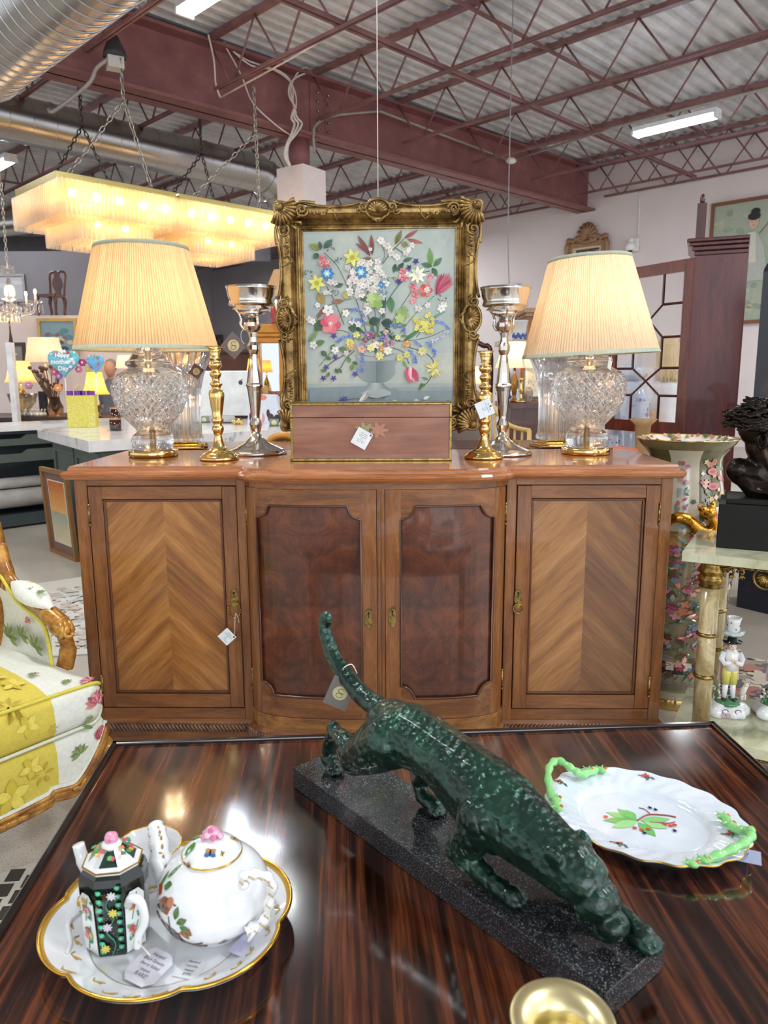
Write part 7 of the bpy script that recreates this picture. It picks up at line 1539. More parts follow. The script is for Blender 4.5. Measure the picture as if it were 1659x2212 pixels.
# ================================================================== chandeliers
m = N('chandelier_glass'); tr = m.n('ShaderNodeBsdfTransparent'); gl = m.n('ShaderNodeBsdfGlossy'); gl.inputs['Roughness'].default_value = .12; tl_ = m.n('ShaderNodeBsdfTranslucent'); tl_.inputs[0].default_value = (1, .93, .84, 1); tr.inputs[0].default_value = (1, .97, .92, 1)
m1 = m.n('ShaderNodeMixShader'); m1.inputs[0].default_value = .30; m.l(tl_.outputs[0], m1.inputs[1]); m.l(gl.outputs[0], m1.inputs[2]); m2 = m.n('ShaderNodeMixShader'); m2.inputs[0].default_value = .42; m.l(tr.outputs[0], m2.inputs[1]); m.l(m1.outputs[0], m2.inputs[2]); m.l(m2.outputs[0], m.out.inputs[0]); TG = m.m
CZ = 3.36
def tube_chandelier(label, u0, u1, v0, v1, first):
    c = W((u0+u1)/2, (v0+v1)/2, CZ); t = thing('tube_chandelier', label, 'chandelier', c, math.radians(45)); hu, hv = (u1-u0)/2, (v1-v0)/2
    b = MB(); b.bb(-hu, hu, -hv+.12, hv-.12, 0, .09); b.build('brass_plate', metalm('brushed_brass', '#c9b878', .35), t, mods=[('bevel', .004, 1)])
    def fluted(b, x, y, z0, z1, r=.024):
        b.tube([(x, y, z1), (x, y, z0)], r, 10, caps=False)
        b.tube([(x, y, z1), (x, y, z0+.006)], r*.55, 6, caps=False)
    pos = []; sp = .052; n1 = int(2*hu/sp); n2 = int(2*hv/sp)
    for i in range(n1): pos.append((-hu+sp*(i+.5), -hv, -.36, .0))
    for i in range(n2): pos.append((-hu, -hv+sp*(i+.5), -.36, .0))
    k1, k2 = hu*.62, hv*.66
    for i in range(int(2*k1/sp)): pos.append((-k1+sp*(i+.5), -k2, -.56, -.22))
    for i in range(int(2*k2/sp)): pos.append((-k1, -k2+sp*(i+.5), -.56, -.22))
    for x, y, z0, z1 in pos[:100]:
        b = MB(); fluted(b, 0, 0, z0, z1); b.build('glass_tube', TG, t, loc=(x, y, 0), fix=False)
    b = MB(); rest = pos[100:]
    for i in range(n1): rest.append((-hu+sp*(i+.5), hv, -.36, 0))
    for i in range(n2): rest.append((hu, -hv+sp*(i+.5), -.36, 0))
    for i in range(int(2*k1/sp)): rest.append((-k1+sp*(i+.5), k2, -.56, -.22))
    for i in range(int(2*k2/sp)): rest.append((k1, -k2+sp*(i+.5), -.56, -.22))
    for g in (.86, .74):
        for i in range(int(2*hu*g/(sp*1.4))):
            for s in (-1, 1): rest.append((-hu*g+sp*1.4*(i+.5), s*hv*g, -.38, -.2))
        for i in range(int(2*hv*g/(sp*1.4))):
            for s in (-1, 1): rest.append((s*hu*g, -hv*g+sp*1.4*(i+.5), -.38, -.2))
    for g in (.75, .5, .25):
        for i in range(int(2*k1*g/(sp*1.4))):
            for s in (-1, 1): rest.append((-k1*g+sp*1.4*(i+.5), s*k2*g, -.58, -.42))
        for i in range(int(2*k2*g/(sp*1.4))):
            for s in (-1, 1): rest.append((s*k1*g, -k2*g+sp*1.4*(i+.5), -.58, -.42))
    for x, y, z0, z1 in rest: b.tube([(x, y, z1), (x, y, z0)], .024, 8, caps=False)
    o = b.build('glass_tubes', TG, t, fix=False); o['kind'] = 'stuff'
    for i in range(5):
        x = -hu+.16+i*(2*hu-.32)/4; b = MB(); b.sph((x, -hv+.12, -.12), (.045, .045, .05), 10, 8); b.build('bulb', emitm('chandelier_bulb', '#ffc878', 26), t)
    for x, y, z in ((-k1*.4, -k2+.12, -.36), (k1*.4, -k2+.14, -.36)): b = MB(); b.sph((x, y, z), (.04, .04, .045), 10, 8); b.build('bulb', emitm('chandelier_bulb', '#ffc878', 26), t)
    for x, y in ((-.4, -.5), (.4, -.5), (-.4, .4), (.4, .4)): L = point('chandelier_light', (x, y, -.2), 6, (1, .66, .32), .08); L.parent = t
    L = point('chandelier_light', (0, 0, -.42), 5, (1, .66, .32), .08); L.parent = t
    return t
tube_chandelier('left of the two joined glass tube chandeliers with lit bulbs', 3.58, 5.02, 8.42, 9.85, 1)
tube_chandelier('right of the two joined glass tube chandeliers, behind the painting frame', 5.06, 6.5, 8.42, 9.85, 0)
def chain(label, a, e, mt, r=.038, group='chains holding the glass tube chandeliers'):
    a, e = Vector(a), Vector(e); d = (e-a); L = d.length; d.normalize(); q = d.orthogonal().normalized(); w = d.cross(q); n = int(L/(r*1.9)); b = MB()
    for i in range(n):
        c = a+d*(L*(i+.5)/n); s1 = q if i % 2 else w
        b.tube([c+d*(r*1.15*math.cos(t*PI/4))+s1*(r*.55*math.sin(t*PI/4)) for t in range(8)], r*.21, 4, closed=True)
    return tag(b.build('chain', mt, fix=False), label, 'chain', group)
CH_M = metalm('zinc_chain', '#b9b6ae', .35); zt = CZ+.09
names = ['%s strand of the %s chain pair' % (s, w) for w in ('front left', 'rear left', 'front right', 'rear right') for s in ('left', 'right')]
for k, (top, e1, e2) in enumerate([((4.37, 8.45, 4.85), (3.75, 8.62), (4.75, 8.62)), ((4.55, 9.93, 4.85), (3.9, 9.65), (4.85, 9.65)), ((6.09, 8.35, 4.85), (5.3, 8.62), (6.3, 8.62)), ((6.28, 9.93, 4.85), (5.4, 9.65), (6.35, 9.65))]):
    T = W(*top); K = T+Vector((0, 0, -.55 if k % 2 == 0 else -.45)); mm = CH_M if k % 2 == 0 else metalm('dark_chain', '#6a625c', .4)
    chain('knotted chain cluster hanging from the joist above the %s of the glass chandeliers' % ('front left', 'rear left', 'front right', 'rear right')[k], T+W(.02, .03), K+W(.0, .02), mm, .032); chain('second chain of the knotted cluster above the %s of the glass chandeliers' % ('front left', 'rear left', 'front right', 'rear right')[k], T-W(.03, .02), K, mm, .032)
    chain(names[2*k]+' down to the brass plate', K, W(e1[0], e1[1], zt), mm); chain(names[2*k+1]+' down to the brass plate', K, W(e2[0], e2[1], zt), mm)
# crystal chandelier hanging at the left edge
cc = py(24, 668, 8.6); t = thing('crystal_chandelier', 'small crystal arm chandelier hanging by a chain at the left edge', 'chandelier', cc)
CL = glassm('crystal_drops', '#ffffff', .02, 1.5, .35)
b = MB(); b.lathe([(.0, -.10), (.05, -.09), (.10, -.04), (.12, .02), (.04, .05), (.03, .10), (.055, .16), (.05, .22), (.02, .32), (.015, .42), (.06, .44), (.07, .46), (.0, .47)], 20); b.build('crystal_stem', CL, t)
for k in range(5):
    a = 2*PI*k/5+.1; ca, sa = math.cos(a), math.sin(a); b = MB(); b.tube(bez([(.03*ca, .03*sa, .0), (.14*ca, .14*sa, -.05), (.24*ca, .24*sa, -.02), (.27*ca, .27*sa, .06)], 5), .014, 8); b.lathe([(.02, .06), (.07, .08), (.075, .09)], 16, (.27*ca, .27*sa, 0)); ar = b.build('arm', CL, t)
    b = MB(); b.tube([(.27*ca, .27*sa, .08), (.27*ca, .27*sa, .16)], .013, 8); b.build('candle_sleeve', flat('#eee2cc', .5), ar); b = MB(); b.sph((.27*ca, .27*sa, .19), (.015, .015, .03), 8, 6); b.build('bulb', emitm('candle_glow2', '#ffd9a0', 22), ar)
    b = MB()
    for j in range(8): q = 2*PI*j/8; b.sph((.27*ca+.07*math.cos(q), .27*sa+.07*math.sin(q), .02-.03*(j % 2)), (.009, .009, .035), 6, 5)
    b.build('pendants', CL, ar)
b = MB()
for j in range(14): q = 2*PI*j/14; b.sph((.10*math.cos(q), .10*math.sin(q), -.1), (.010, .010, .035), 6, 5); b.sph((.065*math.cos(q), .065*math.sin(q), .40), (.007, .007, .03), 6, 5)
b.build('pendants', CL, t)
L = point('chandelier_light', (0, 0, .2), 5, WARM, .1); L.parent = t
q = cc+Vector((0, 0, .47)); chain('thin chain holding the crystal chandelier at the left edge', q, py(2, 395, 8.6)+Vector((0, 0, 0)), metalm('zinc_chain', '#b9b6ae', .35), .024, None)
q2 = py(2, 395, 8.6); b = MB(); b.tube([q2, (q2.x, q2.y, CEIL+.02)], .006, 6); tag(b.build('hanging_rod', CHROME), 'thin rod above the chain of the crystal chandelier', 'rod')
# ================================================================== the shop behind
GRNP = flat('#59615a', .5, 0, 0, .05); GRND = flat('#41484a', .5, 0, 0, .05)
m = N('white_marble'); v = m.coord(); c = m.ramp(m.noise(v, 2.2, 7, .7, 1.6), [(.36, '#a9a7a8'), (.42, '#e6e2e0'), (.6, '#f4f1ee'), (.72, '#dcd8d6')]); WMAR = m.fin(c, .2, 0, .3)
def uvb(b, u0, u1, v0, v1, z0, z1, inset=0): b.box(W((u0+u1)/2, (v0+v1)/2, (z0+z1)/2), (u1-u0, v1-v0, z1-z0), math.radians(45))
CTZ = .84
NI, LI, RI = pz(191, 953, CTZ), pz(80, 926, CTZ), pz(600, 928, CTZ); dU = (RI-NI).normalized(); dV = (LI-NI); LV = dV.length; dV.normalize(); LU = 2.9
isl = thing('counter', 'green panelled island counter with a white marble top, behind the left lamp', 'counter', (NI.x, NI.y, FLOOR))
def iu(b, u0, u1, v0, v1, z0, z1):   # u along the front, v along the end
    b.prism([(u0, v0), (u1, v0), (u1, v1), (u0, v1)], z0, z1, lambda x, y, w: (dU.x*x+dV.x*y, dU.y*x+dV.y*y, w))
ht_ = CTZ-FLOOR
b = MB(); iu(b, 0, LU, 0, LV, ht_-.075, ht_); b.build('marble_top', WMAR, isl, mods=[('bevel', .004, 1)])
b = MB(); iu(b, .10, LU-.1, .42, LV-.06, 0, ht_-.076); iu(b, .10, .34, .09, .42, 0, ht_-.076); iu(b, .34, LU-.1, .09, .42, ht_-.15, ht_-.076); iu(b, LU-.3, LU-.1, .09, .42, 0, ht_-.15); iu(b, .34, LU-.3, .09, .42, 0, .30); b.build('base', GRNP, isl)
for v0 in (.10, LV*.5):
    b = MB(); e_ = LV*.5-.14
    for q in ((v0, v0+.06, .03, .83), (v0+e_-.06, v0+e_, .03, .83), (v0+.06, v0+e_-.06, .76, .83), (v0+.06, v0+e_-.06, .03, .12)): iu(b, .085, .10, q[0], q[1], q[2], q[3])
    b.build('side_panel', GRNP, isl)
b = MB(); iu(b, .5, LU-.5, .14, .36, .301, .52); b.build('stored_rug_roll', flat('#5a3a24', .8), isl)
bc = thing('counter', 'long green drawer counter with a marble top along the left background', 'counter', W(1.6, 7.5, FLOOR), math.radians(45))
def bu(b, u0, u1, v0, v1, z0, z1): b.bb(u0-1.6, u1-1.6, v0-7.5, v1-7.5, z0-FLOOR, z1-FLOOR)
b = MB(); bu(b, -1.2, 4.6, 7.03, 7.62, CTZ-.05, CTZ); b.build('marble_top', WMAR, bc)
b = MB(); bu(b, -1.2, 4.55, 7.5, 7.58, FLOOR+.1, CTZ-.051); bu(b, -1.2, 4.55, 7.1, 7.5, FLOOR+.02, FLOOR+.12); bu(b, -1.2, 4.55, 7.1, 7.5, CTZ-.08, CTZ-.051)
for u in (.2, 2.95, 4.5): bu(b, u, u+.05, 7.1, 7.5, FLOOR+.12, CTZ-.08)
b.build('carcass', GRND, bc)
for u0 in (-1.1, .3, 1.65, 3.05):
    for z0, z1 in ((.66, .755), (.51, .62)):
        b = MB(); w = 1.28; b.prism([(0, 0), (w, 0), (w, z1-z0), (w*.68, z1-z0), (w*.64, z1-z0-.035), (w*.36, z1-z0-.035), (w*.32, z1-z0), (0, z1-z0)], 7.08-7.5, 7.10-7.5, lambda x, y, q: (u0-1.6+x, q, z0+y-FLOOR)); b.build('drawer', GRNP, bc)
    b = MB(); b.tube([(u0-1.6, -.30, .17+.09), (u0-.4, -.30, .17+.09)], .085, 14); b.build('fabric_roll', flat('#b8b2ac', .7), bc)
    b = MB(); b.tube([(u0-1.6, -.28, .40), (u0-.4, -.28, .40)], .05, 14); b.build('fabric_roll', flat('#d0cac4', .7), bc)
# partition with a chair on top
b = MB(); p0 = py(-300, 672, 10.2); p1 = py(330, 690, 10.4); zt = py(100, 682, 10.3).z; b.box(((p0.x+p1.x)/2, 10.3, (zt+FLOOR)/2), (p1.x-p0.x, .12, zt-FLOOR), .02)
o = struct('wall_partition', b, PINKW)
b = MB(); q = py(0, 562, 13.5); b.box((q.x, 13.5, 2.3), (6, .1, 2.2)); struct('wall_grey_upper', b, wallm('dark_grey_paint', '#6c686c', '#787478'))
def seat_chair(px, yb, Y, sc, label):
    p = py(px, yb, Y); t = thing('dining_chair', label, 'chair', (p.x, p.y, zt+.001), -.25); k = sc; M_ = MAH
    b = MB(); b.prism([(-.26*k, -.22*k), (.26*k, -.22*k), (.21*k, .20*k), (-.21*k, .20*k)], .42*k, .48*k, lambda x, y, w: (x, y, w)); b.build('seat', M_, t, mods=[('bevel', .015, 2)])
    for sx in (-1, 1):
        for sy in (-1, 1): b = MB(); x, y = sx*(.23 if sy < 0 else .18)*k, sy*.19*k; b.tube(bez([(x, y, .42*k), (x+sx*.03*k, y-.03*k*(sy < 0), .3*k), (x, y, .08*k), (x+sx*.02*k, y-.02*k, 0)], 4), [.045*k]*5+[.032*k]*8, 8); b.build('leg', M_, t)
    b = MB(); b.tube(bez([(-.19*k, .2*k, .46*k), (-.20*k, .24*k, .75*k), (-.21*k, .27*k, .98*k), (-.1*k, .28*k, 1.04*k), (0, .28*k, 1.02*k), (.1*k, .28*k, 1.04*k), (.21*k, .27*k, .98*k), (.20*k, .24*k, .75*k), (.19*k, .2*k, .46*k)], 5), .028*k, 8); b.build('back_frame', M_, t)
    b = MB(); b.prism([(-.08*k, .47*k), (.08*k, .47*k), (.07*k, .58*k), (.14*k, .72*k), (.12*k, .85*k), (.07*k, .92*k), (.09*k, 1.02*k), (-.09*k, 1.02*k), (-.07*k, .92*k), (-.12*k, .85*k), (-.14*k, .72*k), (-.07*k, .58*k)], .23*k, .255*k); b.build('splat', M_, t)
seat_chair(115, 680, 10.3, .56, 'dark red wooden chair with a solid vase splat standing on the white partition')
# display tables behind the counters
def table(name, label, x0, x1, y0, y1, z, mat, cat='table', rz=0):
    t = thing(name, label, cat, ((x0+x1)/2, (y0+y1)/2, FLOOR), rz); w, d, h = (x1-x0)/2, (y1-y0)/2, z-FLOOR
    b = MB(); b.bb(-w, w, -d, d, h-.04, h); b.build('top', mat, t); b = MB(); b.bb(-w+.04, w-.04, -d+.04, d-.04, .08, h-.041); b.build('body', mat, t); b = MB(); b.bb(-w+.06, w-.06, -d+.06, d-.06, 0, .079); b.build('plinth', mat, t); return t
table('display_table', 'dark table holding lamps and glassware behind the left counter', -5.7, -2.5, 8.45, 9.6, .82, flat('#3a2a22', .5))
table('display_table', 'dark table behind the computer in the middle background', -2.3, -.75, 8.6, 9.6, .82, flat('#2e2320', .5))
TZL = .821
def zpx(y, Y): return py(400, y, Y).z
def lamp(px, Y, top, bot, rt_, rb_, base, label, bmat=BRASS, bz=TZL, lit=1.5, col='#f7ecd8', bell=0, shade_only=False, bcol=None, bw=10, nm='table_lamp'):
    p = py(px, bot, Y); s = (Y*.984)/1620; t = thing(nm, label, 'lamp', (p.x, p.y, bz)); zb = p.z-bz; ztp = zpx(top, Y)-bz
    b = MB(col); n = 72; b.lathe([((rb_+(rt_-rb_)*(q/6)**(.55 if bell else 1))*s, zb+(ztp-zb)*q/6) for q in range(7)], n, mod=lambda a, r, z, i: (r*(1+.012*math.cos(24*a)), z), caps=False)
    b.build('lampshade', shadem('shade_'+col, col, tr=.5), t, fix=False)
    b = MB(); b.tube([(0, 0, zb-.02), (0, 0, zb+.06)], .008, 6)
    h = zb-.02; w = bw*s; b.lathe([(w*.9, 0), (w*.9, .015), (w*.4, .03), (w*.5, h*.25), (w, h*.55), (w*.8, h*.75), (w*.25, h*.9), (w*.2, h)], 20); b.build('base', bmat, t)
    if lit: L = point('lamp_light', (0, 0, zb+(ztp-zb)*.4), lit, WARM, .03); L.parent = t
    return t
WC = flat('#e4ddd0', .4)
lamp(98, 9.42, 728, 782, 30, 40, 0, 'lamp with a wide cream pleated shade left of the heart balloons', WC, lit=1.6)
lamp(45, 8.92, 778, 826, 20, 33, 0, 'lamp with a glowing yellow bell shade at the far left', BRASS, lit=3.0, col='#f5dc9a', bell=1)
lamp(20, 9.4, 672, 695, 17, 23, 0, 'small square pale lamp shade high at the left edge above the black and gold base', flat('#3a2c1c', .3, .5), lit=1.2, bw=7)
lamp(207, 8.6, 803, 852, 15, 30, 0, 'bright yellow bell shaded lamp behind the gift bag', BRASS, lit=4.5, col='#f6cf6a', bell=1)
lamp(277, 9.1, 767, 795, 20, 26, 0, 'pale pink shaded lamp behind the neck of the left crystal lamp', WC, lit=2.0, col='#f6ddd2')
# framed sea picture on the partition, white frame panel
def pic(px0, px1, y0, y1, Y, label, fc, cc_, spots, fw=.04, rz=0, th=.03, nm='framed_picture', lean=0, mat_=None):
    a, e = py(px0, y0, Y), py(px1, y1, Y); w, h = e.x-a.x, a.z-e.z; t = thing(nm, label, 'picture', ((a.x+e.x)/2, Y, (a.z+e.z)/2), rz); LM = Matrix.Rotation(lean, 4, 'X')
    b = MB().set(T=LM); frame_rect(b, w, h, fw, -th, 0); b.build('frame', flat(fc, .4, .2), t)
    b = MB(cc_).set(T=LM); b.bb(-w/2+fw*.8, w/2-fw*.8, -.008, 0, -h/2+fw*.8, h/2-fw*.8); r_ = random.Random(int(px0)+7); W2, H2 = w/2-fw*1.3, h/2-fw*1.3
    if mat_: b.set(mat_).bb(-W2*.72, W2*.72, -.0095, 0, -H2*.75, H2*.75); W2 *= .6; H2 *= .6
    for k, (c_, n_, sx, sz) in enumerate(spots):
        for j in range(n_):
            b.set(c_); x, z = r_.uniform(-1, 1)*W2*.8, (sz+r_.uniform(-.35, .35))*H2*.8; b.decal(lambda x, y, o: (x, -.0097-o, y), x, z, circ(W2*sx*r_.uniform(.5, 1), 8, H2*sx*.5), .0002+.00005*(j+10*k), 0)
    b.build('picture', paintm(.5), t); return t
pic(80, 172, 688, 770, 10.18, 'gilt framed picture of a blue coast hung on the white partition', '#b49a5c', '#7f9fae', [('#4f8a9a', 8, .4, .3), ('#c9b8a0', 5, .3, -.2), ('#a04a3c', 4, .15, -.1), ('#3c5a66', 5, .3, -.6)])
pic(-30, 58, 592, 652, 13.43, 'pale framed panel on the grey wall at the far left', '#8f8c8c', '#a9a8aa', [('#b9b8ba', 6, .4, .3)])
pic(18, 60, 740, 800, 9.75, 'small dark framed mirror between the lamps at the far left', '#3a3028', '#8a8e90', [('#d8d0b0', 3, .2, 0)])
b = MB(); q = py(20, 740, 8.35); b.bb(q.x-.03, q.x+.03, 8.32, 8.4, FLOOR, q.z); tag(b.build('shelf_post', flat('#e9e8e6', .5)), 'white square post standing at the left behind the drawer counter', 'post')
# glass bowl, amber vase, dried roses
def setb(px, Y, z=TZL): p = py(px, 860, Y); return Vector((p.x, Y, z))
s9 = 8.7*.984/1620
t = thing('glass_bowl', 'large clear glass bowl on the left background table', 'bowl', setb(49, 8.66)); b = MB(); b.lathe([(.06, 0), (.07, .01), (.03, .03), (.06, .06), (.14, .16), (.165, .26), (.158, .26), (.13, .16), (.05, .07), (0, .06)], 32); b.build('bowl_body', glassm('clear_glass', '#ffffff', .02, 1.45, .5), t, fix=False)
b = MB('#c9c4bc')
rr = random.Random(5)
for k in range(9):
    c_ = setb(36+k*7, 8.49+.02*(k % 3)); bb_ = MB(rr.choice(['#b9b2a6', '#8f8a84', '#d9d2c4'])); bb_.sph((0, 0, .03), (.035, .03, .03), 8, 6); bb_.tube([(0, 0, .05), (.02, 0, .09)], .01, 6); tag(bb_.build('silver_ornament', paintm(.3, 0, 0, 60, .5), loc=c_), 'small silver trinket among the row in front of the glass bowl', 'ornament', 'small silver trinkets on the left background table')
t = thing('flower_vase', 'amber glass vase holding dried brown roses left of the gift bag', 'vase', setb(118, 8.75)); b = MB(); b.lathe([(.05, 0), (.085, .04), (.09, .10), (.06, .17), (.055, .22), (.05, .22), (.05, .1), (0, .03)], 24); b.build('vase_body', glassm('amber_glass', '#b8803c', .05, 1.4, .2), t, fix=False)
b = MB('#6a4a34')
for k in range(26): x, z, y = rr.uniform(-.24, .12), rr.uniform(.32, .56), rr.uniform(-.08, .08); b.set('#5a4234').tube([(0, 0, .1), (x*.5, y, z*.6), (x, y, z)], .005, 5); b.set(rr.choice(['#6a4434', '#7c5644', '#5a3a2c'])); b.sph((x, y, z), (.026, .026, .022), 8, 6)
o = b.build('dried_roses', flat('#6a4a36', .8), t); 
b = MB('#2a2030'); b.bb(-.04, .04, -.03, .03, 0, .28); tag(b.build('dark_box', paintm(.5), loc=setb(93, 8.9)), 'narrow dark upright box between the glass bowl and amber vase', 'box')
# gift bag and balloons on the island
g = py(178, 922, 6.35); g.z = CTZ+.001; t = thing('gift_bag', 'yellow spotted paper gift bag with purple tissue on the island counter', 'bag', g, math.radians(10)); s = 6.35*.984/1620
bw2, bh, bd_ = 29*s, 69*s, .10
b = MB('#e0d35a'); b.bb(-bw2, bw2, 0, bd_*1.2, 0, bh); r_ = random.Random(4)
for k in range(150): x, z = r_.uniform(-bw2*.94, bw2*.94), bh*(1-r_.random()**.6)*.97; b.set('#f6f2c4'); b.decal(lambda x, y, o: (x, -.0004-o, y), x, z, circ(.0035, 6), .0003+.00001*k)
b.set('#d2c44c').bb(-bw2-.0005, -bw2, 0, bd_*1.2, 0, bh); b.build('bag_body', paintm(.6), t)
b = MB('#7c3ca8'); [b.box((x, .05, bh+.012), (.05, .08, .05), x*9) for x in (-.07, -.02, .03, .07)]; b.build('tissue_paper', paintm(.7), t)
for y in (.0, .11): b = MB(); b.tube(bez([(-.05, y, bh-.01), (-.045, y, bh+.06), (0, y, bh+.085), (.045, y, bh+.06), (.05, y, bh-.01)], 5), .0035, 6); b.build('handle', flat('#d9c868', .6), t)
def heart(px, py_, w, Y, col, label, txt=(), rz=0):
    c = py(px, py_, Y); s = Y*.984/1620; t = thing('heart_balloon', label, 'balloon', c, rz); W_ = w*s
    def hf(u, w_):
        a = 2*PI*u; x = 16*math.sin(a)**3/16; z = (13*math.cos(a)-5*math.cos(2*a)-2*math.cos(3*a)-math.cos(4*a))/16; k = math.sin(w_*PI); return (W_*x*k**.7, -W_*.36*math.cos(w_*PI), W_*(z*k**.7))
    b = MB(col); b.grid(hf, 40, 11, cu=True)
    def hs(x, y, o): return (x, -W_*.36*max(0, 1-((x/W_)**2+(y/W_-.1)**2)*1.0)**.5-o-.004, y)
    r_ = random.Random(px)
    for k in range(12): b.set(r_.choice(['#c8485c', '#d88aa0', '#e8f0f0', '#8a6ac0', '#6aa860'])); a = r_.uniform(0, 6.3); b.decal(hs, W_*.62*math.cos(a), W_*.6*math.sin(a)+W_*.1, flowerp(W_*.12, 5, 20), .0008+.00004*k)
    for i, (tx, sz) in enumerate(txt): b.set('#f2f6f4'); textfaces(b, tx, sz*W_, lambda x, y: hs(x, W_*(.42-.42*i)+y, .003), .1, 1, .002)
    b.build('foil', paintm(.12, .6), t)
    b = MB(); b.tube([(0, 0, -W_*.9), (0, .0, CTZ+.2-c.z)], .005, 6); b.build('stick', WHITEP, t)
heart(138, 782, 33, 6.38, '#6fc0cc', 'turquoise heart foil balloon with lettering above the gift bag', (('Happy', .34), ("mother's", .42), ('Day', .40)), .15)
heart(206, 784, 22, 6.40, '#6ab4dc', 'plain blue heart foil balloon right of the lettered one', (), -.3)
for px, y_, c_, r0 in ((178, 783, '#c02c6c', 9), (170, 798, '#d86a80', 8), (118, 803, '#d0506c', 9), (128, 812, '#9a70c0', 8), (126, 838, '#e89040', 10), (190, 797, '#d8c050', 6), (62, 832, '#d890b0', 9)):
    Y = 6.42 if px > 100 else 8.7; c = py(px, y_, Y); s = Y*.984/1620; b = MB(c_); 
    for k in range(6): a = k*1.047; b.sph((r0*.55*s*math.cos(a), 0, r0*.55*s*math.sin(a)), (r0*.5*s, r0*.3*s, r0*.4*s), 8, 6)
    b.set('#f0e0e8').sph((0, -r0*.2*s, 0), r0*.3*s, 8, 6); tag(b.build('foil_flower', paintm(.12, .6), loc=c), {178: 'magenta foil flower between the two heart balloons', 170: 'coral foil flower below the magenta one', 118: 'red foil flower under the lettered heart balloon', 128: 'lilac foil flower under the lettered heart balloon', 126: 'orange foil flower left of the gift bag handles', 190: 'small yellow foil flower beside the blue heart balloon', 62: 'pink foil flower above the glass bowl'}[px], 'balloon')
def candle(px, yb, Y, hpx, wpx, label, z=CTZ):
    c = py(px, yb, Y); c.z = z+.001; s = Y*.984/1620; t = thing('jar_candle', label, 'candle', c); b = MB(); r, h = wpx*s, hpx*s; b.lathe([(r*.95, 0), (r, .004), (r, h*.85), (0, h*.86)], 24); b.build('jar', flat('#3c1c14', .1, 0, .6), t); b = MB(); b.lathe([(r*1.03, h*.86), (r*1.03, h), (0, h)], 24); b.build('lid', metalm('copper_lid', '#c89068', .3), t)
candle(250, 930, 5.95, 27, 12.5, 'dark jar candle with copper lid on the island counter'); candle(249, 903, 7.2, 30, 10, 'second jar candle with copper lid, on the counter further back')
# framed landscape leaning on the island
pa, pb_ = pz(112, 1190, FLOOR), pz(168, 1214, FLOOR); pw_ = (pb_-pa).length; phh = (pz(112, 1190, FLOOR)-py(112, 1007, pa.y)).length
t = thing('framed_picture', 'framed orange sunset landscape leaning on the end of the island counter', 'picture', (pa+pb_)/2+Vector((0, 0, phh/2)), math.atan2(pb_.y-pa.y, pb_.x-pa.x)); LM = Matrix.Rotation(math.radians(2.5), 4, 'X')
b = MB().set(T=LM); frame_rect(b, pw_, phh, .03, -.03, 0); b.build('frame', flat('#8a6238', .4), t); KX, KZ = pw_/.42, phh/.84
b = MB('#7a5e54').set(T=LM); b.bb(-.185*KX, .185*KX, -.010, 0, -.395*KZ, .395*KZ); b.set('#d8cdb8').bb(-.135*KX, .135*KX, -.012, 0, -.30*KZ, .31*KZ)
for k in range(24): b.set(mixc('#b8602c', '#e0a85c', k/12) if k < 12 else mixc('#9aa08c', '#d8c8a0', (k-12)/12)); z1_ = .30-.58*k/24; b.bb(-.125*KX, .125*KX, -.0135, 0, (z1_-.0245)*KZ, z1_*KZ)
b.build('picture', paintm(.5), t)
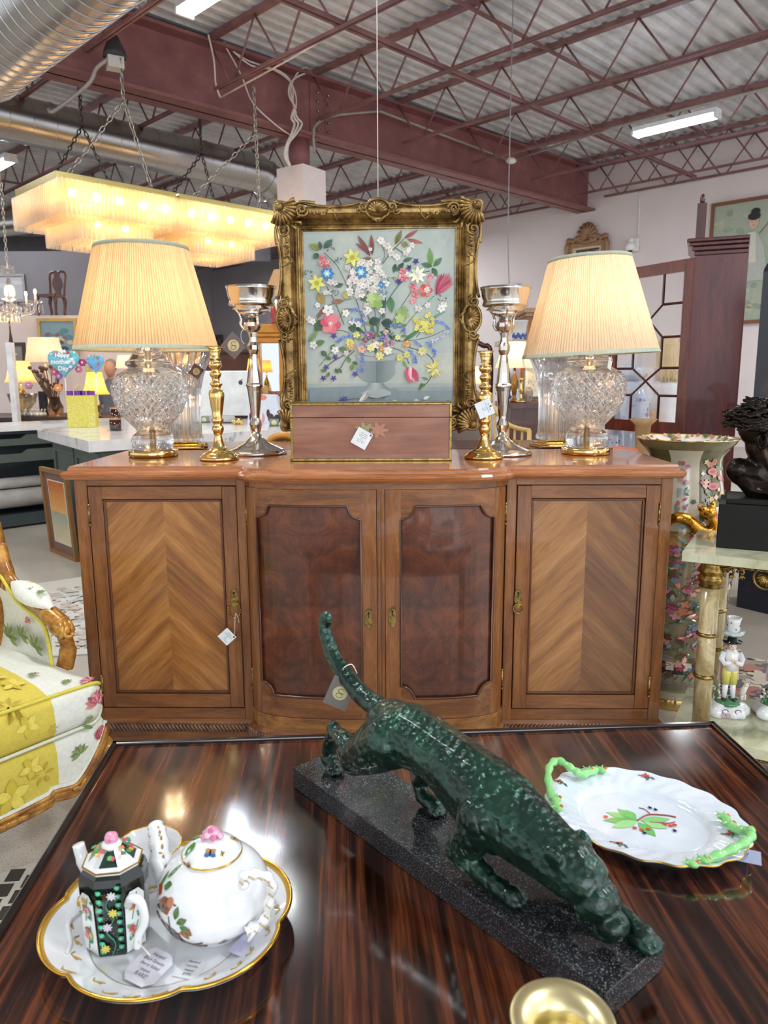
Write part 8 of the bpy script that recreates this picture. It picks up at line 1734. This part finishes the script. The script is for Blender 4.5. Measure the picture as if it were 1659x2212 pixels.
# people: one man, one woman seen from behind
def person(px, Y, zhead, label, shirt, hairc, trousers, back=False, lean=0, long=False, rz=0):
    p = py(px, 800, Y); t = thing('person', label, 'person', (p.x, Y, FLOOR), rz); H = zhead-FLOOR; h = H/7.5
    B = [('t', [(0, 0, H*.82), (0, 0, H*.74), (0, 0, H*.62), (0, 0, H*.52)], [h*.36, h*.70, h*.60, h*.66])]
    for s in (-1, 1):
        B += [('t', [(s*h*.72, 0, H*.80), (s*h*1.0, h*.05, H*.64), (s*h*.92, -h*.35, H*.50)], [h*.30, h*.24, h*.17]), ('t', [(s*h*.38, 0, H*.52), (s*h*.40, 0, H*.28), (s*h*.42, 0, H*.04)], [h*.42, h*.30, h*.20]), ('s', (s*h*.42, -h*.25, .04), (h*.2, h*.5, .04)), ('s', (s*h*.88, -h*.5, H*.475), (h*.13, h*.14, h*.24))]
    B += [('t', [(0, 0, H*.80), (0, -h*.05, H*.87)], [h*.26, h*.24]), ('s', (0, -h*.08-lean, H*.925), (h*.34, h*.40, h*.48)), ('s', (0, -h*.47-lean, H*.918), (h*.07, h*.08, h*.1)), ('s', (0, -h*.2-lean, H*.885), (h*.22, h*.25, h*.2))]
    def cf(c):
        if c.z > H*.845: return '#d6a288'
        if c.z > H*.50: return shirt
        return trousers
    organic.colfn = lambda c: ('#d6a288' if abs(c.x) > h*.7 and c.z < H*.52 else cf(c)); o = organic('body', B, paintm(.7), t, .02, 3); organic.colfn = None
    b = MB(hairc)
    if long:
        b.sph((0, h*.06, H*.94), (h*.42, h*.46, h*.50), 16, 12)
        rr = random.Random(3)
        for k in range(60): a = rr.uniform(-.1, PI+.1); x = h*.38*math.cos(a); y = h*.1+h*.34*math.sin(a); b.tube(bez([(x, y, H*.95), (x*1.25, y*1.15+h*.06, H*.87), (x*1.3+rr.uniform(-.02, .02), y+h*.25, H*(.80-rr.uniform(0, .05)))], 4), [h*.10, h*.11, h*.10, h*.09, h*.08, h*.07, h*.06, h*.05, h*.02], 6)
    else: b.sph((0, h*.03, H*.95), (h*.37, h*.42, h*.42), 16, 12)
    b.build('hair', flat(hairc, .6), t)
    if not long:
        b = MB('#2a2020'); [b.sph((s*h*.13, -h*.45, H*.930), h*.035, 6, 4) for s in (-1, 1)]; b.set('#a85a50').sph((0, -h*.43, H*.893), (h*.1, h*.04, h*.02), 8, 4); b.build('face_features', paintm(.5), t)
    return t
person(240, 9.98, 1.49, 'grey haired man in a blue grey shirt looking down, behind the gift bag', '#6f7684', '#8a8684', '#2a2a34', lean=.03)
wm = person(1440, 6.9, 1.60, 'blonde woman in a white blouse seen from behind through the glazed door', '#f3eeee', '#d9bf92', '#d6a288', back=True, long=True, rz=PI+.15)
b = MB('#c89a4c'); b.tube(bez([(.1, .1, 1.35), (.0, .17, 1.2), (.14, .2, 1.0)], 4), .012, 6); b.sph((.16, .2, .88), (.09, .07, .17), 12, 10); o = tag(b.build('shoulder_bag', flat('#c08a40', .6), loc=tuple(wm.location+Vector((-.36, -.36, 0)))), 'tan shoulder bag hanging at the side of the blonde woman', 'bag')
# computer and little things on the counter
c = py(490, 905, 7.15); c.z = CTZ+.001; t = thing('computer', 'white desktop computer seen from the back on the counter', 'computer', c, math.radians(4)); s = 7.15*.984/1620
b = MB(); b.bb(-58*s, 56*s, -.012, .012, 12*s, 108*s); b.build('screen_back', flat('#dfe0de', .3), t, mods=[('bevel', .008, 3)])
b = MB('#303236'); b.prism(circ(4.6*s, 16, 5*s), -.0135, -.0118, lambda x, y, w: (x+33*s, w, y+83*s)); b.prism(leafp(4*s, 1.3*s), -.0135, -.0118, lambda x, y, w: (x+34*s, w, y+89*s)); b.build('emblem', paintm(.3), t)
b = MB(); b.prism([(-20*s, 0), (20*s, 0), (12*s, 22*s), (-12*s, 22*s)], .013, .03); b.bb(-22*s, 22*s, -.05, .08, 0, .008); b.build('stand', CHROME, t)
c = py(572, 903, 6.75); c.z = CTZ+.001; t = thing('illustrated_bag', 'white paper bag printed with pink fashion figures on the counter', 'bag', c, math.radians(-8)); s = 6.75*.984/1620
b = MB('#dfe6f2'); b.prism([(-40*s, 0), (38*s, 0), (26*s, 62*s), (-32*s, 64*s)], 0, .08); 
for x, z, r, k_, c_ in ((-22, 50, 9, 6, '#e8909c'), (-4, 56, 10, 6, '#ee8a78'), (-24, 30, 9, 14, '#d86a80'), (-12, 22, 7, 20, '#f2e4e0'), (-6, 12, 6, 12, '#e0a0a8'), (8, 22, 4, 9, '#3c3438'), (14, 12, 7, 10, '#4a3c40'), (10, 33, 3, 4, '#f0dcd0'), (28, 10, 8, 10, '#2c2a30'), (-30, 14, 5, 12, '#6a2c44')): b.set(c_).decal(lambda x, y, o: (x*s, -.0005-o, y*s), x, z, circ(r, 12, k_), .0006+.00004*r)
b.build('bag_body', paintm(.5), t)
def cardholder(px, y_, Y, w, h, label):
    c = py(px, y_, Y); c.z = CTZ+.001; s = Y*.984/1620; t = thing('card_holder', label, 'card holder', c); b = MB('#8c9490'); b.bb(-w*s, w*s, 0, .01, 0, h*s); b.set('#e0e2a0').decal(lambda x, y, o: (x, -.0004-o, y), 0, h*.5*s, circ(h*.36*s, 16), .0004); b.build('card', paintm(.5), t); b = MB('#5c6460'); b.bb(-w*s, w*s, -.02, .03, 0, .012); b.build('stand', paintm(.5), t)
cardholder(441, 908, 6.9, 11, 14, 'grey card holder with a round emblem right of the left hurricane lamp'); cardholder(592, 913, 6.35, 10, 16, 'grey card holder with a pale green circle in front of the illustrated bag')
b = MB(); c = py(515, 914, 6.6); b.sph((0, 0, .03), (.05, .035, .028), 12, 8); b.sph((-.05, 0, .03), .014, 8, 6); [b.sph((x, y, .01), .012, 6, 4) for x in (-.03, .03) for y in (-.025, .025)]; tag(b.build('turtle_ornament', BRASS, loc=(c.x, c.y, CTZ+.001)), 'small brass turtle ornament on the counter left of the illustrated bag', 'ornament')
b = MB('#26262a'); b.prism([(-.07, 0), (.07, 0), (.06, .12), (-.05, .12)], .0, .012, lambda x, y, w: (x, y, w+.001)); c = py(490, 909, 6.8); tag(b.build('tablet', paintm(.2), loc=(c.x, c.y, CTZ)), 'black tablet lying on the counter beside the turtle', 'tablet')
# gilt overmantel and things around it
c = py(585, 720, 9.9); s = 9.9*.984/1620; t = thing('mantelpiece', 'golden wooden mantelpiece with a mirror, left of the painting', 'mantelpiece', (c.x, 9.9, FLOOR)); hm = c.z-FLOOR; GY = flat('#c98a34', .45, .1)
b = MB(); b.bb(-36*s, 60*s, -.12, .15, hm, hm+18*s); b.bb(-33*s, 57*s, -.10, .15, hm-8*s, hm); b.bb(-31*s, 55*s, -.07, .15, hm-20*s, hm-8*s); b.build('cornice', GY, t, mods=[('bevel', .01, 2)])
for x in (-29, 17): b = MB(); b.bb(x*s, (x+(6 if x < 0 else 7))*s, -.05, .1, 0, hm-20*s); b.build('pilaster', GY, t)
b = MB(); b.bb(-23*s, 17*s, .02, .05, .9, hm-20*s); b.build('mirror_glass', MIR, t)
b = MB('#2f4f9c'); c = py(580, 840, 9.0); b.tube([(-.13, 0, .055), (.13, 0, .055)], .055, 14); tag(b.build('rolled_cloth', flat('#34539c', .8), loc=(c.x, 9.0, TZL)), 'blue rolled cloth behind the illustrated bag', 'cloth')
t = thing('painted_basket', 'painted basket with fruit below the golden mantelpiece', 'basket', (py(590, 818, 9.2).x, 9.2, TZL)); b = MB('#cfc8a4'); b.lathe([(.10, 0), (.14, .14), (.145, .2), (0, .2)], 20); b.build('basket_body', paintm(.5), t); b = MB('#8a4a3c'); [b.sph((.07*math.cos(k), .07*math.sin(k), .22), .045, 8, 6) for k in range(6)]; b.build('fruit', flat('#8a4a30', .3), t)
b = MB('#b9904c'); b.lathe([(.05, 0), (.04, .06), (.06, .14), (.03, .24), (.04, .3), (0, .34)], 14); tag(b.build('figurine', flat('#b98c4c', .4), loc=(py(573, 815, 9.1).x, 9.1, TZL)), 'small gilt figurine left of the painted basket', 'figurine')
c = py(590, 700, 9.6); t = thing('candle_sconce', 'red and brass two candle light with a pale shade at the left of the frame', 'lamp', (c.x, 9.7, hm+FLOOR+18*s+.001)); b = MB('#b03028'); b.lathe([(.04, 0), (.02, .03), (.05, .1), (.02, .2)], 14); b.build('base', flat('#a8322a', .3), t)
for x in (-.05, .03): b = MB(); b.tube([(x, 0, .14), (x, 0, .24)], .012, 8); b.build('candle', flat('#f0e2c4', .5), t); b = MB(); b.sph((x, 0, .265), (.012, .012, .022), 8, 6); b.build('flame_bulb', emitm('candle_glow3', '#ffc880', 20), t)
b = MB(); b.lathe([(.19, .36), (.06, .66)], 24, (.06, .1, 0), caps=False); b.tube([(.06, .1, .15), (.06, .1, .5)], .01, 6); b.build('lampshade', shadem('sconce_shade', '#f0d8b0'), t, fix=False)
table('sofa_back', 'brown upholstered sofa back in the middle background', -3.0, -1.5, 10.2, 10.9, zpx(757, 10.5), flat('#5c4034', .8), 'sofa')
lamp(548, 9.4, 775, 803, 10, 15, 0, 'small amber shaded lamp behind the silver candle stand', BRASS, lit=1.2, col='#f0c070')
# ---------------------------------------------------------------- right half of the background
RT_ = .70
com = table('commode', 'dark walnut chest behind the right hurricane lamp', 0.90, 1.42, 5.55, 6.1, zpx(872, 5.8), MAH, 'chest', 0); cz = zpx(872, 5.8)+.001
b = MB(); [b.bb(-.24, .24, -.285, -.275, z, z+.16) for z in (.15, .34, .53)]; b.build('drawer_fronts', MAH2, com)
lamp(1112, 5.75, 742, 795, 22, 42, 0, 'brass column lamp with a cream pleated shade on the walnut chest', metalm('column_brass', '#a07848', .3), bz=cz, lit=2.2, bw=9)
lamp(1026, 6.6, 795, 829, 10, 22, 0, 'small pink shaded lamp right of the painting frame', flat('#d9d8c0', .3), bz=.75, lit=1.6, col='#f8dccc', bw=12)
table('side_table', 'small reddish wooden table under the pink shaded lamp', .40, .85, 6.3, 7.0, .749, MAH2)
t = thing('candlestick', 'brass candlestick with an orange candle on the walnut chest', 'candlestick', (py(1125, 860, 5.65).x, 5.65, cz)); s = 5.65*.984/1620; b = MB(); b.lathe([(11*s, 0), (11*s, 3*s), (4*s, 8*s), (3*s, 20*s), (6*s, 26*s), (3*s, 34*s), (5*s, 42*s), (4*s, 48*s), (7*s, 52*s), (0, 52*s)], 18); b.build('stick', BRASS, t); b = MB(); b.tube([(0, 0, 52*s), (0, 0, 96*s)], 2.3*s, 8); b.build('candle', flat('#d8562c', .5), t)
def jar(px, Y, z, rpx, hpx, label, col, spots, nm='ginger_jar'):
    s = Y*.984/1620; t = thing(nm, label, 'jar', (py(px, 860, Y).x, Y, z)); R, h = rpx*s, hpx*s; pr = [(R*.6, 0), (R*.65, h*.05), (R*.95, h*.35), (R, h*.55), (R*.8, h*.8), (R*.45, h*.88)]; b = MB(col); b.lathe(pr, 28)
    def js(x, y, o):
        r = R*.6
        for i in range(5):
            if pr[i][1] <= y <= pr[i+1][1]: r = pr[i][0]+(pr[i+1][0]-pr[i][0])*(y-pr[i][1])/(pr[i+1][1]-pr[i][1])
        return ((r+o)*math.cos(-PI/2+x), (r+o)*math.sin(-PI/2+x), y)
    r_ = random.Random(px)
    for k in range(60): b.set(r_.choice(spots)); y = h*r_.uniform(.08, .8); q = r_.uniform(.04, .14); x0 = r_.uniform(-1.5, 1.5); b.decal(lambda x, y, o: js(x0+x, y, o), 0, y, [(a*q*1.4, c_*q*R*.9) for a, c_ in flowerp(1, 5, 20)], .002+.00005*k)
    b.build('jar_body', paintm(.15, .5), t); b = MB(col); b.lathe([(R*.5, h*.88), (R*.5, h*.93), (R*.2, h*.98), (0, h)], 20); b.build('lid', paintm(.15, .5), t)
BL = ['#2a4a9c', '#3c62b4', '#5c80c4', '#1c3480', '#8aa4d4']
jar(1090, 5.68, cz, 11, 42, 'small mottled ginger jar on the walnut chest left of the brass column lamp', '#dfe0d4', ['#8a9c90', '#b0786c', '#6c8c80'])
jar(1141, 5.72, cz, 10, 34, 'small brown mottled jar right of the orange candle', '#b8a898', ['#8a6c5c', '#5c4c44'])
jar(1098, 6.55, FLOOR, 36, 375, 'large blue and white floor jar behind the walnut chest', '#d8dff0', BL, 'floor_jar'); jar(1362, 6.3, FLOOR, 46, 385, 'large blue and white floor jar seen through the glazed door', '#dde4f4', BL, 'floor_jar'); jar(1336, 6.0, FLOOR, 20, 300, 'smaller blue and white jar low behind the glazed door', '#d8e0f2', BL, 'floor_jar')
pic(1128, 1168, 780, 862, 5.9, 'white mounted sketch in a narrow frame leaning on the walnut chest', '#5a5a4a', '#f0efe8', [('#c8ccb4', 10, .3, 0), ('#a8b09c', 8, .2, -.3)], .02, .0, .02, mat_='#dfe0cc')
ow = onw(1105, 660, -.04)
def wallpic(x0, x1, y0, y1, label, fc, cc_, spots, mat_=None, fw=.08):
    a, e = onw(x0, y0, -.04), onw(x1, y1, -.04); w = (e-a).dot(W(0, -1)); h = a.z-e.z; t = thing('framed_picture', label, 'picture', (a+e)/2, math.radians(-45)); b = MB(); frame_rect(b, w, h, fw, -.04, .02); b.build('frame', flat(fc, .4), t)
    b = MB(cc_); b.bb(-w/2+fw*.9, w/2-fw*.9, -.012, .01, -h/2+fw*.9, h/2-fw*.9)
    if mat_: b.set(mat_).bb(-w*.26, w*.26, -.014, .01, -h*.3, h*.3)
    r_ = random.Random(3)
    for k in range(30): b.set(r_.choice(spots)); b.decal(lambda x, y, o: (x, -.0145-o, y), r_.uniform(-.22, .22)*w, r_.uniform(-.26, .26)*h, circ(.03, 7), .0004+.00004*k)
    b.build('picture', paintm(.5), t)
wallpic(1082, 1122, 618, 712, 'blue mounted picture on the wall behind the right silver candle stand', '#2c3c58', '#4a6c98', ['#c8d4dc', '#6c7c9c', '#a89c8c'], '#b8c8d4'); wallpic(1010, 1026, 655, 728, 'narrow gilt framed picture just right of the painting frame', '#b8985c', '#e4ddcc', ['#c8bca0'], None, .06)
wallpic(1432, 1486, 735, 850, 'grey framed picture on the wall behind the blonde woman', '#8a8478', '#c4c0b4', ['#8c8c84', '#a8a89c'])
wallpic(467, 482, 724, 762, 'small dark framed picture on the far wall right of the left lamp', '#3c3634', '#4a4440', ['#6a6058'])
s = 6.9*.984/1620; c = py(1165, 700, 6.9); t = thing('pine_cabinet', 'carved pine cabinet behind the right lampshade', 'cabinet', (c.x, 7.1, FLOOR)); h = py(1140, 683, 6.9).z-FLOOR; PN = woodm('pine', '#8a5c34', '#b07c4c', '#c89868'); b = MB(); b.bb(-24*s, 60*s, -.15, .3, 0, h); b.build('carcass', PN, t); b = MB(); b.bb(-28*s, 63*s, -.2, .32, h, h+.03); b.bb(-34*s, 66*s, -.24, .34, h+.03, h+.07); b.build('cornice', PN, t)
for k in range(4): b = MB(); b.lathe([(.02, 0), (.02, h*.99)], 10, (-20*s+k*6*s, -.165, 0), mod=lambda a, r, z, i: (r, z)); b.build('fluted_column', PN, t)
pd = table('pedestal', 'tall pale pedestal right of the silver candle stand', .98, 1.28, 6.45, 6.75, zpx(741, 6.6), flat('#b9b3a8', .6), 'pedestal'); t = thing('planter_vase', 'white and blue planter vase on the pedestal behind the right lampshade', 'vase', (py(1121, 740, 6.6).x, 6.6, zpx(741, 6.6)+.001)); b = MB('#d8d6d2'); b.lathe([(13*s, 0), (14*s, 18*s), (17*s, 38*s), (19*s, 41*s), (16*s, 40*s), (12*s, 10*s), (0, 8*s)], 28); b.set('#34509c')
for k in range(12): a = -PI/2-1.2+k*.22; b.sph((13.4*s*math.cos(a), 13.4*s*math.sin(a), 10*s+3*s*math.sin(k*1.9)), (3*s, 1.6*s, 4*s), 8, 6)
b.build('vase_body', paintm(.2, .4), t)
# rattan chair, stool, upholstered things
c = py(1088, 945, 4.75); t = thing('rattan_chair', 'pale rattan armchair with curved spindle back behind the right candlesticks', 'chair', (c.x, 4.75, FLOOR), .1); RTN = flat('#d3b06c', .5); s = 4.75*.984/1620
def rc_(x, y): q = py(x, y, 4.75); return Vector((q.x-c.x, 0, q.z-FLOOR))
top = bez([rc_(1028, 960), rc_(1024, 905), rc_(1030, 872), rc_(1050, 862), rc_(1075, 868), rc_(1092, 890), rc_(1112, 918), rc_(1130, 928), rc_(1147, 931)], 5)
top = [p+Vector((0, .28*math.sin(PI*i/len(top)), 0)) for i, p in enumerate(top)]; b = MB(); b.tube(top, .015, 8); b.tube([(top[0].x, 0, 0), top[0]], .015, 8); b.tube([(top[-1].x, 0, 0), top[-1]], .015, 8); b.build('back_rail', RTN, t)
for k in range(4, len(top)-2, 3): b = MB(); b.tube([top[k], (top[k].x*.92, top[k].y*.9, .38)], .008, 6); b.build('spindle', RTN, t)
b = MB(); b.prism([(top[0].x, -.02), (top[-1].x, -.02), (top[-1].x*.9, .26), (top[0].x*.9, .26)], .34, .39, lambda x, y, w: (x, y, w)); b.build('seat', RTN, t)
for x in (top[0].x*.88, top[-1].x*.88): b = MB(); b.tube([(x, .24, 0), (x, .24, .34)], .014, 8); b.build('leg', RTN, t)
c = py(1338, 985, 4.6); t = thing('round_stool', 'coral upholstered round stool behind the right end of the sideboard', 'stool', (c.x, 4.6, FLOOR)); zt_ = py(1338, 966, 4.6).z-FLOOR; s = 4.6*.984/1620; b = MB(); b.lathe([(0, zt_-.09), (38*s, zt_-.085), (41*s, zt_-.05), (38*s, zt_-.01), (22*s, zt_), (0, zt_)], 32); b.build('seat', flat('#e0704c', .8), t)
for k in range(4): a = k*PI/2+.78; b = MB(); b.tube([(.09*math.cos(a), .09*math.sin(a), zt_-.09), (.10*math.cos(a), .10*math.sin(a), 0)], .014, 8); b.build('leg', RTN, t)
c = py(1387, 960, 4.9); t = thing('pedestal', 'turned pale wooden pedestal between the stool and the tall vase', 'pedestal', (c.x, 4.9, FLOOR)); zq = py(1387, 905, 4.9).z-FLOOR; b = MB(); b.lathe([(.12, 0), (.12, .04), (.04, .08), (.035, .4), (.05, .5), (.03, .6), (.05, zq-.04), (.09, zq)], 20); b.build('column', flat('#b08a5c', .5), t)
pr = []; c = py(1020, 960, 3.9); t = thing('upholstered_chair', 'grey velvet chair back beside the right silver candle stand', 'chair', (c.x, 4.2, FLOOR)); zc_ = py(1015, 870, 4.2).z-FLOOR; b = MB(); b.grid(lambda u, w: (-.13+.26*u, -.05*math.sin(u*PI), .38+(zc_-.38)*w*(1-.35*(2*u-1)**2*w)), 12, 10); b.build('back', flat('#7c6c64', .9), t, mods=[('solid', .06)]); b = MB(); b.bb(-.14, .14, -.3, .0, .28, .40); b.build('seat', flat('#7c6c64', .9), t, mods=[('bevel', .03, 3)])
for x in (-.11, .11): b = MB(); b.tube([(x, -.24, 0), (x, -.24, .28)], .016, 8); b.build('leg', MAH, t); b = MB(); b.tube([(x, -.03, 0), (x, -.03, .28)], .016, 8); b.build('leg', MAH, t)
c = py(600, 960, 3.9); t = thing('spoon_back_chair', 'golden wooden chair back rising behind the sideboard left of the wooden box', 'chair', (py(612, 960, 3.9).x, 3.9, FLOOR)); zk = py(612, 942, 3.9).z-FLOOR; b = MB(); b.tube(bez([(-.10, 0, .4), (-.11, 0, zk-.12), (0, 0, zk), (.11, 0, zk-.12), (.10, 0, .4)], 6), .022, 8); b.build('back_frame', GY, t); b = MB(); b.prism([(-.09, .42), (.09, .42), (.10, zk-.13), (.05, zk-.05), (0, zk-.02), (-.05, zk-.05), (-.10, zk-.13)], 0, .02); b.build('back_panel', flat('#c08a4c', .4), t); b = MB(); b.bb(-.16, .16, 0, .3, .38, .42); b.build('seat', GY, t)
for x in (-.13, .13):
    for y in (.03, .27): b = MB(); b.tube([(x, y, 0), (x, y, .38)], .016, 8); b.build('leg', GY, t)
b = MB(); q = py(1040, 735, 7.6); t = thing('dining_chair', 'dark carved chair back rising right of the painting frame', 'chair', (py(1030, 750, 7.4).x, 7.4, FLOOR)); hz = py(1030, 742, 7.4).z-FLOOR; b = MB(); b.tube(bez([(-.12, 0, .45), (-.14, 0, hz-.15), (-.06, 0, hz), (.06, 0, hz-.02), (.14, 0, hz-.15), (.12, 0, .45)], 5), .025, 8); b.build('back_frame', MAH, t); b = MB(); b.bb(-.2, .2, -.2, .2, .40, .46); b.build('seat', MAH, t)
for x in (-.17, .17):
    for y in (-.17, .17): b = MB(); b.tube([(x, y, 0), (x, y, .40)], .018, 8); b.build('leg', MAH, t)
q = py(1098, 455, 9.0); cable('cable', 'thin cable hanging from the joists behind the right silver candle stand', [Vector((q.x, q.y, CEIL-.1)), q, py(1100, 620, 9.0)], .006, flat('#8a8486', .5))
